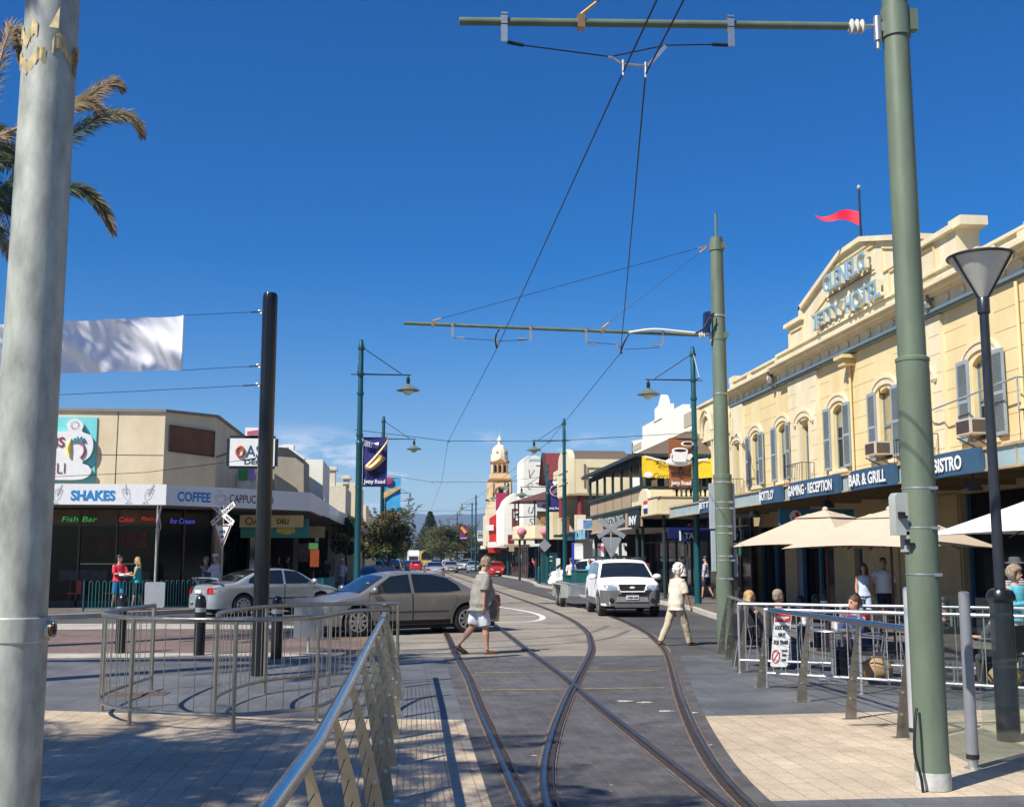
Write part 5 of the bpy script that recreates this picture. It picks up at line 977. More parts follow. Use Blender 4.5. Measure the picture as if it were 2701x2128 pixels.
mb = MB(); mb.box(9.85, 65.7, 3.1, 15, 72.5, 3.25); mb.box(12.6, 66.5, .1, 15, 72.5, 5.5); mb.build('floor_slab', m_shop, B3); shopfront(B3, 12.5, 65.8, 72.5, 3.0, 9)
mb = MB(); [mb.cyl((x, y, .13), (x, y, 3.1), .07, n=8) for x, y in ((10.2, 66), (10.2, 70))]; mb.build('post', m_dgreen, B3)
for (a, b, c, lab) in ((60.7, 64.3, M('beach picture', (.25, .5, .62), .5, var=.6, vs=2.5), 'blue seaside picture panel nearer the camera, under the red columns'), (64.9, 69.9, M('sea picture', (.10, .42, .62), .5, var=.6, vs=2), 'blue picture panel further along, under the red columns')):
    s = thing('picture_panel', lab, 'sign', (10.2, a, 2.8), group='pictorial awning panels'); mb = MB(); mb.box(10.16, a, 2.82, 10.2, b, 3.34); mb.build('panel', c, s); mb = MB(); mb.box(10.14, a+.4, 2.86, 10.16, a+1.0, 3.3); mb.build('dark_figure', m_navy, s)
RR = thing('gabled_roof_building', 'steep dark red gable roof rising behind the barrel roof', 'building', (12, 75, 0)); mb = MB(); mb.prism([(73.1, 7.0), (74.6, 8.68), (76.1, 7.0)], (9.75, 0, 0), Y_, Z_, (.25, 0, 0)); mb.box(9.9, 73.2, 3, 16, 76, 7.1); mb.build('wall', m_cream, RR)
mb = MB(); 
for s_ in (-1, 1): mb.add([(9.5, 74.6, 8.78), (16.5, 74.6, 8.78), (16.5, 74.6+s_*1.75, 6.75), (9.5, 74.6+s_*1.75, 6.75), (9.5, 74.6, 8.70), (16.5, 74.6, 8.70), (16.5, 74.6+s_*1.7, 6.67), (9.5, 74.6+s_*1.7, 6.67)], [(0, 1, 2, 3), (4, 5, 6, 7), (0, 3, 7, 4), (3, 2, 6, 7)])
mb.build('roof', m_redroof, RR, smooth=0); mb = MB(); [mb.bar((9.45, 74.6, 8.78), (9.45, 74.6+s_*1.75, 6.72), .06, .2, (1, 0, 0)) for s_ in (-1, 1)]; mb.build('barge_board', M('dark brown trim', (.04, .025, .02), .6), RR)
# shop with corner balcony
B4 = thing('corner_balcony_shop', 'corner shop with octagonal brown roofed balcony and cream parapet', 'building', (10, 83, 0))
oc = [(13, 80.5), (9.6, 80.6), (8.5, 82.4), (8.5, 86), (13, 86)]
def ring(mb, poly, z0, z1): mb.prism([(p[0], p[1]) for p in poly], (0, 0, z0), X_, Y_, (0, 0, z1-z0))
mb = MB(); ring(mb, oc, 3.2, 4.12); mb.box(10.4, 81.6, .1, 14, 86, 5.9); mb.build('parapet', m_cream, B4)
mb = MB(); ring(mb, [(13, 80.4), (9.55, 80.5), (8.4, 82.35), (8.4, 86.1), (13, 86.1)], 3.12, 3.2); mb.build('band', m_tanp, B4)
mb = MB(); mb.add([(8.2, 82.2, 5.9), (9.45, 80.2, 5.9), (13.5, 80.1, 5.9), (13.5, 86, 5.9), (8.2, 86, 5.9), (10.9, 82.6, 6.75), (13.5, 82.6, 6.75), (13.5, 86, 6.75), (10.9, 86, 6.75)], [(0, 1, 5), (1, 2, 6, 5), (0, 5, 8, 4), (5, 6, 7, 8), (0, 4, 3, 2, 1)]); mb.build('roof', M('dull red brown roof', (.12, .045, .04), .6), B4, smooth=0)
mb = MB(); [mb.box(x-.05, y-.05, 4.1, x+.05, y+.05, 5.9) for x, y in ((9.6, 80.7), (8.6, 82.4), (8.6, 85), (11.4, 80.7), (12.8, 80.7))]; mb.tube([(12.9, 80.65, 4.75), (9.6, 80.65, 4.75), (8.55, 82.4, 4.75), (8.55, 86, 4.75)], .04, 6)
[mb.box(9.7+i*.2, 80.64, 4.12, 9.73+i*.2, 80.67, 4.75) for i in range(16)]; mb.build('balcony_rail', m_dgreen, B4)
mb = MB(); mb.box(9.9, 81.55, 4.15, 12.8, 81.6, 5.8); mb.build('timber_wall', M('timber cream', (.42, .33, .18), .8, var=.2, vs=3, stretch=(6, 1, 1)), B4); shopfront(B4, 10.3, 81, 86, 3.1, 4); mb = MB(); mb.box(10.3, 81.5, .1, 12.6, 81.55, 3.1); mb.build('front_glass', m_shop, B4)
mb = MB(); [mb.cyl((x, y, .13), (x, y, 3.15), .09, n=8) for x, y in ((9.7, 80.9), (8.7, 82.6), (11.3, 80.9))]; mb.build('post', m_dgreen, B4)
s = thing('shop_sign', 'white sign with small red lettering on the corner balcony', 'sign', (10, 80.5, 5.1)); mb = MB(); mb.box(9.75, 80.5, 5.12, 11.4, 80.54, 5.78); mb.build('board', m_signw, s); mb = MB(); letters(mb, 'DRUG', (10.75, 80.49, 5.32), X_, Z_, .55, .28, .02); mb.ell((10.3, 80.48, 5.46), .2, .01, .17, 12, 6); mb.build('lettering', M('pink red print', (.6, .08, .14), .6), s)
s = thing('shop_sign', 'brown and orange picture sign on the corner balcony rail', 'sign', (10.3, 80.5, 4.2)); mb = MB(); mb.box(10.0, 80.52, 4.2, 11.3, 80.56, 4.72); mb.build('board', M('food picture', (.42, .20, .07), .6, var=.6, vs=5), s)
s = thing('shop_sign', 'dark red sign with small white lines of writing on the balcony rail', 'sign', (11.6, 80.5, 4.2)); mb = MB(); mb.box(11.36, 80.52, 4.18, 12.5, 80.56, 4.76); mb.build('board', M('sign brick red', (.25, .06, .04), .6), s); mb = MB(); [mb.box(11.5, 80.49, 4.3+i*.15, 12.3, 80.51, 4.36+i*.15) for i in range(3)]; mb.build('writing', m_signw, s)
for x, lab in ((10.3, 'pink ice cream swirl model hanging under the balcony, right one'), (8.6, 'pink ice cream swirl model hanging at the balcony corner, left one')):
    s = thing('ice_cream_model', lab, 'sign', (x, 80, 3.2)); mb = MB(); mb.ell((x, 80.2, 3.62), .36, .22, .30, 16, 9); mb.build('scoop', M('pink ice cream', (.62, .22, .30), .6, var=.5, vs=3, stretch=(1, 1, 5)), s); mb = MB(); mb.lathe([(.05, -.35), (.24, .0)], (x, 80.2, 3.35), 12); mb.build('cone', M('wafer', (.35, .2, .1), .8), s)
# tall white shop with vertical script
B5 = thing('white_tower_shop', 'tall white shop front with the vertical script word Venus', 'building', (11, 92, 0))
mb = MB(); pr = [(9.95, 3.5), (9.95, 9.7), (10.05, 9.98), (10.3, 10.14), (11.0, 10.16), (11.3, 10.05), (11.42, 9.6), (12.6, 9.55), (14, 9.3), (14, 3.5)]; mb.prism(pr, (0, 91.5, 0), X_, Z_, (0, 5, 0)); mb.build('wall', m_whit, B5)
mb = MB(); [mb.box(10.95, 91.44, z, 13.5, 91.5, z+.05) for z in (9.35, 7.9)]; mb.build('moulding', m_cream, B5)
mb = MB()
for i, ch in enumerate('Venus'): letters(mb, ch, (10.2+.03*i, 91.47, 8.25-i*.98+(.1 if i else 0)), X_, Z_, .5 if i == 0 else .36, .75 if i == 0 else .55, -.028, shear=.25)
mb.build('script_lettering', m_blk, B5)
mb = MB(); letters(mb, 'Jenkins', (10.35, 91.46, 9.62), X_, Z_, .95, .32, .0, shear=.3); mb.build('blue_script', M('blue script', (.05, .22, .45), .6), B5)
B6 = thing('white_gable_shop', 'small white gabled shop front with a curved edge beside the maroon banner', 'building', (9.5, 99, 0)); mb = MB(); mb.prism([(0, 2.9), (0, 6.2), (.5, 7.1), (.9, 7.5), (1.5, 7.0), (2.6, 6.8), (3.0, 2.9)], (9.0, 98.5, 0), X_, Z_, (0, 8, 0)); mb.build('wall', m_whit, B6); mb = MB(); mb.box(9, 98.4, 2.75, 12, 98.5, 2.95); mb.build('awning', m_tanp, B6); shopfront(B6, 10.4, 92, 106, 2.9, 8)
B7 = thing('red_sign_shop', 'shop front covered by a tall red sign panel with a white patch', 'building', (9, 112, 0)); mb = MB(); mb.box(8.7, 112, 3, 14, 120, 6.2); mb.build('wall', m_cream, B7); mb = MB(); mb.prism([(8.75, 3.1), (8.75, 5.7), (9.75, 6.3), (9.75, 3.1)], (0, 111.9, 0), X_, Z_, (0, .1, 0)); mb.build('red_panel', M('red acrylic', (.55, .03, .03), .4, var=.1), B7); mb = MB(); mb.box(8.4, 111.7, 4.5, 9.15, 111.8, 5.05); mb.build('white_patch', m_signw, B7)
mb = MB(); mb.prism([(-.6, 0), (-.5, 1.2), (-.1, .9), (.1, 1.6), (.3, .9), (.7, 1.2), (.6, 0)], (9.2, 111.6, 2.3), X_, Z_, (0, .1, 0)); mb.build('red_cutout', M('red acrylic'), B7)
B8 = thing('pink_panel_shop', 'far shop with a small crimson upper panel', 'building', (11, 125, 0)); mb = MB(); mb.box(10.4, 124, 3, 15, 134, 8.0); mb.build('wall', m_cream, B8); mb = MB(); mb.box(10.4, 123.9, 7.0, 11.9, 124, 8.9); mb.build('panel', M('crimson panel', (.4, .02, .07), .5), B8)
rnd = random.Random(21)
for i in range(7):
    y = 108+i*22; x = 10.2+i*.35; h = rnd.choice([4.6, 5.4, 6.2, 5.0]); t = thing('far_shop', 'far shop number %s beyond the red sign, low among the trees' % ['one', 'two', 'three', 'four', 'five', 'six', 'seven'][i], 'building', (x, y, 0)); mb = MB(); mb.box(x+2, y, 3, x+9, y+20, h); mb.build('wall', rnd.choice([m_cream, m_whit, m_tanw]), t); mb = MB(); mb.box(x-1.2, y, 2.8, x+2, y+20, 3.15); mb.build('awning', rnd.choice([m_tanp, m_dgreen, m_signb, m_whit]), t); mb = MB(); mb.box(x+2, y+.1, .1, x+8.5, y+19.8, 2.98); mb.build('shop_window', m_shop, t)
for i, (x, y, z, w_, h_, c) in enumerate([(7.95, 104, 2.75, .8, .5, m_signw), (8.2, 108, 3.0, .5, .35, m_signb), (9.1, 96, 2.95, .55, .8, m_bmar), (8.8, 92, 2.3, .45, .55, m_tanp), (9.1, 100, 3.1, .7, .25, m_red), (12.2, 63.5, 1.9, .9, .7, m_signw), (10.9, 63.6, 1.85, .8, .75, m_signw), (9.9, 64, 1.7, .5, .9, m_signw)]):
    t = thing('small_shop_sign', ['tiny white sign above the far awning', 'tiny blue sign high over the far awning', 'dark red hanging sign under the maroon banner', 'tan hanging sign under the far awning', 'small red strip sign over the far awning', 'pale square poster with a dark round spot', 'pale square poster with a pink shape', 'pale upright poster behind the trailer'][i], 'sign', (x, y, z)); mb = MB(); mb.box(x, y, z, x+w_, y+.06, z+h_); mb.build('board', c, t)
    if i == 5: mb = MB(); mb.ell((x+.65, y-.02, z+.4), .16, .02, .15, 12, 6); mb.build('round_spot', m_blk, t)
    if i == 6: mb = MB(); mb.prism([(.2, .55), (.7, .6), (.6, .2), (.45, .4)], (x, y-.02, z), X_, Z_, (0, .01, 0)); mb.build('pink_shape', M('pink red print'), t)
# clock tower far up the street
T = thing('bell_tower', 'ornate cream and orange domed tower rising over the street', 'tower', (13.24, 152, 0)); cx, cy = 13.3, 152.5
m_tc = M('tower cream', (.70, .53, .29), .85, var=.08, vs=.8); m_to = M('tower terracotta', (.46, .20, .08), .85, var=.1, vs=.8)
def sq(mb, hw, z0, z1, ch=0): mb.prism([(-hw, -hw+ch), (-hw+ch, -hw), (hw-ch, -hw), (hw, -hw+ch), (hw, hw-ch), (hw-ch, hw), (-hw+ch, hw), (-hw, hw-ch)] if ch else [(-hw, -hw), (hw, -hw), (hw, hw), (-hw, hw)], (cx, cy, z0), X_, Y_, (0, 0, z1-z0))
mb = MB(); sq(mb, 1.98, 0, 7.3); sq(mb, 1.8, 7.3, 8.6); sq(mb, 1.62, 8.6, 9.35); sq(mb, 1.42, 9.35, 12.0); sq(mb, 1.3, 12.5, 13.15); sq(mb, 1.12, 13.15, 14.7, .35); sq(mb, 1.2, 14.85, 14.95, .4); mb.build('tower_wall', m_tc, T)
mb = MB(); sq(mb, 1.75, 8.5, 8.62); sq(mb, 2.02, 7.2, 7.35); sq(mb, 1.5, 12.0, 12.12); sq(mb, 1.56, 12.2, 12.32); sq(mb, 1.46, 12.32, 12.5); sq(mb, 1.24, 13.15, 13.25, .3); sq(mb, 1.30, 14.68, 14.85, .4); mb.build('string_band', m_to, T)
mb = MB()
for s_ in (-1, 1):
    for d in (0, 1):
        for q in (-1.2, 1.2): 
            p = [0, 0]; p[d] = q; p[1-d] = s_*1.45; mb.box(cx+p[0]-.18, cy+p[1]-.18, 9.4, cx+p[0]+.18, cy+p[1]+.18, 12.0)
mb.build('corner_pilaster', M('tower pale ochre', (.66, .48, .26), .85), T)
mb = MB(); mb.tube([(cx+.85*math.cos(i*math.pi/12), cy-1.46, 10.5+.85*math.sin(i*math.pi/12)) for i in range(13)], .12, 6); mb.tube([(cx-1.46, cy+.85*math.cos(i*math.pi/12), 10.5+.85*math.sin(i*math.pi/12)) for i in range(13)], .12, 6); mb.box(cx-.62, cy-1.5, 9.4, cx-.45, cy-1.42, 10.5); mb.build('arch_moulding', m_to, T)
mb = MB(); mb.prism([(-.32, 9.8), (.32, 9.8), (.32, 11.0), (.2, 11.25), (0, 11.35), (-.2, 11.25), (-.32, 11.0)], (cx+.05, cy-1.5, 0), X_, Z_, (0, .05, 0))
for dx in (-.62, 0, .62): mb.prism([(-.13, 13.35), (.13, 13.35), (.13, 14.2), (0, 14.38), (-.13, 14.2)], (cx+dx, cy-1.16, 0), X_, Z_, (0, .05, 0))
mb.build('belfry_opening', m_win, T)
mb = MB(); [mb.cyl((cx+dx, cy-1.2, 13.25), (cx+dx, cy-1.2, 14.68), .09, n=8) for dx in (-.95, -.33, .33, .95)]; mb.build('column', m_to, T)
mb = MB(); mb.lathe([(1.18, 14.95), (1.2, 15.4), (1.16, 15.9), (1.0, 16.5), (.72, 16.95), (.4, 17.15), (.26, 17.2)], (cx, cy, 0), 12); mb.lathe([(.26, 17.1), (.24, 17.7), (.36, 17.75), (.34, 17.85), (.28, 18.0), (.08, 18.3), (.03, 18.5), (.02, 19.1)], (cx, cy, 0), 10); mb.build('dome', M('dome cream', (.76, .68, .50), .8), T, smooth=20)
mb = MB()
for k in range(6):
    a = k*math.pi/3-math.pi/2-.35; mb.prism([(-.26, 0), (.26, 0), (0, .42)], (cx+1.16*math.cos(a), cy+1.16*math.sin(a), 15.9), (-math.sin(a), math.cos(a), 0), Z_, (-math.cos(a)*.3, -math.sin(a)*.3, 0))
mb.prism([(-.55, 14.9), (.55, 14.9), (0, 15.25)], (cx, cy-1.32, 0), X_, Z_, (0, .2, 0)); mb.build('dormer', m_to, T)
mb = MB(); [mb.ell((cx+1.05*math.cos(k*math.pi/2+.78), cy+1.05*math.sin(k*math.pi/2+.78), 17.0-.9), .12, .12, .2, 8, 6) for k in range(0)] ; mb.prism([(0, 0), (.5, 0), (.5, .12), (0, .3)], (cx-1.95, cy-1.5, 9.4), X_, Z_, (0, 1, 0)); mb.build('side_canopy', m_dark, T)
# ------------------------------------------------------------------ deli and street buildings on the left
m_deli = M('deli render', (.72, .61, .42), .88, vs=1.3, bump=.2, bs=14, col2=(.60, .50, .33), stretch=(1, 1, .5)); m_awn = M('white awning sheet', (.72, .72, .72), .5, var=.04); m_neon = {}
m_awn2 = 0
D = thing('deli_building', 'cream cornered deli building with a white wrap-around awning on the left', 'building', (-12, 41, 0))
def wall_pts(mb, pts, z0, z1, th=.3):
    for (a, b), (c, d) in zip(pts, pts[1:]):
        v = Vector((c-a, d-b, 0)); n = Vector((v.y, -v.x, 0)).normalized()*-th; mb.prism([(0, 0), (1, 0), (1, 1), (0, 1)], (a, b, z0), v, Vector((0, 0, z1-z0)), n)
mb = MB(); wall_pts(mb, [(-30, 40), (-8.3, 40), (-6.75, 41.4), (-6.7, 55)], 3.9, 6.83); mb.box(-30, 40.3, 3.9, -8.5, 54, 6.6); mb.box(-8.6, 41.8, 3.9, -7.0, 54.8, 6.6); mb.build('upper_wall', m_deli, D)
mb = MB(); wall_pts(mb, [(-30, 39.93), (-8.27, 39.93), (-6.68, 41.36), (-6.62, 55)], 6.83, 6.93, .4); mb.build('coping', M('grey coping', (.22, .2, .17), .8), D)
mb = MB(); mb.box(-9.92, 39.985, 3.95, -9.905, 39.998, 6.82); mb.box(-30, 39.985, 5.32, -8.31, 39.998, 5.325); mb.box(-14.6, 39.985, 3.95, -14.585, 39.998, 6.82); mb.build('panel_joint', m_blk, D)
mb = MB(); u_ = Vector((1.55, 1.4, 0)).normalized(); n_ = Vector((1.4, -1.55, 0)).normalized(); o_ = Vector((-8.3, 40, 0))+n_*.02; mb.prism([(.15, 5.48), (1.98, 5.40), (1.98, 6.3), (.15, 6.38)], o_, u_, Z_, n_*.03); mb.build('rust_panel', M('rusty sheet', (.24, .085, .04), .8, var=.25, vs=3, col2=(.13, .06, .035)), D)
mb = MB(); [mb.bar(o_+n_*.035+u_*a+Z_*b, o_+n_*.035+u_*c+Z_*d, .04, .04) for a, b, c, d in ((.15, 5.48, 1.98, 5.40), (.15, 6.38, 1.98, 6.3), (.15, 5.48, .15, 6.38), (1.98, 5.4, 1.98, 6.3))]; mb.build('panel_frame', m_dark, D)
AW = [(-30, 37), (-7.55, 37), (-3.27, 41.2), (-3.2, 46.5)]
mb = MB(); wall_pts(mb, AW, 3.45, 4.11, .12); mb.build('awning_fascia', m_awn, D)
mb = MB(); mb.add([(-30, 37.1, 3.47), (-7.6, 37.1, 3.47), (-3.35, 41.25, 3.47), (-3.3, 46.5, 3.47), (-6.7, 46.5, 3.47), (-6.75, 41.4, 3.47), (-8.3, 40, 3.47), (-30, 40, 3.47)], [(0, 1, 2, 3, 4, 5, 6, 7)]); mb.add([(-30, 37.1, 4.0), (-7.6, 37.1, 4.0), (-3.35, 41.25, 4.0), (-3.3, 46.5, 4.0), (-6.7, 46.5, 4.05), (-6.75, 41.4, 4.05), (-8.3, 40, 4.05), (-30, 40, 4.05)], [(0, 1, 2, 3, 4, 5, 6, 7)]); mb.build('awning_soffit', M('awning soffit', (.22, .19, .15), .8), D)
m_bl = M('letter bright blue', (.01, .22, .52), .5); mb = MB(); letters(mb, 'SHAKES', (-10.52, 36.99, 3.58), X_, Z_, 1.38, .33, .035)
uf = Vector((4.28, 4.2, 0)).normalized(); nf = Vector((4.2, -4.28, 0)).normalized(); of = Vector((-7.55, 37, 0))+nf*.004
letters(mb, 'COFFEE', of+uf*.42+Z_*3.58, uf, Z_, 1.28, .33, .035); mb.build('blue_lettering', m_bl, D)
mb = MB(); letters(mb, 'CAPPUCCINO', of+uf*2.45+Z_*3.62, uf, Z_, 1.85, .28, .01); mb.build('brown_lettering', M('letter brown', (.12, .05, .03), .6), D)
m_line = M('sketch line grey', (.30, .30, .34), .7); mb = MB()
def glass_sketch(o, u, s, tilt=0):
    P = lambda a, b: o+u*(a+tilt*b)*s+Z_*b*s+u.cross(Z_)*.006
    for q in ([(-.15, .5), (-.11, .2), (-.03, .12), (-.02, .05), (-.12, 0), (.12, 0), (.02, .05), (.03, .12), (.10, .2), (.13, .5), (-.13, .5)], [(-.02, .28), (.04, .7)], [(.0, .28), (.06, .7)], [(-.11, .4), (.11, .4)], [(-.13, .5), (-.06, .55), (.06, .55), (.13, .5)]): mb.tube([P(*p) for p in q], .0045, 4)
glass_sketch(Vector((-8.72, 36.985, 3.52)), X_, .85, -.25); glass_sketch(Vector((-8.2, 36.985, 3.52)), X_, .85, .35); glass_sketch(Vector((-11.0, 36.985, 3.5)), X_, .85, .25)
P = lambda a, b: of+uf*(2.08+a)+Z_*(3.6+b)+nf*.006
for q in ([(-.2, .24), (-.16, .06), (-.08, 0), (.08, 0), (.16, .06), (.2, .24), (0, .29), (-.2, .24), (0, .2), (.2, .24)], [(.19, .2), (.28, .18), (.24, .08), (.16, .08)], [(-.28, .0), (-.1, -.06), (.1, -.06), (.28, 0)], [(-.1, .33), (-.13, .42), (-.08, .48)], [(.02, .35), (-.02, .44), (.04, .5)]): mb.tube([P(*p) for p in q], .006, 4)
mb.build('cup_and_glass_sketches', m_line, D)
# glazed shop front with neon words
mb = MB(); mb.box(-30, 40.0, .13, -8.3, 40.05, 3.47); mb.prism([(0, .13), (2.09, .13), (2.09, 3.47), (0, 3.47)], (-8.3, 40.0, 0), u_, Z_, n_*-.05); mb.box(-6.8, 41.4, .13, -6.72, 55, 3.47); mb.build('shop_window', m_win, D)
mb = MB()
for x in (-14.3, -12.6, -11.0, -9.75, -8.35): mb.box(x-.035, 39.93, .13, x+.035, 39.995, 3.45)
mb.box(-30, 39.93, .13, -8.3, 39.99, .32); mb.box(-30, 39.94, 2.85, -8.3, 39.99, 2.91)
for d in (.9, 2.05): mb.obox(Vector((-8.3, 40, 1.8))+u_*d+n_*.03, u_*.035, n_*.03, Z_*1.66)
mb.build('window_mullion', M('bronze frame', (.035, .028, .022), .4), D)
mb = MB(); mb.obox(Vector((-8.3, 40, 1.8))+u_*2.3+n_*.05, u_*.16, n_*.04, Z_*1.66); mb.build('cream_pier', M('pier cream', (.32, .27, .2), .8), D)
mb = MB(); mb.box(-30, 39.97, 2.92, -8.36, 39.992, 3.42); mb.build('transom_panel', M('brown transom', (.10, .05, .025), .5, var=.5, vs=1.2), D)
for txt, x, w_, c, cname in (('Fish Bar', -11.6, 1.15, (.02, .5, .12), 'green'), ('Cakes', -9.75+.05, .48, (.7, .03, .02), 'red'), ('Pastry', -8.95, .52, (.7, .05, .03), 'red')):
    mb = MB(); letters(mb, txt, (x, 39.92, 3.0), X_, Z_, w_, .17, -.01, shear=.25); mb.build('neon_word', M('neon '+cname, c, .5, emit=.45), D)
mb = MB(); letters(mb, 'Ice Cream', Vector((-8.3, 40, 2.96))+u_*.32+n_*.06, u_, Z_, .95, .18, -.01, shear=.25); mb.build('neon_word', M('neon blue', (.10, .12, .8), .5, emit=.55), D)
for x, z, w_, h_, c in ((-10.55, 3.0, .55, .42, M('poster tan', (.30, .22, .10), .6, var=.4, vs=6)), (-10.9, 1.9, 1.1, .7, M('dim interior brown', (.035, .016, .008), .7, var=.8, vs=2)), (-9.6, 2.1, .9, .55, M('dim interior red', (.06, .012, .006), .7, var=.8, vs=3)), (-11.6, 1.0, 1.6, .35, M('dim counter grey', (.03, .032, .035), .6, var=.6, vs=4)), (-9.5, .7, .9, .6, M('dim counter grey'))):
    mb = MB(); mb.box(x, 39.975, z, x+w_, 39.99, z+h_); mb.build('window_poster', c, D)  # apart from the tan poster, flat panels painted as the dim interior
mb = MB(); mb.box(-10.9, 39.9, 1.55, -8.9, 39.93, 1.58); mb.build('counter_light', M('strip reflection', (.5, .48, .42), .4), D)  # pale bar painted as a strip of reflected light on the glass
mb = MB()
for x, z in ((-11.2, .13), (-10.0, .13)): 
    for dx in (0, .4): mb.cyl((x+dx, 39.7, .13), (x+dx+.05, 39.75, .95), .012, n=5)
    mb.box(x-.02, 39.6, .55, x+.45, 39.85, .6); mb.box(x+.3, 39.6, .6, x+.45, 39.64, 1.0)
mb.build('cafe_stool', M('red plastic', (.35, .02, .015), .5), D)
s = thing('deli_mural_sign', 'round edged white cut-out sign with fruit and palm shapes on a turquoise panel', 'sign', (-11.3, 39.9, 4.4)); mb = MB(); mb.box(-12.9, 39.95, 4.35, -10.6, 39.99, 6.62); mb.build('turquoise_panel', M('turquoise paint', (.17, .60, .60), .7, var=.06), s)
mb = MB(); outl = [(-13, 4.45), (-11.35, 4.42), (-10.85, 4.5), (-10.68, 4.72), (-10.8, 4.92), (-11.0, 5.02), (-10.75, 5.25), (-10.66, 5.6), (-10.75, 5.95), (-11.05, 6.1), (-11.02, 6.35), (-11.2, 6.52), (-11.42, 6.52), (-11.58, 6.35), (-11.55, 6.12), (-12.1, 6.1), (-13, 6.1)]
mb.prism([(p.x, p.y) for p in smooth_path([(a, b, 0) for a, b in outl], 4)], (0, 39.8, 0), X_, Z_, (0, .1, 0)); mb.build('cut_out', m_signw, s)
mb = MB(); mb.tube([(-11.4, 39.77, 5.2), (-11.47, 39.77, 5.5), (-11.4, 39.77, 5.85)], [.04, .09, .02], 6); mb.build('banana', M('banana yellow', (.75, .6, .1), .6), s)
mb = MB(); mb.tube(smooth_path([(-11.05, 39.78, 5.18), (-10.93, 39.78, 5.4), (-11.0, 39.78, 5.65), (-11.15, 39.78, 5.75)], 4), .045, 6); mb.build('palm_stem', M('stem mauve', (.35, .14, .22), .6), s)
mb = MB(); [mb.tube([(-11.12, 39.77, 5.75), (-11.12+.18*math.cos(a), 39.77, 5.8+.12*math.sin(a)), (-11.12+.26*math.cos(a), 39.77, 5.72+.1*math.sin(a))], [.03, .03, .006], 5) for a in (-.2, .5, 1.2, 2.0, 2.7, 3.4)]; mb.build('palm_leaf', M('leaf teal', (.03, .25, .32), .6), s)
mb = MB(); letters(mb, 'OASIS', (-12.9, 39.78, 5.55), X_, Z_, 1.3, .35, .02); letters(mb, 'DELI', (-12.4, 39.78, 4.65), X_, Z_, .85, .35, -.01); [mb.tube([(-11.3+.1*math.cos(a), 39.78, 6.32+.1*math.sin(a)), (-11.3+.15*math.cos(a), 39.78, 6.32+.15*math.sin(a))], .008, 4) for a in [k*.5236 for k in range(12)]]; mb.build('lettering', M('plum print', (.2, .03, .08), .6), s)
# projecting signs
s = thing('projecting_sign', 'white projecting sign reading OASIS DELI above the corner awning', 'sign', (-5.3, 39.4, 4.9)); mb = MB(); mb.box(-5.96, 39.45, 4.92, -4.42, 39.6, 5.88); mb.build('panel', m_signw, s)
mb = MB(); [mb.bar(a, b, .04, .2) for a, b in (((-5.97, 39.5, 4.92), (-4.41, 39.5, 4.92)), ((-5.97, 39.5, 5.88), (-4.41, 39.5, 5.88)), ((-5.97, 39.5, 4.92), (-5.97, 39.5, 5.88)), ((-4.41, 39.5, 4.92), (-4.41, 39.5, 5.88)))]; mb.bar((-6.7, 41.4, 5.4), (-5.96, 39.6, 5.4), .06, .06); mb.build('frame', m_dark, s)
mb = MB(); mb.tube([(-5.6+.12*math.cos(i*.5236), 39.43, 5.42+.17*math.sin(i*.5236)) for i in range(12)], .055, 6, closed=True); mb.build('letter_o', M('orange glaze', (.5, .10, .03), .5), s)
mb = MB(); letters(mb, 'ASIS', (-5.42, 39.44, 5.22), X_, Z_, .92, .42, .01); letters(mb, 'DELI', (-5.45, 39.44, 4.98), X_, Z_, .6, .17, .02); mb.build('lettering', m_signb, s)
s = thing('projecting_sign', 'small white sign with red stripes perched on the OASIS DELI sign', 'sign', (-5.1, 39.4, 5.9)); mb = MB(); mb.box(-5.46, 39.48, 5.90, -4.75, 39.56, 6.27); mb.build('panel', m_signw, s); mb = MB(); [mb.bar((-5.4, 39.47, 5.97+i*.07), (-4.9, 39.47, 6.05+i*.07), .02, .025) for i in range(3)]; mb.build('stripes', M('pink red print'), s)
s = thing('hanging_sign', 'cream under-awning sign reading OASIS DELI', 'sign', (-4.6, 42, 2.9)); mb = MB(); mb.box(-5.9, 42, 2.88, -3.6, 42.1, 3.32); mb.build('panel', M('aged cream acrylic', (.55, .45, .24), .5), s); mb = MB(); letters(mb, 'OASIS', (-5.7, 41.99, 2.96), X_, Z_, .95, .28, .01); letters(mb, 'DELI', (-4.55, 41.99, 3.0), X_, Z_, .42, .18, .03); mb.build('lettering', m_blk, s)
s = thing('hanging_sign', 'teal sign board hanging below the cream OASIS DELI sign', 'sign', (-4.6, 42.3, 2.5)); mb = MB(); mb.box(-5.9, 42.3, 2.5, -3.42, 42.4, 3.2); mb.build('panel', M('teal acrylic', (.02, .20, .17), .5), s); mb = MB(); mb.ell((-4.25, 42.29, 2.78), .36, .02, .17, 16, 6); mb.build('food_print', M('food yellow', (.5, .42, .08), .6, var=.4, vs=9), s)
s = thing('wall_poster', 'green and violet poster on a pale board above the awning corner', 'sign', (-5.9, 42, 4.2)); mb = MB(); mb.box(-6.1, 42.3, 4.1, -5.35, 42.4, 5.3); mb.build('board', M('weathered board', (.4, .42, .38), .8, var=.2, vs=4), s); mb = MB(); mb.box(-6.05, 42.27, 4.6, -5.7, 42.3, 5.3); mb.build('green_part', M('leaf green print', (.03, .22, .05), .6), s); mb = MB(); mb.ell((-5.55, 42.27, 4.9), .15, .02, .35, 12, 6); mb.build('violet_part', M('violet print', (.25, .2, .45), .6), s)
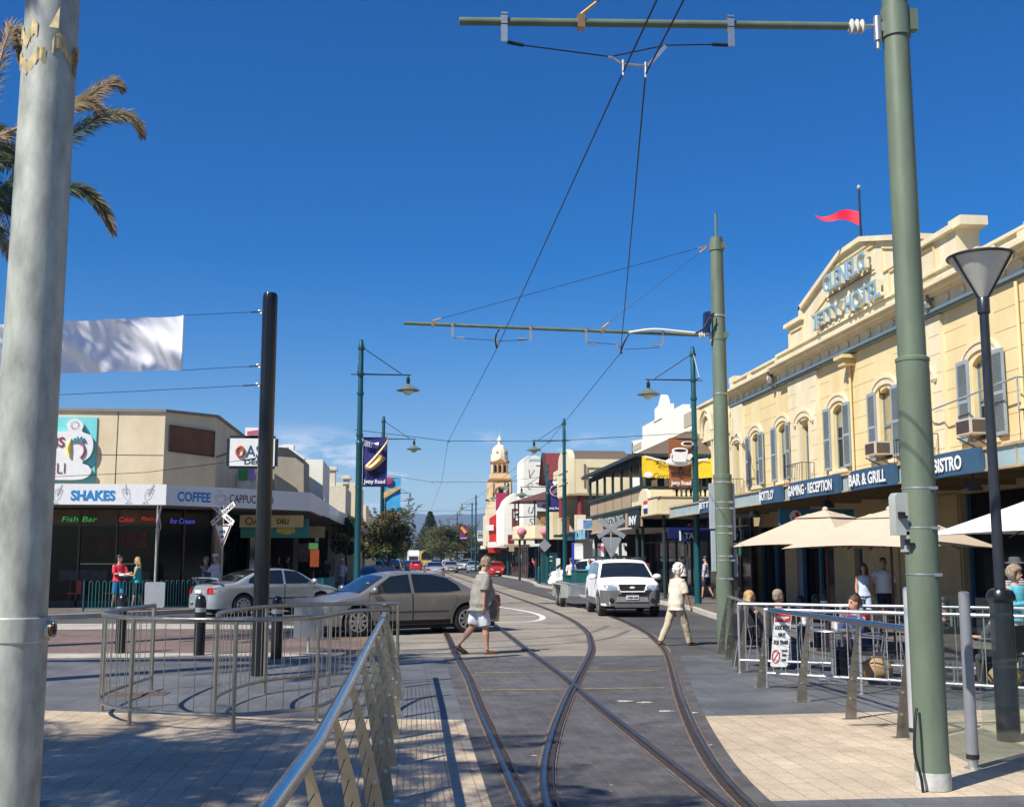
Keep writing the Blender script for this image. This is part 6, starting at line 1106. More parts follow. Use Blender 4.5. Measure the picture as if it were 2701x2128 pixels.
# street side: awnings and upper walls going up the left
m_greyg = M('grey gable render', (.33, .29, .22), .88, var=.1, vs=1)
E1 = thing('grey_gable_building', 'grey rendered building with a sloping gable top behind the deli', 'building', (-6, 56, 0)); mb = MB(); mb.prism([(-14, 3.9), (-14, 6.2), (-9.5, 7.4), (-5.65, 7.15), (-4.85, 6.6), (-4.8, 3.9)], (0, 56, 0), X_, Z_, (0, 3.4, 0)); mb.build('wall', m_greyg, E1); mb = MB(); mb.bar((-9.5, 56, 7.43), (-5.6, 56, 7.18), .5, .08); mb.bar((-5.62, 56, 7.2), (-4.8, 56, 6.6), .5, .08); mb.build('coping', m_signw, E1); mb = MB(); mb.box(-6.0, 56.4, 7.1, -5.4, 57, 7.35); mb.build('chimney_stub', m_whit, E1)
E0 = thing('shop_building', 'low shop building between the deli and the white block', 'building', (-7, 50, 0)); mb = MB(); mb.box(-12, 56.5, 0, -5.3, 59.4, 3.7); mb.build('shop_base', m_shop, E0); mb = MB(); mb.box(-12, 55.1, 3.7, -6.7, 59.5, 6.4); mb.box(-6.65, 46.5, 4.0, -5.2, 59, 5.2); mb.build('wall', m_greyg, E0); shopfront(E0, -6.2, 47, 60, 3.3, 11)  # shop base coloured near black for the dark under the awnings
E2 = thing('white_block_building', 'plain white two storey block standing tall on the left side', 'building', (-5, 62, 0)); mb = MB(); mb.box(-5.55, 60, 3.6, -4.2, 66, 6.95); mb.box(-12, 60.2, 3.6, -5.5, 66, 6.2); mb.build('wall', m_whit, E2); mb = MB(); mb.box(-4.19, 60.4, 4.6, -4.15, 61.6, 5.0); mb.build('upper_window', m_win, E2); mb = MB(); mb.box(-4.2, 60.0, 3.7, -4.17, 60.06, 6.9); mb.build('edge_trim', m_cream, E2)
E3 = thing('chimney_building', 'cream building with two tall chimneys beyond the white block', 'building', (-4, 72, 0)); mb = MB(); mb.box(-10, 72.1, 0, -4.6, 80, 3.6); mb.build('shop_base', m_shop, E3); mb = MB(); mb.box(-10, 72, 3.6, -3.55, 80, 6.32); mb.build('wall', M('pale cream render', (.62, .56, .42), .85), E3); mb = MB(); mb.box(-4.62, 72.3, 6.32, -4.25, 73.2, 7.45); mb.box(-3.82, 73.8, 6.32, -3.45, 74.7, 7.0)  # shop base here also carries the awning shade in its colour
for x, z in ((-4.44, 7.45), (-3.64, 7.0)): mb.box(x-.3, 72.2 if x < -4 else 73.7, z-.12, x+.3, 73.3 if x < -4 else 74.8, z+.02); mb.box(x-.22, 72.4 if x < -4 else 73.9, z+.02, x+.22, 73.1 if x < -4 else 74.6, z+.12)
mb.build('chimney', M('pale cream render'), E3)
E4 = thing('shop_building', 'narrow cream shop block beyond the chimney building', 'building', (-3.3, 84, 0)); mb = MB(); mb.box(-9, 82, 0, -3.1, 92, 7.2); mb.box(-9, 96, 0, -3.0, 130, 6.2); mb.build('wall', m_cream, E4)
y0 = 46.5; x0 = -3.2
for i, (yl, x1, c, lab) in enumerate([(49.5, -3.15, m_awn, 'short grey white awning section next to the deli'), (57, -3.1, M('glazed awning', (.25, .42, .52), .25, var=.3, vs=1), 'pale glassy blue awning section on the left shops'), (61, -2.9, m_awn, 'white and blue awning section under the white block'), (70, -2.6, M('brown awning', (.30, .19, .11), .7, var=.2, vs=2), 'brown curved awning section beside the round tree'), (84, -2.4, M('pink awning', (.50, .07, .22), .6), 'magenta awning sign half hidden by the round tree'), (110, -2.2, m_whit, 'far pale awning section behind the round tree')]):
    t = thing('shop_awning', lab, 'awning', (x0, y0, 3.4)); mb = MB(); zt = 4.1 if i < 4 else 4.2; mb.prism([(0, 3.5), (1, 3.5), (1, zt), (0, zt)], (x0, y0+.02, 0), Vector((x1-x0, yl-y0-.04, 0)), Z_, (-.12, 0, 0)); mb.build('fascia', c, t)
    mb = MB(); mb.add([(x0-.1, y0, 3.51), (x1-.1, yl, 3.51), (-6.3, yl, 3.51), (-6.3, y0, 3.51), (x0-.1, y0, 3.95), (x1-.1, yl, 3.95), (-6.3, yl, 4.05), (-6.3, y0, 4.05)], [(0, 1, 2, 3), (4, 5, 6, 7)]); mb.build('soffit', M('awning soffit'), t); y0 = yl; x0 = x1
shopfront(E2, -6.2, 60, 72, 3.3, 12); shopfront(E3, -6.2, 72, 96, 3.3, 13)
for x, y, z, w_, h_, c, lab in ((-3.75, 47.5, 1.4, .36, .7, M('menu orange', (.62, .13, .04), .6, emit=.25), 'lit orange and red menu board in the dark shops'), (-3.8, 47.3, 2.12, .38, .26, M('menu green', (.15, .4, .12), .6, emit=.3), 'small green and yellow lit sign over the orange menu board'), (-4.45, 50, 1.6, .5, .8, M('stone face', (.16, .15, .12), .9, var=.4, vs=6), 'grey stone patch left of the orange menu board'), (-4.3, 45, 2.55, 1.3, .45, m_tanw, 'dim tan hanging sign in the shade under the left awning'), (-3.9, 52, 2.5, .16, .7, m_signw, 'narrow pale hanging strip in the shade')):
    t = thing('shop_sign', lab, 'sign', (x, y, z)); mb = MB(); mb.box(x, y, z, x+w_, y+.06, z+h_); mb.build('board', c, t)
# ------------------------------------------------------------------ vehicles
m_tyre = M('tyre rubber', (.018, .018, .019), .8, var=.2, vs=20); m_rim = M('alloy wheel', (.52, .52, .52), .28, .9, var=.06); m_carglass = M('car window', (.012, .016, .018), .04, var=.25, vs=1.5, coat=.7); m_lamp = M('headlamp lens', (.55, .58, .60), .08, .6, var=.25, vs=14, coat=1); m_tail = M('tail lamp red', (.42, .008, .012), .12, var=.25, vs=12, coat=1)
m_plate = M('number plate', (.70, .70, .68), .4, var=.04); m_under = M('car underside', (.008, .008, .009), .9); m_seam = M('panel gap', (.01, .01, .01), .8); m_plastic = M('grey bumper plastic', (.115, .11, .105), .5, var=.08)
def interp(t, x):
    if x <= t[0][0]: return t[0][1]
    for (a, b), (c, d) in zip(t, t[1:]):
        if x <= c:
            f = (x-a)/(c-a) if c > a else 0; return b+(d-b)*f
    return t[-1][1]
def smooth_tab(t, n=4):
    P = smooth_path([(a, b, 0) for a, b in t], n); out = []; lx = -1e9
    for p in P:
        if p.x > lx+1e-4: out.append((p.x, p.y)); lx = p.x
    return out
SEDAN = dict(L=4.85, W=1.82, top=[(-2.42, .62), (-2.38, .86), (-2.2, .98), (-1.75, 1.03), (-1.55, 1.06), (-1.1, 1.27), (-.65, 1.41), (-.1, 1.455), (.3, 1.44), (.65, 1.36), (1.05, 1.14), (1.38, .97), (1.8, .90), (2.15, .78), (2.36, .62), (2.43, .45)],
    plan=[(-2.42, .62), (-2.35, .74), (-2.0, .86), (-1.3, .905), (0, .91), (1.3, .90), (1.9, .85), (2.25, .70), (2.43, .45)], belt=.93, sill=.24, tumble=.42, wheels=(1.38, -1.38), wr=.33, arch=.385,
    ws=[(.68, -.62), (1.33, -.76)], rw=[(-.78, .60), (-1.58, .70)],
    side=[[(1.12, .97), (.55, 1.34), (.1, 1.385), (.08, .965)], [(.0, .965), (.02, 1.39), (-.5, 1.375), (-.88, 1.29), (-1.16, 1.12), (-1.22, 1.0), (-.85, .975)]],
    doors=[[(1.02, .34), (1.14, .6), (1.12, .94), (.06, .935), (.05, .34)], [(.02, .34), (.03, .935), (-1.02, .955), (-1.13, .8), (-.98, .56), (-.85, .34)]])
SUV = dict(L=4.4, W=1.87, top=[(-2.2, .75), (-2.19, 1.2), (-2.05, 1.5), (-1.9, 1.64), (-1.4, 1.70), (-.4, 1.73), (.2, 1.71), (.45, 1.63), (.75, 1.42), (1.12, 1.16), (1.5, 1.10), (1.95, 1.03), (2.13, .93), (2.2, .72), (2.21, .5)],
    plan=[(-2.2, .80), (-2.1, .88), (-1.5, .93), (0, .935), (1.3, .93), (1.8, .90), (2.08, .82), (2.21, .68)], belt=1.08, sill=.34, tumble=.30, wheels=(1.33, -1.30), wr=.37, arch=.43,
    ws=[(.48, -.66), (1.08, -.82)], rw=[(-2.05, .62), (-2.17, .72)],
    side=[[(.98, 1.13), (.42, 1.58), (.02, 1.62), (.0, 1.13)], [(-.06, 1.13), (-.05, 1.62), (-.92, 1.63), (-.95, 1.15)], [(-1.05, 1.16), (-1.03, 1.62), (-1.65, 1.58), (-1.85, 1.3), (-1.8, 1.18)]],
    doors=[[(.88, .46), (1.0, .7), (1.0, 1.09), (-.02, 1.1), (-.03, .46)], [(-.06, .46), (-.05, 1.1), (-.98, 1.12), (-1.0, .8), (-.85, .46)]])
HATCH = dict(SEDAN, L=4.2, top=[(-2.1, .6), (-2.08, .95), (-1.95, 1.12), (-1.6, 1.33), (-1.1, 1.44), (-.3, 1.48), (.3, 1.45), (.65, 1.36), (1.05, 1.14), (1.38, .99), (1.8, .92), (2.0, .78), (2.12, .55)],
    plan=[(-2.1, .68), (-2.0, .80), (-1.3, .86), (0, .87), (1.3, .86), (1.8, .80), (2.12, .5)], rw=[(-1.5, .60), (-2.0, .66)], wheels=(1.28, -1.25),
    side=[[(1.12, .97), (.55, 1.34), (.1, 1.385), (.08, .965)], [(.0, .965), (.02, 1.39), (-.8, 1.38), (-1.5, 1.25), (-1.65, 1.08), (-1.3, .985)]], doors=SEDAN['doors'][:1]+[[(.02, .34), (.03, .935), (-.9, .95), (-1.0, .8), (-.85, .34)]])
_pj = [0]
def car(name, label, spec, x, y, heading, paint, cat='car', lod=0, group=None, front_detail=None, plate_text=None, spoiler=False, lower=None, roof_rack=False, z=0):
    """lod 0 = close, 1 = far. local frame: +x forward"""
    t = thing(name, label, cat, (x, y, z), heading, group=group); S = spec; top = smooth_tab(S['top'], 4 if lod == 0 else 2); plan = smooth_tab(S['plan'], 4)
    belt, sill, tum = S['belt'], S['sill'], S['tumble']; fx = S['top'][-1][0]; rx = S['top'][0][0]
    zt = lambda X: interp(top, X); pw = lambda X: interp(plan, X)
    def ys(X, Z):
        w_ = pw(X); 
        if Z <= belt: f = (Z-.62)/.5; return w_*(1-.045*f*f*(1.6 if Z < .6 else 1))
        f0 = (belt-.62)/.5; return w_*(1-.045*f0*f0)-(Z-belt)*tum
    def ztop(X, Y): w_ = max(.3, ys(X, min(zt(X), 9))); return zt(X)-.035*(Y/w_)**2-.10*max(0, abs(Y)/w_-.8)
    def section(X, n1, n2):
        T = zt(X); r = min(.11, (T-sill)*.3); P = []
        for i in range(n1): Z = sill+(T-r-sill)*i/(n1-1); P.append((ys(X, Z), Z))
        y0, z0 = P[-1]; y1 = max(.05, ys(X, T)-r*.95)
        for i in range(1, 4): a = i/4*math.pi/2; P.append((y1+(y0-y1)*math.cos(a), z0+(T-.03-z0)*math.sin(a)))
        for i in range(n2): Y = y1*(1-i/(n2-1)); P.append((Y, T-.03*(Y/max(y1, .05))**2))
        return P
    n1, n2 = (12, 5) if lod == 0 else (6, 3); st = 46 if lod == 0 else 22
    mb = MB(); vs = []; K = None
    for i in range(st+1):
        X = rx+(fx-rx)*(.5-.5*math.cos(math.pi*(.06+.88*i/st)))/1 if 0 else rx+(fx-rx)*i/st; P = section(X, n1, n2); full = [(X, a, b) for a, b in P]+[(X, -a, b) for a, b in P[::-1][1:]]; K = len(full); vs += full
    fs = [(i*K+j, i*K+j+1, (i+1)*K+j+1, (i+1)*K+j) for i in range(st) for j in range(K-1)]+[(i*K+K-1, i*K, (i+1)*K, (i+1)*K+K-1) for i in range(st)]+[tuple(range(K-1, -1, -1)), tuple(range(st*K, (st+1)*K))]
    mb.add(vs, fs); body = mb.build('body', paint, t, smooth=50, local=True)
    if lod == 0:   # wheel arches cut out of the body
        cut = MB()
        for wx in S['wheels']:
            for s in (-1, 1): cut.tube([(wx, s*.55, S['wr']+.01), (wx, s*1.2, S['wr']+.01)], S['arch'], 36)
        c = cut.build('cutter', paint, t, local=True); md = body.modifiers.new('b', 'BOOLEAN'); md.operation = 'DIFFERENCE'; md.object = c; md.solver = 'EXACT'
        me = evaluated_mesh(body, c); body.modifiers.clear(); body.data = me; bpy.data.objects.remove(c)
        me.materials.clear(); me.materials.append(paint)
        me.polygons.foreach_set('use_smooth', [True]*len(me.polygons)); me.set_sharp_from_angle(angle=R(35))
    def sidepatch(poly, off, nm, mat, s, parent=t, th=0):
        bm = bmesh.new(); f = bm.faces.new([bm.verts.new((a, 0, b)) for a, b in poly]); 
        xs = [p[0] for p in poly]; zs = [p[1] for p in poly]
        v = min(xs)
        while v < max(xs): bmesh.ops.bisect_plane(bm, geom=bm.verts[:]+bm.edges[:]+bm.faces[:], plane_co=(v, 0, 0), plane_no=(1, 0, 0)); v += .12
        v = min(zs)
        while v < max(zs): bmesh.ops.bisect_plane(bm, geom=bm.verts[:]+bm.edges[:]+bm.faces[:], plane_co=(0, 0, v), plane_no=(0, 0, 1)); v += .07
        bm.verts.index_update(); P = [(q.co.x, s*(ys(q.co.x, q.co.z)+off), q.co.z) for q in bm.verts]; F = [tuple(q.index for q in g.verts) for g in bm.faces]; bm.free()
        m = MB(); m.add(P, F); return m.build(nm, mat, parent, smooth=60, local=True)
    def toppatch(x0, h0, x1, h1, off, nm, mat, parent=t, inset=0):
        m = MB(); nx, ny = 10, 8; vs = []
        for i in range(nx+1):
            f = i/nx; X = x0+(x1-x0)*f; h = h0+(h1-h0)*f; bow = .06
            for j in range(ny+1):
                Y = h*(-1+2*j/ny); XX = X+(bow*(1-(Y/h)**2))*(1 if x1 > x0 else -1)*0; nrm = (zt(XX+.02)-zt(XX-.02))/.04; q = 1/math.sqrt(1+nrm*nrm); vs.append((XX-nrm*q*off, Y, ztop(XX, Y*.98)+.03*0+q*off+.0))
        m.add(vs, [(i*(ny+1)+j, i*(ny+1)+j+1, (i+1)*(ny+1)+j+1, (i+1)*(ny+1)+j) for i in range(nx) for j in range(ny)]); return m.build(nm, mat, parent, smooth=60, local=True)
    (a, h), (b, h2) = S['ws']
    ws_ = toppatch(a, abs(h), b, abs(h2), .014, 'windscreen', m_carglass)
    (a2, g), (b2, g2) = S['rw']; toppatch(a2, g, b2, g2, .014, 'rear_window', m_carglass)
    for s in (-1, 1):
        for p in S['side']: sidepatch(p, .007, 'side_window', m_carglass, s)
        if lod == 0:
            for k, p in enumerate(S['doors']):
                cx = sum(q[0] for q in p)/len(p); cz = sum(q[1] for q in p)/len(p)
                big = [(cx+(q[0]-cx)*1.022, cz+(q[1]-cz)*1.03) for q in p]; sidepatch(big, .0015, 'door_gap', m_seam, s); dr = sidepatch(p, .004, 'door', paint, s)
                hx = min(q[0] for q in p)+.17; hz = belt-.09; m = MB(); yy = ys(hx, hz); m.obox((hx, s*(yy+.022), hz), (.095, 0, 0), (0, .014, 0), (0, 0, .018)); m.build('door_handle', m_seam, dr, smooth=30); 
                dr.children[0].matrix_parent_inverse = Matrix.Identity(4) if False else dr.children[0].matrix_parent_inverse
            # waist moulding
            sidepatch([(S['wheels'][1]+.5, .50), (S['wheels'][0]-.5, .50), (S['wheels'][0]-.5, .55), (S['wheels'][1]+.5, .55)], .014, 'side_moulding', m_plastic if lower else M('moulding dark', (.06, .055, .05), .4), s)
            sidepatch([(S['wheels'][1]+.44, sill+.005), (S['wheels'][0]-.44, sill+.005), (S['wheels'][0]-.44, sill+.10 if not lower else sill+.16), (S['wheels'][1]+.44, sill+.10 if not lower else sill+.16)], .010, 'sill_panel', lower or m_seam, s)
            m = MB(); mx = S['ws'][1][0]-.28; mz = belt+.08; yy = ys(mx, mz); m.ell((mx, s*(yy+.14), mz+.02), .085, .14, .095, 14, 8); m.bar((mx, s*(yy-.01), mz-.05), (mx, s*(yy+.1), mz-.03), .06, .04); m.build('wing_mirror', paint, t, local=True)
    # wheels
    for wi, wx in enumerate(S['wheels']):
        for s in (-1, 1):
            yo = s*(pw(wx)-.115); r = S['wr']; m = MB(); m.lathe([(r*.66, -.1), (r*.9, -.105), (r*.985, -.085), (r, -.05), (r, .05), (r*.985, .085), (r*.9, .105), (r*.66, .1)], (wx, yo, r), 30 if lod == 0 else 16, axis='y'); tyre = m.build('wheel', m_tyre, t, local=True)
            m = MB(); ff = s*.100; rr = r*.69; m.lathe([(rr, ff-.03*s), (rr, ff+.012*s), (rr*.9, ff+.016*s), (rr*.86, ff-.01*s)], (wx, yo, r), 26 if lod == 0 else 12, axis='y') if lod else m.tube([(wx+rr*.93*math.cos(k*.2618), yo+ff+.008*s, r+rr*.93*math.sin(k*.2618)) for k in range(24)], rr*.07, 6, closed=True)
            if lod == 0:
                nsp = 9 if spec is SEDAN else 5
                for k in range(nsp):
                    a = 2*math.pi*k/nsp; c, q = math.cos(a), math.sin(a); m.prism([(-.036, .03), (.036, .03), (.026, rr*.93), (-.026, rr*.93)], (wx, yo+ff+.004*s, r), (c, 0, q), (-q, 0, c), (0, .018*s, 0))
                m.lathe([(.055, ff-.01*s), (.05, ff+.022*s), (.02, ff+.028*s)], (wx, yo, r), 16, axis='y')
            else: m.lathe([(rr*.8, ff-.02*s), (rr*.7, ff+.01*s)], (wx, yo, r), 10, axis='y')
            m.build('rim', m_rim, tyre, smooth=30, local=True)
            if lod == 0:
                m = MB(); m.lathe([(rr*.9, ff+.002*s), (rr*.9, ff+.004*s)], (wx, yo, r), 20, axis='y'); m.build('brake_shadow', m_under, tyre, local=True)
    m = MB(); m.box(rx+.25, -pw(0)+.12, sill-.1, fx-.25, pw(0)-.12, sill+.02)
    if lod == 0:
        for wx in S['wheels']:
            for s in (-1, 1): m.box(wx-S['arch']+.05, s*.56, sill-.05, wx+S['arch']-.05, s*.62, S['wr']+S['arch']-.02)
    m.build('underbody', m_under, t, local=True)
    # ends
    def endstrip(z0, z1, y0, y1, end, off, nm, mat, n=8):
        m = MB(); vs = []
        for k in range(5):
            Z = z0+(z1-z0)*k/4
            for j in range(n+1):
                Y = y0+(y1-y0)*j/n
                # furthest x on the surface where half width at Z is |Y|
                X = fx if end > 0 else rx; step = -.02*end
                for _ in range(60):
                    if zt(X) > Z+.015 and ys(X, Z)+.002 > abs(Y)*1.0+.004: break
                    X += step
                vs.append((X+end*off, Y, Z))
        m.add(vs, [(k*(n+1)+j, k*(n+1)+j+1, (k+1)*(n+1)+j+1, (k+1)*(n+1)+j) for k in range(4) for j in range(n)]); return m.build(nm, mat, t, smooth=60, local=True)
    zl = .66 if spec is not SUV else .84; fd = front_detail
    for s in (-1, 1):
        w1 = pw(1.9)
        endstrip(zl-.05, zl+.08 if fd != 'suv' else zl+.12, s*(w1*.52), s*(w1*.97), 1, .010, 'headlight', m_lamp)
        endstrip(belt-.24, belt-.06, s*(pw(rx+.3)*.60), s*(pw(rx+.3)*.985), -1, .012, 'tail_light', m_tail)
    endstrip(zl-.07, zl+.05, -w1*.42, w1*.42, 1, .012, 'grille', m_seam)
    endstrip(.30, .42, -w1*.6, w1*.6, 1, .01, 'lower_grille', m_seam if not lower else lower)
    if lod == 0 and fd != 'suv': endstrip(.435, .455, -w1*.8, w1*.8, 1, .016, 'bumper_trim', m_chrome)
    px = fx+.03 if fd != 'suv' else fx+.04; pz = .40 if fd != 'suv' else .56
    m = MB(); m.box(px, -.19, pz, px+.012, .19, pz+.12); m.build('number_plate', m_plate, t, local=True)
    m = MB(); m.box(rx-.03, -.19, .70 if spec is not HATCH else .8, rx-.018, .19, .80 if spec is not HATCH else .9); m.build('number_plate', m_plate, t, local=True)
    return t, dict(ys=ys, zt=zt, pw=pw, endstrip=endstrip, sidepatch=sidepatch, toppatch=toppatch)
p_bronze = M('bronze grey car paint', (.235, .23, .215), .3, .45, var=.04, vs=2, coat=.6); p_silver = M('silver car paint', (.42, .47, .50), .26, .5, var=.04, vs=2, coat=1); p_white = M('white car paint', (.80, .80, .80), .4, var=.02, coat=.3); p_gold = M('champagne car paint', (.42, .40, .34), .28, .5, var=.04, coat=1)
p_red = M('red car paint', (.55, .012, .02), .25, .1, var=.04, coat=1); p_blue = M('dark blue car paint', (.008, .014, .06), .2, .2, coat=1); p_yel = M('yellow van paint', (.55, .45, .16), .4, coat=.5); p_dgreen = M('black car paint', (.01, .012, .012), .25, coat=1)
# bronze sedan crossing the tracks, nose to the left
hd = math.atan2(-.4147, -.91); wx, wy = (.29, 26.42); nl = Vector((.4147, -.91)); c = Vector((wx, wy))-nl*.80
c1, S1 = car('sedan_car', 'bronze grey four door sedan crossing the tram tracks, nose to the left', SEDAN, c.x, c.y, hd, p_bronze)
m = MB(); [m.tube([(1.2, .3*s+.05, 1.02), (1.15, .3*s-.25, 1.03)], .008, 5) for s in (-1, 1)]; m.build('wiper', m_blk, c1, local=True)
m = MB(); m.box(1.02, -.08, 1.1, 1.06, .02, 1.19) if 0 else m.ell((.98, .45, 1.185), .03, .05, .012, 10, 6); m.build('sticker', M('yellow sticker', (.7, .5, .05), .5), c1, local=True)
# silver sedan with spoiler heading away right
h2 = math.atan2(.6, .8); c2, S2 = car('sedan_car', 'silver sedan with rear spoiler, tail to the left behind the black pole', SEDAN, -4.18, 36.75, h2, p_silver)
m = MB(); m.bar((-2.25, -.62, 1.16), (-2.25, .62, 1.16), .2, .03); m.bar((-2.15, -.80, 1.12), (-2.25, -.60, 1.16), .2, .03); m.bar((-2.15, .80, 1.12), (-2.25, .60, 1.16), .2, .03); [m.bar((-2.1, .74*s, .98), (-2.18, .74*s, 1.12), .1, .03) for s in (-1, 1)]; m.build('spoiler', p_silver, c2, local=True)
m = MB(); m.ell((-2.46, .42, .42), .02, .12, .045, 10, 6); m.build('reversing_reflection', m_lamp, c2, local=True)
# white four wheel drive
m_4 = (7.0, 35.62); c3, S3 = car('four_wheel_drive_car', 'white four wheel drive with grey bumper facing the camera', SUV, m_4[0], m_4[1], R(-90)+R(-2.5), p_white, front_detail='suv', lower=m_plastic)
for s in (-1, 1): S3['endstrip'](.35, .80, s*.02, s*.90, 1, .012, 'bumper_skin', m_plastic, 14)
S3['sidepatch']([(1.78, .42), (2.16, .42), (2.16, .80), (1.74, .80)], .012, 'bumper_corner', m_plastic, 1); S3['sidepatch']([(1.78, .42), (2.16, .42), (2.16, .80), (1.74, .80)], .012, 'bumper_corner', m_plastic, -1)
m = MB(); m.prism([(-.42, .98), (.42, .98), (.34, .76), (-.34, .76)], (2.245, 0, 0), Y_, Z_, (.02, 0, 0)); m.build('grille', m_seam, c3, local=True)
m = MB(); m.tube([(2.27, -.47, .98), (2.28, -.36, .76), (2.28, .36, .76), (2.27, .47, .98)], .022, 7); m.ell((2.28, 0, .88), .015, .085, .035, 14, 8); m.build('grille_surround', m_signw, c3, local=True)
m = MB(); [m.lathe([(.075, -.02), (.075, .02), (.06, .025)], (2.215, .62*s, .50), 18, axis='x') for s in (-1, 1)]; m.box(2.25, -.42, .63, 2.262, .42, .68); m.build('fog_lamp_recess', m_under, c3, local=True)
m = MB(); m.prism([(-.45, .62), (.45, .62), (.5, .46), (-.5, .46)], (2.235, 0, 0), Y_, Z_, (.015, 0, 0)); m.build('bumper_insert', M('bumper insert', (.3, .29, .28), .4, .3), c3, local=True)
m = MB(); m.box(2.26, -.19, .53, 2.275, .19, .65); m.build('number_plate', m_plate, c3, local=True); m = MB(); letters(m, 'XEM-068', (2.279, -.165, .555), Y_, Z_, .33, .07, .01); m.build('plate_lettering', m_blk, c3, local=True)
m = MB(); [m.tube([(.2, .62*s, 1.71), (.1, .62*s, 1.77), (-1.5, .62*s, 1.77), (-1.6, .62*s, 1.70)], .018, 7) for s in (-1, 1)]; [m.bar((q, -.62, 1.78), (q, .62, 1.78), .06, .03) for q in (-.2, -1.1)]; m.build('roof_rack', m_dark, c3, local=True)
m = MB(); m.ell((.7, -.35, 1.32), .03, .07, .10, 10, 7); m.build('interior_highlight', M('driver shirt blue', (.06, .25, .42), .6), c3, local=True)  # small blue patch set at the windscreen
# tandem trailer with gear
t = thing('box_trailer', 'galvanised tandem trailer hitched behind the white four wheel drive', 'trailer', (6.75, 41.2, 0)); m_tr = M('trailer steel', (.30, .34, .36), .45, .5, var=.2, vs=4); mb = MB(); mb.box(6.05, 39.6, .50, 7.65, 43.3, .56); mb.box(5.98, 39.55, .42, 6.03, 43.35, .86); mb.box(7.67, 39.55, .42, 7.72, 43.35, .86); mb.box(6.03, 39.55, .42, 7.67, 39.6, .86); mb.box(6.03, 43.3, .42, 7.67, 43.35, .8); mb.build('tray', m_tr, t)
mb = MB(); mb.tube([(5.96, 39.55, .87), (5.96, 43.35, .87), (7.74, 43.35, .87), (7.74, 39.55, .87)], .025, 6, closed=True); mb.tube([(6.3, 39.6, .45), (6.85, 37.9, .45), (7.4, 39.6, .45)], .04, 6); mb.build('frame', m_galv, t)
mb = MB()
for x in (5.86, 7.85): mb.box(x-.14, 40.35, .80, x+.14, 42.55, .83); mb.box(x-.14, 40.32, .35, x+.14, 40.36, .81); mb.box(x-.14, 42.53, .35, x+.14, 42.57, .81)
mb.build('mudguard', m_galv, t)
for x in (5.88, 7.83):
    for y in (41.05, 41.85):
        mb = MB(); mb.lathe([(.2, -.09), (.29, -.09), (.325, -.06), (.325, .06), (.29, .09), (.2, .09)], (x, y, .325), 22, axis='x'); wl = mb.build('wheel', m_tyre, t); mb = MB(); mb.lathe([(.2, -.095), (.2, -.085), (.06, -.07), (.05, -.1)], (x, y, .325), 18, axis='x'); mb.build('rim', m_rim, wl)
for (x0, y0, x1, y1, z1, lab) in ((6.2, 42.3, 6.75, 43.1, 1.12, 'small teal box standing in the trailer'), (6.35, 40.6, 7.3, 41.9, 1.32, 'large teal box standing in the trailer')):
    b = thing('storage_box', lab, 'box', (x0, y0, .56)); mb = MB(); mb.box(x0, y0, .57, x1, y1, z1-.05); mb.build('box_body', M('box teal', (.01, .10, .10), .5), b); mb = MB(); mb.box(x0-.02, y0-.02, z1-.05, x1+.02, y1+.02, z1); mb.build('lid', M('box lid teal', (.008, .07, .075), .5), b)
# background traffic
bg = [('sedan_car', 'silver grey sedan driving away over the roof of the bronze sedan', SEDAN, 3.05, 104, R(91), p_silver), ('sedan_car', 'champagne sedan coming towards the camera up the middle', SEDAN, 6.0, 137, R(-91), p_gold),
      ('hatch_car', 'bright red hatchback parked at the kerb behind the walking man', HATCH, 9.35, 112, R(-88), p_red), ('four_wheel_drive_car', 'champagne and grey four wheel drive turned partly sideways', SUV, 9.3, 158, R(-122), p_gold), ('hatch_car', 'small grey hatchback just left of the walking man', HATCH, 8.9, 139, R(-93), p_silver),
      ('sedan_car', 'silver sedan behind the champagne four wheel drive', SEDAN, 9.6, 175, R(-95), p_silver), ('hatch_car', 'red car in the left lane beyond the silver grey sedan', HATCH, 2.2, 165, R(90), p_red), ('hatch_car', 'second smaller red car further down the left lane', HATCH, 3.2, 215, R(90), p_red),
      ('wagon_car', 'dark blue car parked beside the round tree', SUV, -.75, 74, R(88), p_blue), ('sedan_car', 'black car parked left behind the scooter rider', SEDAN, -.5, 118, R(90), p_dgreen), ('sedan_car', 'dark car parked further along the left kerb', SEDAN, .3, 150, R(90), p_dgreen), ('sedan_car', 'dark blue car far down on the left kerb', SEDAN, .9, 185, R(90), p_blue),
      ('delivery_van', 'yellow van parked behind the champagne sedan', SUV, 8.6, 200, R(-90), p_yel), ('sedan_car', 'white car with its roof showing behind the champagne sedan', SEDAN, 7.3, 180, R(-90), p_white), ('sedan_car', 'red car tail beside the yellow tram', SEDAN, 7.0, 235, R(90), p_red), ('sedan_car', 'dark blue car right of the yellow tram', SEDAN, 8.0, 255, R(90), p_blue),
      ('utility_car', 'white utility behind the cabinet, trailer and nearest right lamp post', SUV, 10.5, 63.2, R(172), p_white), ('sedan_car', 'dark car parked under the awning behind the fence on the left', SEDAN, -1.0, 52, R(88), p_blue), ('sedan_car', 'silver car in the shade behind the person in the white hat', SEDAN, -8.2, 46.5, R(155), p_silver)]
bg[-1] = None
for b in bg:
    if b: car(b[0], b[1], b[2], b[3], b[4], b[5], b[6], lod=1)
t = thing('tram', 'yellow tram far down the track between the trees', 'tram', (4.6, 232, 0)); mb = MB(); pr = [(-1.25, .5), (-1.3, 1.2), (-1.28, 2.4), (-1.1, 3.15), (-.7, 3.4), (.7, 3.4), (1.1, 3.15), (1.28, 2.4), (1.3, 1.2), (1.25, .5)]; mb.prism(pr, (5.2, 232, 0), X_, Z_, (0, 26, 0)); mb.build('body', M('tram yellow', (.62, .42, .08), .4, var=.1, coat=.5), t)
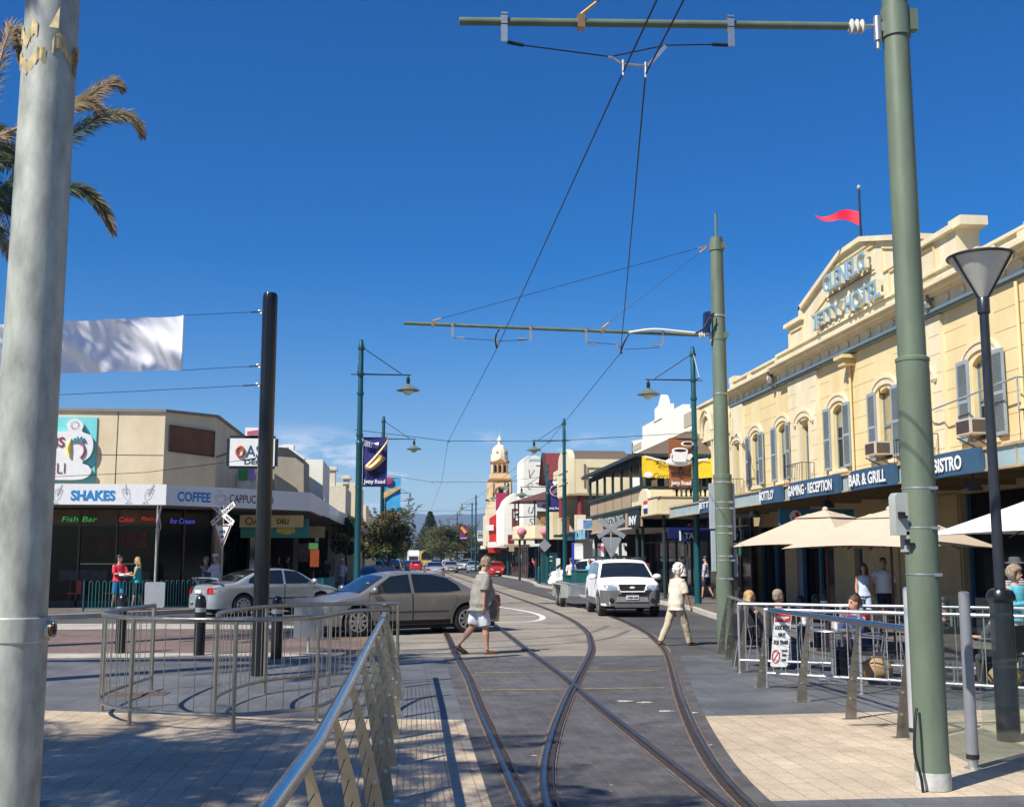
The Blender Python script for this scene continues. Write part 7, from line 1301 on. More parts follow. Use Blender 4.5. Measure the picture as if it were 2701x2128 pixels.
mb = MB(); mb.prism([(-1.05, 1.5), (-1.0, 2.7), (-.6, 2.95), (.6, 2.95), (1.0, 2.7), (1.05, 1.5)], (5.2, 231.9, 0), X_, Z_, (0, .1, 0)); mb.build('windscreen', m_carglass, t); mb = MB(); [mb.ell((5.2+s*.8, 231.9, 1.0), .14, .05, .1, 8, 6) for s in (-1, 1)]; mb.build('headlight', m_lamp, t); mb = MB(); mb.box(4.5, 231.9, 3.0, 5.9, 231.95, 3.25); mb.build('destination_blind', m_blk, t)
t = thing('box_truck', 'small white truck far down the left lane', 'truck', (1.9, 190, 0)); mb = MB(); mb.box(1.1, 191, .9, 3.1, 197, 3.1); mb.build('box_body', m_signw, t); mb = MB(); mb.box(1.2, 189.6, .5, 3.0, 190.9, 2.3); mb.build('cab', p_white, t); mb = MB(); mb.box(1.35, 189.55, 1.4, 2.85, 189.6, 2.1); mb.build('windscreen', m_carglass, t)
for y in (190.2, 195.5):
    for x in (1.3, 2.9): mb = MB(); mb.lathe([(.45, -.12), (.45, .12)], (x, y, .45), 12, axis='x'); mb.build('wheel', m_tyre, t)
# ------------------------------------------------------------------ people
m_skin = M('skin', (.50, .27, .18), .55, var=.08, vs=9, bump=.03); m_skin2 = M('skin tanned', (.36, .18, .11), .55, var=.08, vs=9); m_hgrey = M('grey hair', (.26, .20, .14), .8, var=.5, vs=40, bump=.6, bs=60); m_hwhite = M('white hair', (.72, .68, .60), .85, var=.25, vs=30, bump=.9, bs=45); m_hbrown = M('brown hair', (.09, .04, .02), .6, var=.5, vs=30, bump=.5, bs=60); m_hblond = M('blond hair', (.42, .27, .11), .6, var=.4, vs=30, bump=.5, bs=60); m_hblack = M('black hair', (.01, .008, .008), .5, var=.4, vs=30, bump=.4)
def remesh(mb, name, mat, parent, voxel, sm=6):
    o = mb.build(name, mat, parent, local=True); o.parent = None; md = o.modifiers.new('r', 'REMESH'); md.mode = 'VOXEL'; md.voxel_size = voxel; md.use_smooth_shade = True
    s = o.modifiers.new('s', 'SMOOTH'); s.iterations = sm; s.factor = .5
    me = evaluated_mesh(o); o.modifiers.clear(); o.data = me; o.parent = parent; me.materials.clear(); me.materials.append(mat)
    if name in ('shirt', 'trousers', 'shorts', 'hair') and voxel < .0135:
        amp, fr, sz = {'shirt': (.010, 9, .5), 'trousers': (.012, 9, .55), 'shorts': (.010, 8, .5), 'hair': (.013, 38, .7)}[name]
        for v in me.vertices:
            c = v.co; d = mnoise.noise(Vector((c.x*fr+c.z*3, c.y*fr*1.3-c.z*2, c.z*fr*sz)))+.5*mnoise.noise(Vector((c.x*fr*2.3, c.y*fr*2.3+7, c.z*fr*1.4))); v.co = c+v.normal*d*amp
    return o
def rings(mb, P, n=18):
    """P: list of (centre, rx (fore-aft), ry (sideways)); horizontal rings"""
    vs = []
    for c, a, b in P:
        for j in range(n): q = 2*math.pi*j/n; vs.append((c[0]+a*math.cos(q), c[1]+b*math.sin(q), c[2]))
    k = len(P); mb.add(vs, [(i*n+j, i*n+(j+1) % n, (i+1)*n+(j+1) % n, (i+1)*n+j) for i in range(k-1) for j in range(n)]+[tuple(range(n-1, -1, -1)), tuple(range((k-1)*n, k*n))])
def person(label, x, y, rz, h=1.72, z=0, legs=((0, 0), (0, 0)), arms=((0, 10, 6), (0, 10, 6)), lean=0, head=(0, 0), top=None, bottom=None, top_len='hip', sleeve='short', bottom_len='long', hair=None, hair_style='short', skin=None, shoe=None, build=1.0, voxel=.013, face=True, hat=None, group=None, sit=False, belly=0, collar=None, female=False, bag=None):
    """local frame: faces +x, +y is the left side. legs: (hip pitch, knee bend) left, right; arms: (shoulder pitch, elbow bend, spread) in degrees"""
    t = thing('person', label, 'person', (x, y, z), rz, group=group); s = h/1.75; skin = skin or m_skin; top_m = top; far = voxel > .018
    hipz = .92*s; J = {}; mn = 1e9
    for k, (sg, (a, b)) in enumerate(zip((1, -1), legs)):
        hp = Vector((0, sg*.095*s, hipz)); a_, b_ = R(a), R(b); kn = hp+Vector((math.sin(a_), 0, -math.cos(a_)))*.43*s; an = kn+Vector((math.sin(a_-b_), 0, -math.cos(a_-b_)))*.40*s; J[k] = [hp, kn, an, a-b]; mn = min(mn, an.z)
    dz = .085*s-mn if not sit else 0
    for k in J: J[k][0].z += dz; J[k][1].z += dz; J[k][2].z += dz
    ln = R(lean); pv = Vector((0, 0, hipz+dz)); U = lambda d, f=0: pv+Vector((math.sin(ln)*d+f, 0, math.cos(ln)*d))*1
    w_ = build; sw = .185*s*(w_*.5+.5)*(.92 if female else 1); waist = .115*w_*s; sh = {0: U(.50*s)+Vector((0, sw, 0)), 1: U(.50*s)+Vector((0, -sw, 0))}
    torso = [(U(-.08*s), .10*w_*s, .15*s*w_), (U(.0), .115*w_*s, .168*s*w_), (U(.10*s, belly*.5), waist+belly*.5, .150*s*w_*(.9 if female else 1)), (U(.2*s, belly*.6), waist*1.0+belly*.7, .146*s*w_*(.86 if female else 1)), (U(.32*s, belly*.2), .112*w_*s+belly*.2, .158*s*w_), (U(.42*s), .112*w_*s, .165*s*w_), (U(.49*s), .095*s, .15*s), (U(.535*s), .06*s, .08*s)]
    AR = {}
    for k, (sg, (a, b, sp)) in enumerate(zip((1, -1), arms)):
        a_, b_, p_ = R(a)+ln*.5, R(b), R(sp); el = sh[k]+Vector((math.sin(a_)*math.cos(p_), sg*math.sin(p_), -math.cos(a_)*math.cos(p_)))*.295*s; wr = el+Vector((math.sin(a_+b_), -sg*math.sin(p_)*.3, -math.cos(a_+b_)))*.255*s; AR[k] = (sh[k], el, wr, a_+b_)
    nk = U(.54*s); yaw_, pit_ = R(head[0]), R(head[1]); hc = U(.715*s)+Vector((math.sin(pit_)*.09*s+.012*s, 0, -abs(math.sin(pit_))*.02*s)); HR = Matrix.Rotation(yaw_, 3, 'Z') @ Matrix.Rotation(pit_, 3, 'Y')
    mb = MB(); rings(mb, torso); mb.tube([U(.49*s), U(.56*s), hc-HR @ Vector((.01*s, 0, .05*s))], [.066*s, .055*s, .056*s], 12)
    mb.ell(hc+HR @ Vector((-.01, 0, .02*s)), .095*s, .076*s, .108*s, 18, 12, HR); mb.ell(hc+HR @ Vector((.02*s, 0, -.045*s)), .07*s, .058*s, .075*s, 14, 10, HR)
    if not far:
        mb.tube([hc+HR @ Vector((.075*s, 0, .02*s)), hc+HR @ Vector((.105*s, 0, -.022*s)), hc+HR @ Vector((.085*s, 0, -.03*s))], [.010, .018, .012], 8)
        for sg in (-1, 1): mb.ell(hc+HR @ Vector((-.005, sg*.078*s, -.005)), .02, .011, .034, 8, 6, HR)
    for k in (0, 1):
        a, b, c, an = AR[k]; mb.tube([a+Vector((0, 0, .005)), a.lerp(b, .35), b, b.lerp(c, .3), c], [.052*s*w_, .047*s*w_, .038*s, .037*s, .025*s], 10)
        d = (c-b).normalized(); side = Vector((0, 1 if k == 0 else -1, 0)); fw = d.cross(side).normalized()*(1 if k == 0 else -1)
        palm = c+d*.05*s; mb.ell(palm, .040*s, .020*s, .052*s, 10, 8, d.to_track_quat('Z', 'Y').to_matrix())
        if not far:
            acr = d.cross(side); acr.normalize()
            for q, L_ in zip((-1.5, -.5, .5, 1.5), (.066, .078, .082, .07)):
                st_ = palm+acr*q*.017*s+d*.035*s; m1 = st_+(d+side*-.18)*L_*.5*s; mb.tube([st_, m1, m1+(d-side*.6).normalized()*L_*.5*s], [.0095*s, .009*s, .007*s], 6)
            fwd = Vector((1, 0, 0)) if abs(d.x) < .8 else Vector((0, 0, 1)); st_ = c+d*.03*s+acr*(.03*s if acr.dot(fwd) > 0 else -.03*s); mb.tube([c+d*.015*s, st_, st_+(d+acr*(.5 if acr.dot(fwd) > 0 else -.5)).normalized()*.05*s], [.013*s, .012*s, .008*s], 6)
        hp, kn, ak, ang = J[k]; mb.tube([hp+Vector((0, 0, .03)), hp.lerp(kn, .3), kn, kn.lerp(ak, .3), ak.lerp(kn, .12), ak], [.085*s*w_, .078*s*w_, .053*s, .052*s*w_, .034*s, .033*s], 12)
        fa = R(max(-35, min(0, ang)))*.8 if not sit else 0; fd = Vector((math.cos(fa), 0, math.sin(fa)*1.0)); hl = ak+Vector((-.035*s, 0, -.055*s)); mb.tube([hl, hl+fd*.10*s+Vector((0, 0, .005)), hl+fd*.22*s], [.034*s, .034*s, .022*s], 8)
    remesh(mb, 'body', skin, t, voxel)
    # footwear
    for k in (0, 1):
        hp, kn, ak, ang = J[k]; fa = R(max(-35, min(0, ang)))*.8 if not sit else 0; fd = Vector((math.cos(fa), 0, math.sin(fa))); hl = ak+Vector((-.045*s, 0, -.062*s)); mb = MB(); mb.tube([hl+fd*-.02, hl+fd*.06*s+Vector((0, 0, .006)), hl+fd*.16*s, hl+fd*.25*s], [.030*s, .046*s, .045*s, .022*s], 10); mb.tube([ak+Vector((-.01, 0, -.01)), ak+Vector((0, 0, -.05))], [.04*s, .045*s], 8); remesh(mb, 'shoe', shoe or m_blk, t, max(voxel, .012), 2)
    # trousers, shorts, skirt
    if bottom:
        mb = MB(); e = .014
        rings(mb, [(U(-.10*s), .115*w_*s, .165*s*w_), (U(.0, belly*.3), .12*w_*s+e+belly*.2, .17*s*w_+e), (U(.07*s, belly*.5), .114*w_*s+e+belly*.3, .150*s*w_+e)])
        for k in (0, 1):
            hp, kn, ak, ang = J[k]
            if bottom_len == 'long': P, rr = [hp+Vector((0, 0, .03)), hp.lerp(kn, .4), kn, kn.lerp(ak, .5), ak+Vector((-.005, 0, -.025))], [.098*s*w_, .092*s*w_, .078*s, .068*s, .062*s]
            elif bottom_len == 'short': P, rr = [hp+Vector((0, 0, .03)), hp.lerp(kn, .4), hp.lerp(kn, .93)], [.095*s*w_, .09*s*w_, .086*s*w_]
            else: P, rr = [hp+Vector((0, 0, .03)), kn, kn.lerp(ak, .35)], [.10*s*w_, .078*s, .065*s]
            mb.tube(P, rr, 14)
        remesh(mb, 'shorts' if bottom_len == 'short' else 'trousers', bottom, t, voxel, 5)
    if top_m:
        mb = MB(); e = .013*s; lo = {'hip': -.02, 'long': -.13, 'waist': .06}[top_len]
        ts = [(U(lo*s, belly*.3), .145*w_*s+belly*.55+e*2, .18*s*w_+e*2.2)]+[(c, a+e*(1.3 if c.z > U(.25*s).z else 2.7), b+e*(1.3 if c.z > U(.25*s).z else 2.6)) for c, a, b in torso if c.z > U(lo*s).z+.03]; rings(mb, ts, 20)
        for k in (0, 1):
            a, b, c, an = AR[k]
            if sleeve == 'short': mb.tube([a+Vector((0, -.03 if k == 0 else .03, .0)), a.lerp(b, .45), a.lerp(b, .95)], [.066*s*w_, .066*s*w_, .068*s*w_], 12)
            elif sleeve == 'long': mb.tube([a+Vector((0, -.03 if k == 0 else .03, .0)), b, c], [.068*s*w_, .052*s, .038*s], 12)
        remesh(mb, 'shirt', top_m, t, voxel, 4)
    if collar: mb = MB(); mb.tube([U(.53*s)+Vector((.075*s*math.cos(q*.5236), .078*s*math.sin(q*.5236), .012*s*(1-math.cos(q*.5236)))) for q in range(12)], .018*s, 6, closed=True); mb.build('collar', collar, t, local=True)
    # hair
    if hair:
        mb = MB(); e = hc+HR @ Vector((-.022*s, 0, .045*s))
        if hair_style == 'short': mb.ell(e, .098*s, .084*s, .092*s, 18, 12, HR); mb.ell(hc+HR @ Vector((-.055*s, 0, -.01*s)), .055*s, .072*s, .07*s, 12, 8, HR)
        elif hair_style == 'curly':
            rnd = random.Random(4)
            for q in range(120):
                a, b = rnd.uniform(0, 6.28), rnd.uniform(-1.05, 1.5); d = Vector((math.cos(a)*math.cos(b), math.sin(a)*math.cos(b), math.sin(b)))
                if d.x > .45 and d.z < .5: continue
                p = hc+HR @ Vector((d.x*.108*s-.024*s, d.y*.102*s, d.z*.112*s+.018*s)); mb.ell(p, .034*s, .034*s, .034*s, 7, 5)
            mb.ell(e, .104*s, .10*s, .10*s, 12, 8); mb.ell(hc+HR @ Vector((-.06*s, 0, -.03*s)), .06*s, .085*s, .085*s, 12, 8)
        else:
            mb.ell(e, .10*s, .088*s, .096*s, 16, 10, HR); L_ = {'long': .30, 'pony': .14}[hair_style]*s
            for sg in (-1, -.3, .3, 1): mb.tube([hc+HR @ Vector((-.05*s, sg*.065*s, .02)), hc+HR @ Vector((-.075*s, sg*.085*s, -.1*s)), hc+HR @ Vector((-.07*s, sg*.075*s, -L_))], [.045*s, .045*s, .02*s], 8)
            if hair_style == 'long': [mb.tube([hc+HR @ Vector((.0, sg*.085*s, .03)), hc+HR @ Vector((.01*s, sg*.095*s, -.1*s)), hc+HR @ Vector((.03*s, sg*.10*s, -L_*.9))], [.03*s, .034*s, .016*s], 7) for sg in (-1, 1)]
        o = remesh(mb, 'hair', hair, t, max(voxel, .013), 2)
    if hat:
        mb = MB(); mb.lathe([(.16*s, .0), (.15*s, .012), (.098*s, .02), (.092*s, .09*s), (.06*s, .10*s)] if hat[1] == 'brim' else [(.103*s, -.01), (.10*s, .03), (.075*s, .07*s), (.02*s, .085*s)], hc+Vector((0, 0, .055*s)), 18)
        if hat[1] == 'cap': mb.prism([(.05, -.07), (.17, -.05), (.19, 0), (.17, .05), (.05, .07)], hc+Vector((0, 0, .06*s)), HR @ X_, HR @ Y_, (0, 0, .012))
        mb.build('hat', hat[0], t, local=True)
    if face and not far:
        mb = MB(); [mb.ell(hc+HR @ Vector((.082*s, sg*.030*s, .012*s)), .008, .013, .007, 8, 6) for sg in (-1, 1)]; mb.build('eyes', m_blk, t, local=True)
        mb = MB(); mb.tube([hc+HR @ Vector((.078*s, -.024*s, -.058*s)), hc+HR @ Vector((.089*s, 0, -.060*s)), hc+HR @ Vector((.078*s, .024*s, -.058*s))], .0055, 6); mb.build('mouth', M('lips', (.35, .10, .09), .5), t, local=True)
        mb = MB(); [mb.tube([hc+HR @ Vector((.082*s, sg*.016*s, .032*s)), hc+HR @ Vector((.076*s, sg*.048*s, .034*s))], .005, 5) for sg in (-1, 1)]; mb.build('eyebrows', hair or m_hbrown, t, local=True)
    return t, dict(U=U, J=J, AR=AR, hc=hc, s=s)
c_ = lambda n, col, **k: M('cloth '+n, col, .85, var=k.pop('var', .08), vs=5, bump=.25, bs=14, **k)
shoe_br = M('brown leather', (.10, .05, .03), .5); shoe_w = M('white shoe', (.65, .64, .62), .6)
def stripes(name, a, b, sc_=30, rot=(0, 0, 0)):
    m = M(name, a, .85); nt = m.node_tree; w_ = N(nt, 'ShaderNodeTexWave'); w_.bands_direction = 'Z'; w_.inputs['Scale'].default_value = sc_; tcn = N(nt, 'ShaderNodeTexCoord'); r = N(nt, 'ShaderNodeValToRGB'); r.color_ramp.interpolation = 'CONSTANT'; r.color_ramp.elements[1].position = .5; r.color_ramp.elements[0].color = (*a, 1); r.color_ramp.elements[1].color = (*b, 1)
    nt.links.new(tcn.outputs['Object'], w_.inputs[0]); nt.links.new(w_.outputs['Color'], r.inputs[0]); nt.links.new(r.outputs[0], nt.nodes['Principled BSDF'].inputs['Base Color']); return m
# the man crossing the tracks
P1, D1 = person('grey haired man in grey polo shirt and white shorts striding across the tracks', 1.47, 20.98, R(14), h=1.79, legs=((-14, 26), (9, 3)), arms=((20, 22, 8), (-16, 12, 9)), lean=7, head=(-8, 14), top=c_('grey polo', (.25, .235, .205)), bottom=c_('white shorts', (.66, .66, .70)), top_len='long', bottom_len='short', hair=m_hgrey, skin=m_skin, shoe=shoe_br, build=1.30, voxel=.0105, belly=.06, collar=c_('white collar', (.7, .68, .6)))
b = thing('shoulder_bag', 'olive grey bag hanging in front of the striding man in white shorts', 'bag', (1.75, 21.0, .9)); mb = MB(); mb.prism([(-.10, .0), (.06, -.03), (.10, .06), (.10, .26), (.05, .34), (-.08, .34)], (1.69, 20.95, .66), (.97, .24, 0), Z_, (-.05, .2, 0)); o = mb.build('pouch', M('olive grey canvas', (.16, .145, .12), .85, var=.12), b); mb = MB(); mb.tube([(1.69, 21.0, .98), (1.66, 21.0, 1.2)], .012, 5); mb.build('strap', M('olive grey canvas'), b)
# the old lady
m_knit = stripes('cream knit', (.66, .61, .48), (.58, .52, .39), 7)
person('white haired person in cream knit top and beige trousers walking away to the right', 5.58, 22.64, R(24), h=1.68, legs=((-20, 10), (21, 5)), arms=((-2, 12, 5), (8, 14, 7)), lean=5, head=(0, 14), top=m_knit, bottom=c_('beige trousers', (.46, .38, .26), var=.12), hair=m_hwhite, hair_style='curly', shoe=shoe_br, build=1.0, voxel=.0105, top_len='long')
# couple walking towards us past the hotel
person('long haired woman in pale blue walking beside the man in the white tee', 11.40, 27.0, R(-108), h=1.64, z=.0, legs=((14, 6), (-10, 14)), arms=((-6, 8, 8), (4, 10, 8)), top=c_('pale blue', (.48, .55, .68)), bottom=c_('pale denim', (.34, .44, .58)), sleeve='none', hair=m_hbrown, hair_style='long', build=.88, voxel=.014, female=True)
person('man in a white tee and dark shorts holding hands with the long haired woman', 11.98, 27.15, R(-100), h=1.78, z=.0, legs=((-8, 12), (12, 4)), arms=((4, 12, 12), (0, 10, 14)), top=c_('white tee', (.72, .72, .74)), bottom=c_('dark navy shorts', (.012, .014, .05)), bottom_len='short', hair=m_hblack, skin=m_skin2, build=1.08, voxel=.014)
# chairs and seated guests
m_chair = M('chair weave black', (.02, .02, .024), .7, var=.3, vs=30); m_alu = M('chair aluminium', (.55, .56, .58), .3, .9, var=.05)
def chair(label, x, y, rz):
    t = thing('cafe_chair', label, 'chair', (x, y, 0), rz, group='aluminium cafe chairs'); 
    for s in (-1, 1):
        mb = MB(); mb.tube([(.24, .23*s, 0), (.17, .23*s, .44), (.20, .24*s, .66), (-.12, .25*s, .68), (-.24, .23*s, .66)], .012, 7); mb.build('leg', m_alu, t, local=True)
        mb = MB(); mb.tube([(-.26, .22*s, 0), (-.17, .22*s, .44), (-.25, .21*s, .84)], .012, 7); mb.build('leg', m_alu, t, local=True)
    mb = MB(); mb.box(-.2, -.22, .43, .22, .22, .455); mb.build('seat', m_chair, t, local=True, smooth=0)
    mb = MB(); mb.prism([(-.22, .5), (.22, .5), (.21, .80), (.14, .86), (-.14, .86), (-.21, .80)], (-.2, 0, 0), Y_, Vector((-.12, 0, 1)), (.02, 0, 0)); mb.build('backrest', m_chair, t, local=True); return t
ch0 = chair('black woven chair under the person with the blond bun', 5.72, 18.0, R(10))
def chair_at(label, x, y, rz): c = copy_tree(ch0); c.location = (x, y, 0); c.rotation_euler = (0, 0, R(rz)); c['label'] = label; return c
for a in (('black woven chair under the person with brown hair and jeans', 6.0, 17.55, 30), ('empty black chair beside the table with the ashtray', 6.7, 16.2, 200), ('black chair with a tan bag at its foot, left one', 6.5, 14.9+.4, -20), ('black chair behind the nearest blade posts', 7.35, 14.6, 70), ('black chair beside the dark red umbrella pole', 7.9, 15.8, 150), ('black chair under the guest in the red top', 7.5, 18.1, -95), ('black chair seen through the railing by the thick green pole', 8.2, 14.0+.8, 110), ('black chair under the guest in the striped top', 9.35, 14.75, 175), ('black chair to the right behind the dark grey post', 9.6, 16.0, 185), ('black chair at the far table under the left umbrella', 8.5, 19.4, 30)): chair_at(*a)
def table(label, x, y):
    t = thing('cafe_table', label, 'table', (x, y, 0), group='round metal cafe tables'); mb = MB(); mb.lathe([(.36, .71), (.37, .72), (.36, .735)], (x, y, 0), 26); mb.build('table_top', m_alu, t); mb = MB(); mb.lathe([(.03, .03), (.03, .71)], (x, y, 0), 12); mb.build('pedestal', m_alu, t); mb = MB(); [mb.bar((x, y, .04), (x+.28*math.cos(a), y+.28*math.sin(a), .02), .03, .03) for a in (.4, 2.0, 3.5, 5.1)]; mb.build('foot', m_alu, t)
for a in (('round metal table in front of the seated pair', 6.35, 17.3), ('round metal table near the warning notice', 6.2, 15.9), ('round metal table in the middle of the cafe area', 7.9, 16.9), ('round metal table right of the dark red pole', 8.7, 15.3)): table(*a)
SIT = ((82, 85), (78, 80))
person('person with a blond bun and black top seated behind the leaning blade posts', 5.66, 18.0, R(10), h=1.62, z=-.40, legs=SIT, arms=((30, 40, 6), (35, 40, 8)), top=c_('black', (.012, .012, .014)), bottom=c_('dark grey', (.04, .04, .045)), hair=m_hblond, hair_style='pony', voxel=.014, sit=True, female=True)
person('person with brown hair, black top and jeans seated beside the blond bun', 6.0, 17.6, R(25), h=1.66, z=-.41, legs=SIT, arms=((40, 95, 4), (35, 60, 8)), top=c_('black', (.012, .012, .014)), bottom=c_('blue jeans', (.05, .12, .24)), hair=m_hgrey, hair_style='short', voxel=.014, sit=True)
person('seated guest in a red top with dark hair seen from behind', 7.5, 18.15, R(80), h=1.60, z=-.43, legs=SIT, arms=((20, 60, 10), (20, 60, 10)), top=c_('bright red', (.52, .02, .03)), bottom=c_('dark grey', (.04, .04, .045)), hair=m_hblack, hair_style='pony', voxel=.014, sit=True)
person('seated guest in a black and white striped top behind the glass screen', 9.3, 14.8, R(178), h=1.66, z=-.42, legs=((80, 70), (86, 80)), arms=((35, 50, 8), (30, 60, 8)), lean=16, top=stripes('bold stripe', (.62, .62, .62), (.02, .02, .025), 9), bottom=c_('dark grey', (.04, .04, .045)), bottom_len='short', hair=m_hbrown, voxel=.014, sit=True)
person('curly haired woman in a turquoise cardigan beside the lamp column', 9.02, 15.9, R(-70), h=1.64, legs=((4, 2), (-4, 4)), arms=((25, 70, 6), (25, 75, 6)), head=(20, 6), top=c_('turquoise', (.10, .42, .52)), bottom=c_('white trousers', (.62, .62, .62)), sleeve='long', hair=m_hgrey, hair_style='curly', voxel=.014, female=True)
person('person in a grey brimmed hat and striped shirt at the right edge', 9.55, 16.8, R(-80), h=1.74, top=stripes('navy stripe', (.60, .60, .62), (.02, .025, .06), 9), bottom=c_('cream trousers', (.55, .52, .45)), hair=m_hgrey, hat=(M('grey felt', (.09, .09, .11), .9), 'brim'), voxel=.014)
# market umbrellas
def umbrella(label, x, y, half, ze, zap, mat, rot=0, pole=m_red, rod=True):
    t = thing('cafe_umbrella', label, 'umbrella', (x, y, 0), rot); mb = MB(); n = 8; P = []
    for k in range(4):
        a = (half*(1 if k in (0, 3) else -1), half*(1 if k < 2 else -1)); b = (half*(1 if k in (3, 2) and 0 else (1 if (k+1) % 4 in (0, 3) else -1)), half*(1 if (k+1) % 4 < 2 else -1))
        vs = []
        for i in range(n+1):
            f = i/n; r = .18+.82*f
            for j in range(9):
                u = j/8; px = (a[0]+(b[0]-a[0])*u)*r; py = (a[1]+(b[1]-a[1])*u)*r; z = zap-.08-(zap-.08-ze)*f-.07*math.sin(math.pi*f)*(.3+math.sin(math.pi*u))*.5-.0*u+(.05*math.sin(math.pi*u)*f); vs.append((px, py, z))
        mb.add(vs, [(i*9+j, i*9+j+1, (i+1)*9+j+1, (i+1)*9+j) for i in range(n) for j in range(8)])
    mb.build('canopy', mat, t, local=True, smooth=30); mb = MB(); q = .42
    mb.add([(q, q, zap-.16), (-q, q, zap-.16), (-q, -q, zap-.16), (q, -q, zap-.16), (0, 0, zap)], [(0, 1, 4), (1, 2, 4), (2, 3, 4), (3, 0, 4)]); mb.ell((0, 0, zap), .06, .06, .06, 10, 6); mb.build('vent_cap', mat, t, local=True, smooth=0)
    mb = MB(); mb.cyl((0, 0, 0), (0, 0, zap-.05), .024, n=10); mb.build('pole', pole, t, local=True)
    for k in range(8):
        a = k*math.pi/4+math.pi/4; rr = half*(1.414 if k % 2 == 0 else 1)*.97; mb = MB(); mb.bar((0, 0, zap-.14), (rr*math.cos(a), rr*math.sin(a), ze-.015), .02, .02); mb.build('rib', M('timber rib', (.10, .04, .02), .6), t, local=True)
    mb = MB(); mb.lathe([(.26, 0), (.26, .05), (.06, .09)], (0, 0, 0), 20); mb.build('base', m_dark, t, local=True)
m_can = M('beige canvas', (.50, .405, .30), .85, var=.05, vs=3, bump=.1); m_canw = M('white canvas', (.78, .80, .80), .8, var=.03); m_polr = M('dark red pole', (.10, .02, .015), .5)
umbrella('beige market umbrella on the left, partly behind the other beige one', 8.15, 21.0, 1.32, 1.96, 2.68, m_can, R(33), m_polr)
umbrella('large beige market umbrella overlapping behind the thick green pole', 8.72, 19.4, 1.36, 1.92, 2.62, m_can, R(33), m_polr)
umbrella('white umbrella reaching in from the right edge', 11.15, 16.9, 1.9, 2.12, 3.0, m_canw, R(20), m_dark)
for x, y, lab in ((7.35, 15.3, 'tan bag lying on the ground behind the leaning blade post'), (8.15, 14.75, 'tan bag lying nearest the thick green pole'), (6.85, 15.9, 'tan cushion bag beside the empty chair')):
    b = thing('tan_bag', lab, 'bag', (x, y, 0)); mb = MB(); mb.ell((x, y, .16), .24, .16, .17, 14, 9); mb.tube([(x-.15, y, .25), (x, y-.02, .42), (x+.15, y, .25)], .012, 6); mb.build('sack', M('tan leather', (.36, .23, .10), .6, var=.15, vs=6), b)
b = thing('menu_board', 'pale panel fixed to the cafe railing behind the lamp column', 'sign', (8.05, 12.9, .3)); mb = MB(); mb.bar((8.0, 12.7, .62), (8.3, 12.48, .62), .012, .62); mb.build('panel', M('pale panel', (.55, .58, .56), .5), b)
# left pavement group
person('boy in a red and blue tee carrying a tray beside the girl in teal', -8.93, 37.1, R(-50), h=1.74, z=.13, legs=((10, 4), (-8, 8)), arms=((25, 70, 4), (20, 75, 4)), head=(40, 0), top=c_('red tee', (.60, .03, .06)), bottom=c_('blue boardshorts', (.02, .20, .45)), bottom_len='short', hair=m_hblack, voxel=.016)
person('girl in a teal top and black shorts carrying a tray of food', -8.33, 37.0, R(188), h=1.66, z=.13, legs=((10, 4), (-10, 10)), arms=((20, 78, 6), (20, 78, 6)), top=c_('teal top', (.03, .36, .33)), bottom=c_('black', (.012, .012, .014)), bottom_len='short', sleeve='none', hair=m_hblond, hair_style='long', voxel=.016, female=True, build=.92, head=(0, 12))
b = thing('food_tray', 'white paper wrapped food on a tray between the boy and the girl', 'tray', (-8.65, 36.9, 1.1)); mb = MB(); mb.box(-8.9, 36.75, 1.14, -8.48, 37.0, 1.16); mb.build('tray', m_blk, b); mb = MB(); mb.ell((-8.7, 36.87, 1.22), .2, .12, .06, 12, 6); mb.build('wrapped_food', m_signw, b)
person('man in a white brimmed hat and blue sleeved white top behind the silver car', -6.2, 38.9, R(160), h=1.75, z=.13, arms=((30, 90, 4), (25, 90, 4)), top=c_('white blue top', (.50, .50, .56)), bottom=c_('dark grey', (.04, .04, .045)), hair=m_hgrey, hat=(M('straw white', (.66, .66, .66), .8), 'brim'), voxel=.016, head=(0, 10))
person('person in a grey blue top standing left of the white hat', -6.62, 39.4, R(175), h=1.68, z=.13, top=c_('grey blue', (.10, .15, .20)), bottom=c_('dark grey', (.04, .04, .045)), hair=m_hgrey, voxel=.02)
person('small figure in white cap and white tee walking in the left shade', -2.62, 51.3, R(-120), h=1.62, z=.13, legs=((14, 8), (-12, 12)), top=c_('white tee', (.72, .72, .74)), bottom=c_('pale denim', (.34, .44, .58)), hair=m_hbrown, hat=(m_signw, 'cap'), voxel=.02)
dk = c_('shade dark', (.02, .02, .025)); labs = ['dark clothed figure at the left end of the group in the deli shade', 'taller dark figure second in the group in the deli shade', 'dark figure in the middle of the group in the deli shade', 'dark figure next to the orange menu board', 'dark figure at the right end of the shaded group']  # clothes coloured near black, as silhouettes in the awning's shade
for i, (x, y) in enumerate(((-5.6, 48.2), (-5.2, 48.9), (-4.75, 48.3), (-3.9, 49.6), (-3.3, 50.5))): person(labs[i], x, y, R(-100+i*50), h=1.66+.04*(i % 3), z=.13, top=dk, bottom=c_('black', (.012, .012, .014)), hair=m_hblack, voxel=.024, skin=m_skin2)
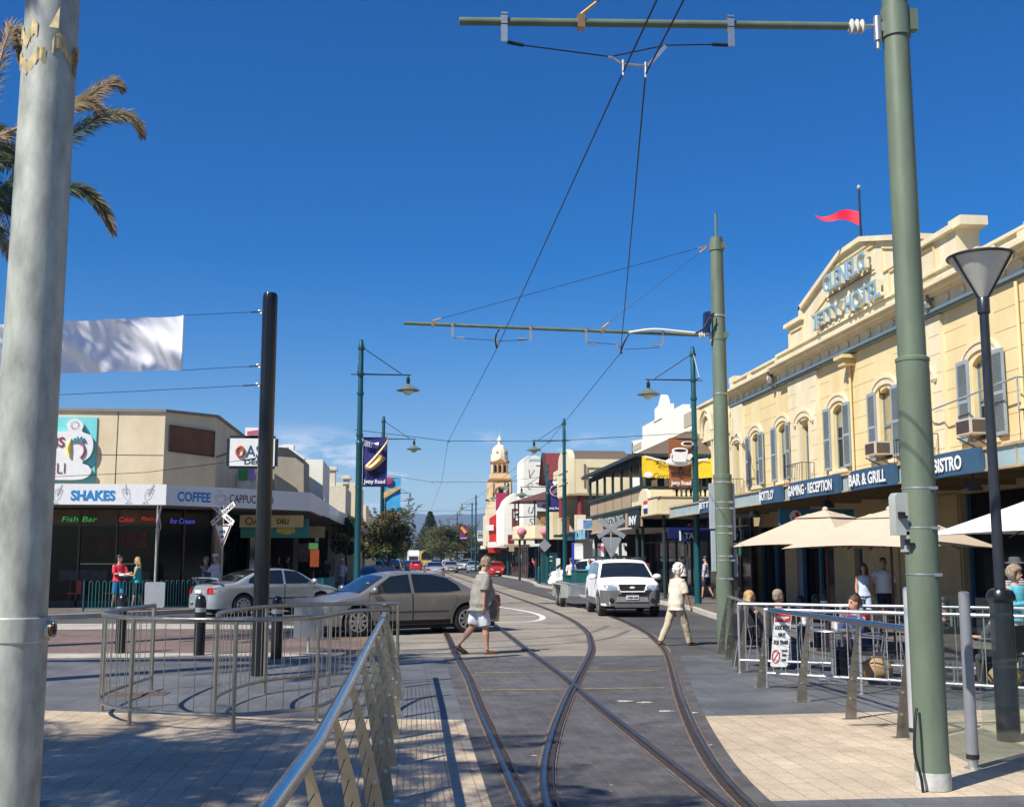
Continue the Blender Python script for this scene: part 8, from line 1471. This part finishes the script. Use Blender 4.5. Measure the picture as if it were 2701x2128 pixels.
# right pavement and far crowd
person('pedestrian in a striped top and blue bag behind the nearest right lamp post', 12.35, 45, R(150), h=1.72, z=.13, legs=((12, 4), (-12, 14)), top=stripes('fine stripe', (.6, .62, .66), (.2, .22, .34), 22), bottom=c_('dark navy shorts', (.012, .014, .05)), bottom_len='short', hair=m_hblack, hat=(m_navy, 'cap'), voxel=.017)
person('pedestrian in a white top half hidden by the nearest right lamp post', 11.75, 46.4, R(-70), h=1.7, z=.13, top=c_('white tee', (.72, .72, .74)), bottom=c_('dark grey', (.04, .04, .045)), hair=m_hbrown, voxel=.02)
person('pedestrian in dark red under the cream awning', 10.9, 50, R(-110), h=1.72, z=.13, top=c_('dark red', (.25, .02, .03)), bottom=c_('dark grey', (.04, .04, .045)), hair=m_hbrown, voxel=.02)
person('pedestrian in pale grey under the cream awning', 10.3, 51.5, R(-80), h=1.68, z=.13, top=c_('pale grey', (.32, .34, .38)), bottom=c_('dark grey', (.04, .04, .045)), hair=m_hgrey, voxel=.02)
person('man in a cream tee and dark blue cap behind the trailer', 7.95, 52.4, R(100), h=1.76, top=c_('cream tee', (.66, .60, .52)), bottom=c_('dark grey', (.04, .04, .045)), hair=m_hbrown, hat=(m_navy, 'cap'), voxel=.018)
person('person in a bright light blue jacket behind the trailer', 8.65, 52.0, R(30), h=1.72, lean=12, top=c_('light blue', (.12, .48, .68)), bottom=c_('black', (.012, .012, .014)), sleeve='long', hair=m_hgrey, voxel=.018)
person('person in a dark hat seen over the roof of the white four wheel drive', 9.5, 49.5, R(-90), h=1.80, z=.13, top=c_('orange check', (.5, .12, .04)), bottom=c_('black', (.012, .012, .014)), hair=m_hbrown, hat=(M('dark felt', (.04, .02, .02), .9), 'brim'), voxel=.02)
crowd = [(10.6, 97, 'far pedestrian in yellow green by the maroon banner lamp', (.42, .40, .05), (.5, .5, .5)), (11.0, 98.5, 'far pedestrian in white trousers carrying a red bag', (.62, .60, .56), (.62, .62, .62)), (11.6, 99, 'far pedestrian in a red top beside the white trousers', (.5, .05, .05), (.05, .08, .2)), (12.0, 100, 'far pedestrian in pink walking near the corner post', (.55, .30, .26), (.06, .06, .07)), (12.6, 97, 'far pedestrian in a white top nearest the teal cabinet', (.66, .64, .62), (.35, .3, .28)), (10.7, 108, 'far pedestrian in black behind the yellow green one', (.02, .02, .025), (.02, .02, .03)), (9.95, 120, 'far pedestrian in a white tee above the red hatchback', (.7, .7, .72), (.1, .12, .2)), (10.4, 124, 'second far pedestrian in white above the red hatchback', (.68, .66, .62), (.1, .1, .1)), (11.2, 111, 'far pedestrian in brown in the shade of the far awning', (.12, .06, .04), (.04, .04, .04)), (12.7, 101.5, 'far pedestrian in grey by the octagonal corner', (.3, .3, .3), (.1, .1, .2)), (-1.35, 108, 'far pedestrian in red on the left kerb by the round sign', (.45, .05, .06), (.05, .05, .07))]
for i, (x, y, lab, c1_, c2_) in enumerate(crowd): person(lab, x, y, R(-90+(i*67) % 120-60), h=1.64+.03*(i % 4), z=.13, legs=((12, 6), (-12, 12)), top=M('cloth crowd %d' % i, c1_, .85), bottom=M('cloth crowd leg %d' % i, c2_, .85), hair=(m_hbrown, m_hblond, m_hblack)[i % 3], voxel=.035, skin=m_skin)
t, d_ = person('scooter rider in a white shirt on the left lane', -.75, 104, R(-90), h=1.7, z=-.2, legs=((70, 90), (70, 90)), arms=((40, 30, 10), (40, 30, 10)), top=c_('white tee', (.72, .72, .74)), bottom=c_('dark grey', (.04, .04, .045)), hair=m_hbrown, voxel=.03, sit=True)
t = thing('motor_scooter', 'dark scooter ridden by the person in the white shirt', 'scooter', (-.75, 104, 0)); mb = MB(); mb.tube([(-.75, 103.2, .95), (-.75, 103.35, .4), (-.75, 104, .35), (-.75, 104.5, .7)], [.05, .12, .14, .16], 8); mb.build('body', m_blk, t)
for y in (103.3, 104.5): mb = MB(); mb.lathe([(.24, -.05), (.24, .05)], (-.75, y, .24), 14, axis='x'); mb.build('wheel', m_tyre, t)
mb = MB(); mb.ell((-.75, 103.1, .8), .09, .05, .09, 10, 6); mb.build('headlight', m_lamp, t)
for k, (x, y, lab) in enumerate(((6.28, 17.22, 'clear tumbler on the table of the seated pair'), (6.12, 15.82, 'dark tumbler on the table near the warning notice'), (7.95, 16.8, 'white cup on the middle cafe table'), (8.62, 15.4, 'tumbler on the table right of the dark red pole'), (6.3, 16.0, 'second small white cup near the warning notice'))):
    t = thing('table_cup', lab, 'cup', (x, y, .735)); mb = MB(); mb.lathe([(.026, .735), (.036, .745), (.041, .84), (.037, .84), (.03, .75)], (x, y, 0), 14); mb.build('cup', (m_silv, m_blk, m_signw, m_silv, m_signw)[k], t)
for k, (x, y, rz, top_, hr, lab) in enumerate(((6.75, 16.25, 200, (.03, .05, .12), m_hbrown, 'seated guest in a dark navy top at the empty looking table'), (7.95, 15.85, 150, (.02, .02, .022), m_hblack, 'seated guest in black beside the dark red umbrella pole'), (8.25, 14.85, 110, (.05, .05, .05), m_hbrown, 'seated guest in charcoal by the thick green pole'))):
    person(lab, x, y, R(rz), h=1.62, z=-.42, legs=SIT, arms=((30, 60, 8), (30, 60, 8)), lean=6, top=M('cloth guest %d' % k, top_, .85), bottom=c_('dark grey', (.04, .04, .045)), hair=hr, voxel=.017, sit=True)
# ------------------------------------------------------------------ signs at the crossing
def cross_sign(label, x, y, zc, rz, back=False, text=True, base=0, plate=None, tri=True):
    t = thing('crossing_sign', label, 'sign', (x, y, base), rz); mb = MB(); mb.cyl((0, 0, 0), (0, 0, zc-.95 if not back else zc+.1), .03, n=10); mb.cyl((0, 0.012, 0), (0, .012, zc+.3), .026, n=10); mb.build('post', m_galv, t, local=True)
    fm = m_signback if back else m_signw; mb = MB()
    for k, sg in enumerate((1, -1)):
        u = Vector((math.cos(R(32)), 0, sg*math.sin(R(32)))); v = Vector((-u.z, 0, u.x)); mb.prism([(-.62, -.09), (.62, -.09), (.62, .09), (-.62, .09)], (0, -.035-.012*k, zc), u, v, (0, .009, 0))
    mb.build('crossed_boards', fm, t, local=True)
    if tri:
        mb = MB(); mb.prism([(-.40, .0), (-.34, .08), (.34, .08), (.40, 0), (.03, -.72), (-.03, -.72)], (0, -.02, zc-.42), X_, Z_, (0, .008, 0)); mb.build('give_way_panel', fm, t, local=True)
        if not back:
            mb = MB(); P = [(-.36, .02), (.36, .02), (0, -.66)]
            for a, b in zip(P, P[1:]+P[:1]): mb.bar((a[0], -.026, zc-.42+a[1]), (b[0], -.026, zc-.42+b[1]), .008, .06, (0, 1, 0)) if (a, b) != (P[0], P[1]) else mb.bar((a[0], -.026, zc-.42+a[1]), (b[0], -.026, zc-.42+b[1]), .03, .008, (0, 0, 1))
            mb.build('red_border', m_red, t, local=True)
    if not back and text:
        mb = MB(); u = Vector((math.cos(R(32)), 0, math.sin(R(32)))); v = Vector((-u.z, 0, u.x)); letters(mb, 'CROSSING', Vector((0, -.052, zc))-u*.56-v*.05, u, v, 1.12, .10, .01)
        u = Vector((math.cos(R(32)), 0, -math.sin(R(32)))); v = Vector((-u.z, 0, u.x)); letters(mb, 'RAIL', Vector((0, -.054, zc))-u*.56-v*.05, u, v, .4, .10, .01); letters(mb, 'WAY', Vector((0, -.054, zc))+u*.18-v*.05, u, v, .36, .10, .01)
        letters(mb, 'GIVE', (-.14, -.03, zc-.66), X_, Z_, .28, .11, .01); letters(mb, 'WAY', (-.10, -.03, zc-.81), X_, Z_, .2, .09, .01); letters(mb, 'TRACKS', (-.26, -.06, zc-.40), X_, Z_, .52, .09, .01); mb.build('lettering', m_blk, t, local=True)
    return t
cross_sign('white railway crossing sign with GIVE WAY triangle left of the black pole', -5.93, 38.4, 3.1, R(-38), base=.13)
cross_sign('railway crossing sign turned edge on, with a blank plate low on its pole', -7.40, 35.2, 3.0, R(95), back=True, base=.0)
t = thing('blank_plate_sign', 'blank pale rectangular sign back on the edge-on crossing post', 'sign', (-7.4, 35.2, .3)); mb = MB(); mb.prism([(-.3, .33), (-.27, .28), (.25, .28), (.29, .33), (.29, 1.0), (.25, 1.04), (-.27, 1.04), (-.31, 1.0)], (-7.38, 35.16, 0), X_, Z_, (0, .01, 0)); mb.build('panel', m_signback, t)
cross_sign('back of a crossed railway sign with its triangle above the white four wheel drive', 8.09, 43, 2.9, 0, back=True)
t = thing('arrow_diamond_sign', 'back of a grey diamond sign on a lamp post by the teal cabinet', 'sign', (9.0, 69.4, 2.2)); mb = MB(); mb.prism([(-.4, 0), (0, -.42), (.42, 0), (0, .4)], (9.0, 70.4, 2.56), X_, Z_, (0, .02, 0)); mb.build('panel', m_signback, t); mb = MB(); mb.box(8.1, 70.42, 2.5, 8.8, 70.45, 2.66); mb.build('arm_board', m_signw, t)
t = thing('utility_cabinet', 'dark teal kerbside cabinet with small white labels', 'cabinet', (9.9, 75.5, .13)); mb = MB(); mb.box(9.45, 75.3, .13, 10.5, 76, 2.05); mb.box(9.42, 75.27, 2.05, 10.53, 76.03, 2.12); mb.build('casing', M('cabinet teal', (.008, .07, .07), .5), t); mb = MB(); [mb.box(9.82, 75.28, z, 10.14, 75.3, z+.06) for z in (1.82, 1.55)]; mb.box(9.9, 75.28, 1.05, 10.1, 75.3, 1.18); mb.build('label', m_signw, t)
for x, y, lab in ((9.0, 73.3, 'teal bollard left of the utility cabinet'), (9.75, 73.3, 'teal bollard immediately beside the utility cabinet')):
    t = thing('bollard', lab, 'bollard', (x, y, .13)); mb = MB(); mb.lathe([(.12, .13), (.12, 1.1), (.08, 1.2)], (x, y, 0), 14); mb.build('post', m_teal, t)
t = thing('round_prohibition_sign', 'small round sign on a pale base beside the round tree', 'sign', (-.95, 72, .13)); mb = MB(); mb.lathe([(.26, 0), (.26, .02)], (-.95, 71.9, 2.62), 20, axis='y'); mb.build('disc', M('cream disc', (.5, .42, .34), .6), t); mb = MB(); mb.tube([(-.95+.25*math.cos(k*.3142), 71.88, 2.62+.25*math.sin(k*.3142)) for k in range(20)], .03, 5, closed=True); mb.tube([(-1.13, 71.88, 2.8), (-.77, 71.88, 2.44)], .025, 5); mb.build('ring', M('dull red', (.3, .06, .05), .6), t); mb = MB(); mb.prism([(-.1, 1.0), (.1, 1.0), (.1, 2.3), (-.1, 2.3)], (-.95, 71.95, 0), X_, Z_, (0, .03, 0)); mb.cyl((-.95, 71.97, .1), (-.95, 71.97, 2.6), .03, n=8); mb.build('post', m_galv, t)
t = thing('flexible_sign_post', 'blue edged upright strip sign beside the nearest right lamp post', 'sign', (8.1, 50, 0)); mb = MB(); mb.box(7.66, 50, 1.05, 7.71, 50.3, 2.45); mb.build('strip', M('bright blue', (.02, .05, .45), .5), t)
t = thing('striped_marker', 'white roadside marker with a dark band beside the trailer', 'marker', (7.05, 50.5, 0)); mb = MB(); mb.box(6.98, 50.5, .9, 7.16, 50.56, 1.75); mb.build('board', m_signw, t); mb = MB(); mb.prism([(0, .38), (.18, .5), (.18, .6), (0, .48)], (6.98, 50.48, .9), X_, Z_, (0, .01, 0)); mb.build('band', m_blk, t)
# ------------------------------------------------------------------ trees
def leafmat(name, c1, c2):
    m = M(name, c1, .6, col2=c2, vs=1.6); nt = m.node_tree; b = nt.nodes['Principled BSDF']; b.inputs['Transmission Weight'].default_value = 0; b.inputs['Specular IOR Level'].default_value = .25; return m
m_leafA = leafmat('olive leaf', (.135, .14, .05), (.055, .065, .024)); m_leafR = leafmat('russet leaf', (.16, .125, .05), (.08, .06, .022)); m_leafG = leafmat('dark green leaf', (.05, .085, .03), (.018, .035, .012)); m_leafP = leafmat('pine needle', (.045, .07, .035), (.015, .03, .015)); m_bark = M('bark', (.09, .07, .05), .9, var=.3, vs=8, bump=.5)
def leaves(mb, c, rad, n, size, rnd, squash=1.0, hollow=.35):
    for _ in range(n):
        a = rnd.uniform(0, 6.283); b = math.asin(rnd.uniform(-1, 1)); r = rad*(hollow+(1-hollow)*rnd.random()**.45); p = Vector(c)+Vector((r*math.cos(b)*math.cos(a), r*math.cos(b)*math.sin(a), r*math.sin(b)*squash))
        u = Vector((rnd.uniform(-1, 1), rnd.uniform(-1, 1), rnd.uniform(-.6, .6))).normalized()*size*rnd.uniform(.6, 1.3); v = u.cross(Vector((rnd.uniform(-1, 1), rnd.uniform(-1, 1), rnd.uniform(-1, 1)))).normalized()*size*.45
        mb.add([p-u, p+v*.9-u*.1, p+u, p-v*.9-u*.1], [(0, 1, 2, 3)])
def raw(mb, name, mats, parent):
    mw = wmat(parent).inverted(); me = bpy.data.meshes.new(name); me.from_pydata([tuple(mw @ Vector(v)) for v in mb.v], [], mb.f)
    for m in mats: me.materials.append(m)
    if len(mats) > 1: me.polygons.foreach_set('material_index', mb.m)
    o = bpy.data.objects.new(name, me); COL.objects.link(o); o.parent = parent; return o
def tree(name, label, x, y, h, cr, cz, blobs, nleaf, size, mats, seed, sq=.85, group=None, trunk=.12, sprigs=0):
    rnd = random.Random(seed); t = thing(name, label, 'tree', (x, y, .0), group=group); mb = MB(); mb.tube([(x, y, 0), (x+.05, y, cz*.5), (x-.04, y+.05, cz)], [trunk, trunk*.8, trunk*.5], 9)
    crown = MB()
    for k in range(blobs):
        a = rnd.uniform(0, 6.28); f = rnd.random()**.6; zc = cz+(rnd.uniform(-.75, .85))*cr*sq; rr = cr*.72*f*math.sqrt(max(.15, 1-((zc-cz)/(cr*sq*1.1))**2)); c = (x+rr*math.cos(a), y+rr*math.sin(a), zc); br = cr*rnd.uniform(.26, .44); crown.mi = rnd.randrange(len(mats)); leaves(crown, c, br, nleaf//blobs, size, rnd, .8)
        mb.tube([(x, y, cz*.75), ((x+c[0])/2, (y+c[1])/2, (cz*.8+c[2])/2), c], [trunk*.45, trunk*.3, trunk*.08], 5)
    for k in range(sprigs):
        a = rnd.uniform(0, 6.28); p = Vector((x+cr*.8*math.cos(a), y+cr*.8*math.sin(a), cz+cr*sq*rnd.uniform(.2, .8))); d = Vector((math.cos(a)*.5, math.sin(a)*.5, rnd.uniform(.3, 1))).normalized()*cr*rnd.uniform(.3, .6); mb.tube([p, p+d], [.02, .006], 4)
        for q in range(14): crown.mi = rnd.randrange(len(mats)); leaves(crown, p+d*q/14, .07*cr, 2, size, rnd)
    mb.build('trunk', m_bark, t); raw(crown, 'crown', mats, t); return t
tree('street_tree', 'round olive street tree beside the nearest left lamp post', -.62, 57, 4.4, 1.42, 3.0, 34, 9500, .075, [m_leafA, m_leafR, m_leafA, m_leafG], 3, sprigs=16, trunk=.09, sq=.9)
tree('street_tree', 'dark tree just left of the round olive tree, in shade', -2.9, 60, 3.6, 1.2, 2.9, 14, 2500, .09, [m_leafG, m_leafG], 8, trunk=.08)
spots = [(4.9+1.2, 175, 2.6, 4.0), (7.3, 168, 2.5, 4.6), (8.9, 180, 2.6, 4.8), (5.9, 215, 3.0, 4.6), (10.3, 172, 2.4, 4.6), (11.6, 150, 2.0, 3.6), (4.8+1.8, 262, 3.2, 4.6), (8.6, 240, 3.5, 5.2)]
lb = ['olive tree at the left end of the right hand clump', 'olive tree in front of the right hand clump', 'full olive tree behind the chequered sign lamp', 'olive tree deeper in the right hand clump', 'olive tree between the purple banner and the red sign', 'smaller tree below the red sign shop', 'distant tree right of the far tram', 'tall distant tree behind the clump']
for i, (x, y, cr, cz) in enumerate(spots): tree('street_tree', lb[i], x, y, cz+cr, cr, cz, 22, 4200, .15, [m_leafA, m_leafR, m_leafG, m_leafA], 20+i, group='olive street trees on the right', trunk=.16, sprigs=8)
for i, (x, y, cr, cz) in enumerate([(-1.6, 92, 1.7, 2.7), (-1.7, 128, 2.1, 3.0), (-1.0, 165, 2.4, 3.2), (-.6, 205, 2.8, 3.4), (.6, 300, 3.4, 4.2)]): tree('street_tree', ['dark tree on the left kerb behind the dark blue car', 'second dark tree along the left kerb', 'third dark tree along the left kerb', 'fourth dark tree along the left kerb', 'last pale green tree on the left before the hills'][i], x, y, cz+cr, cr, cz, 16, 2600, .14, [m_leafG, m_leafA, m_leafG], 50+i, group='dark street trees on the left', trunk=.13)
rnd = random.Random(2); t = thing('norfolk_pine', 'tall conical dark pine standing before the hills', 'tree', (7.4, 290, 0)); mb = MB(); mb.tube([(7.4, 290, 0), (7.4, 290, 13.6)], [.3, .03], 8); mb.build('trunk', m_bark, t); mb = MB()
for k in range(30):
    z = 3.0+k*.36; r = 4.3*(1-(z-3)/10.9)**.9+.15
    for j in range(9):
        a = j*.698+k*.37+rnd.uniform(-.15, .15); rr = r*rnd.uniform(.8, 1.1)
        for q in range(14):
            f = (q+.5)/14; p = Vector((7.4+rr*f*math.cos(a), 290+rr*f*math.sin(a), z+.25*f*f*r*.4+rnd.uniform(-.05, .05))); leaves(mb, p, .2, 3, .24, rnd)
raw(mb, 'crown', [m_leafP], t)
t = thing('conifer_tree', 'broad dark green conifer sloping down left of the pine', 'tree', (3.2, 270, 0)); mb = MB(); mb.tube([(3.4, 270, 0), (3.4, 270, 6)], [.3, .05], 8); mb.build('trunk', m_bark, t); mb = MB()
for k in range(70): z = rnd.uniform(.8, 8.6); r = 4.4*(1-z/9.6); a = rnd.uniform(0, 6.28); q = r*math.sqrt(rnd.random()); leaves(mb, (4.9+q*math.cos(a)+z*.12-.5, 270+q*math.sin(a), z), .9, 60, .17, rnd)
raw(mb, 'crown', [m_leafG, m_leafP], t)
m_wood = leafmat('far wood leaf', (.07, .09, .045), (.03, .045, .02)); mb = MB(); rnd = random.Random(12)
for k in range(150):
    x = rnd.uniform(-70, 90); y = rnd.uniform(330, 560); leaves(mb, (x, y, rnd.uniform(1.5, 4.0)), rnd.uniform(2.5, 4.5), 60, .55, rnd, .8)
me = bpy.data.meshes.new('far_wood'); me.from_pydata(mb.v, [], mb.f); me.materials.append(m_wood); o = bpy.data.objects.new('far_wood', me); COL.objects.link(o); tag(o, 'belt of distant trees closing the street below the hills', 'wood', kind='stuff')
# ------------------------------------------------------------------ palms (the crowns throw the broken shade on the paving)
m_fr = leafmat('palm frond green', (.10, .12, .045), (.03, .055, .03)); m_frd = leafmat('dry palm frond', (.42, .30, .17), (.16, .12, .06)); m_ptr = M('palm trunk', (.16, .12, .08), .95, var=.35, vs=5, bump=.9, bs=9)
def frond(mb, base, az, el, length, droop, rnd, dry, hang=.6, lf=.16):
    P = []; d = Vector((math.cos(az)*math.cos(el), math.sin(az)*math.cos(el), math.sin(el))); p = Vector(base); n = 22
    for k in range(n+1):
        P.append(p.copy()); d = (d+Vector((0, 0, -droop*(.25+1.5*k/n)/n*2.2))).normalized(); p = p+d*length/n
    mb.mi = 0 if not dry else 1; mb.tube(P, [.028*(1-.8*k/n)+.004 for k in range(n+1)], 5)
    for k in range(2, n):
        for m in range(7):
            f = (k+m/7)/n
            if f >= 1: continue
            q = P[k].lerp(P[k+1], m/7); t_ = (P[k+1]-P[k]).normalized(); sd = t_.cross(Z_).normalized(); L_ = length*lf*math.sin(math.pi*min(.97, f*.92+.08))**.6*rnd.uniform(.75, 1.15)
            for s in (-1, 1):
                mb.mi = 1 if (dry or f > .74+rnd.uniform(-.1, .15)) else 0; dd = (sd*s*rnd.uniform(.6, 1)+t_*rnd.uniform(.5, .9)+Z_*(rnd.uniform(-hang, .15))).normalized(); up = dd.cross(t_).normalized()*.012+t_*.010; e_ = q+dd*L_; mid = q+dd*L_*.55+Vector((0, 0, .02)); mb.add([q-up*.5, mid-up, e_+Vector((0, 0, -.05*L_/.4)), mid+up], [(0, 1, 2, 3)])
def frond_path(mb, pts, rnd, dry):
    P = [p for p in smooth_path(pts, 7)]; n = len(P)-1; mb.mi = 0 if not dry else 1; mb.tube(P, [.03*(1-.8*k/n)+.004 for k in range(n+1)], 5); tot = sum((b-a).length for a, b in zip(P, P[1:]))
    for k in range(1, n):
        for m in range(9):
            f = (k+m/9)/n; q = P[k].lerp(P[k+1], m/9); t_ = (P[k+1]-P[k]).normalized(); L_ = .36*math.sin(math.pi*min(.96, f*.9+.1))**.5*rnd.uniform(.7, 1.15)
            for s in (-1, 1):
                sd = (t_.cross(Y_)*s*rnd.uniform(.25, .6)+Y_*rnd.uniform(-.5, .5)); mb.mi = 1 if (dry or f > .6+rnd.uniform(-.2, .25)) else 0
                dd = (sd+t_*rnd.uniform(.7, 1)+Z_*rnd.uniform(-.35, .05)).normalized(); up = dd.cross(Y_).normalized()*.009; mb.add([q-up*.5, q+dd*L_*.55-up, q+dd*L_+Vector((.03, 0, -.04)), q+dd*L_*.55+up], [(0, 1, 2, 3)])
def palm(label, x, y, h, fronds, seed, lean=(0, 0), length=3.2, paths=()):
    t = thing('palm_tree', label, 'palm', (x, y, 0)); rnd = random.Random(seed); mb = MB(); P = [(x+lean[0]*(k/10)**1.5, y+lean[1]*(k/10)**1.5, h*k/10) for k in range(11)]; mb.tube(P, [.30-.012*k for k in range(11)], 14)
    c = Vector(P[-1])
    for k in range(26): a = k*2.4; mb.tube([c+Vector((.15*math.cos(a), .15*math.sin(a), -.9+.03*k)), c+Vector((.38*math.cos(a), .38*math.sin(a), -.5+.03*k))], [.07, .03], 5)
    mb.build('trunk', m_ptr, t); mb = MB()
    for az, el, L_, dr, dry in fronds(rnd): frond(mb, c, az, el, L_, dr, rnd, dry)
    for pts, dry in paths: frond_path(mb, [Vector((a, y+.1*i, b)) for i, (a, b) in enumerate([(c.x, c.z-.1)]+list(pts))], rnd, dry)
    raw(mb, 'crown', [m_fr, m_frd], t)
def full(n, length=3.2):
    def g(rnd): return [(k*2.39996+rnd.uniform(-.2, .2), R(75-95*(k/n)), length*rnd.uniform(.85, 1.1), rnd.uniform(.5, .9), k > n*.8) for k in range(n)]
    return g
def visible(rnd):   # the crown whose fronds reach in at the left edge
    return [q for q in full(44, 2.9)(rnd) if not (-1.25 < math.atan2(math.sin(q[0]), math.cos(q[0])) < 1.0)]
palm('palm whose windblown fronds show behind the galvanised pole at top left', -9.1, 22.3, 9.75, visible, 5, lean=(.15, 0), paths=[
    ([(-7.66, 10.35), (-7.24, 10.68), (-6.66, 11.03), (-6.31, 11.35), (-6.06, 11.54), (-5.94, 11.46)], True), ([(-7.75, 9.6), (-7.19, 9.93), (-6.68, 10.38), (-6.28, 10.72), (-5.84, 10.84), (-5.58, 10.69), (-5.51, 10.5)], False),
    ([(-7.77, 8.84), (-7.22, 9.1), (-6.71, 9.18), (-6.45, 9.11), (-6.22, 8.9), (-6.06, 8.63), (-5.99, 8.4)], False), ([(-7.23, 10.6), (-6.7, 10.93), (-6.44, 10.97), (-6.24, 10.84)], True), ([(-8.27, 9.0), (-7.87, 9.2), (-7.62, 9.64), (-7.34, 9.88)], False),
    ([(-8.4, 10.7), (-8.2, 12.01), (-8.1, 12.5), (-8.0, 12.3), (-7.95, 11.9)], True), ([(-8.38, 8.9), (-7.9, 8.7), (-7.56, 8.5), (-7.3, 8.0)], False), ([(-8.5, 8.7), (-8.1, 8.2), (-7.8, 7.6)], False)])
palm('palm out of frame on the left that shades the foreground paving', -7.6, 5.6, 7.2, full(34, 3.5), 9, lean=(.5, .3))
palm('low palm out of frame that shades the paving by the curved railing', -8.8, 6.3, 7.4, full(30, 3.4), 14, lean=(.2, .2))
palm('short palm out of frame that shades the near paving by the handrail', -5.6, 3.2, 6.6, full(32, 3.2), 15, lean=(.1, .2))
palm('second palm out of frame that shades the near left paving', -10.9, 3.0, 8.6, full(30, 3.4), 10, lean=(.4, -.2))
palm('palm out of frame whose hanging fronds throw the shadows across the white banner', -8.9, 14.4, 10.2, full(15, 3.0), 17)
HAZE = True
if HAZE:
    mb = MB(); mb.box(-4500, -250, -1.5, 4500, 7600, 330); mh = bpy.data.materials.new('air'); mh.use_nodes = True; nt = mh.node_tree; nt.nodes.clear(); pv = N(nt, 'ShaderNodeVolumePrincipled'); pv.inputs['Color'].default_value = (.42, .62, 1, 1); pv.inputs['Density'].default_value = .00013; pv.inputs['Anisotropy'].default_value = 0; oo = N(nt, 'ShaderNodeOutputMaterial'); nt.links.new(pv.outputs[0], oo.inputs['Volume'])
    me = bpy.data.meshes.new('haze'); me.from_pydata(mb.v, [], mb.f); me.materials.append(mh); hz = bpy.data.objects.new('haze', me); COL.objects.link(hz); tag(hz, 'faint blue air between the street and the hills', 'haze', kind='stuff')
bpy.data.scenes.remove(TMP)
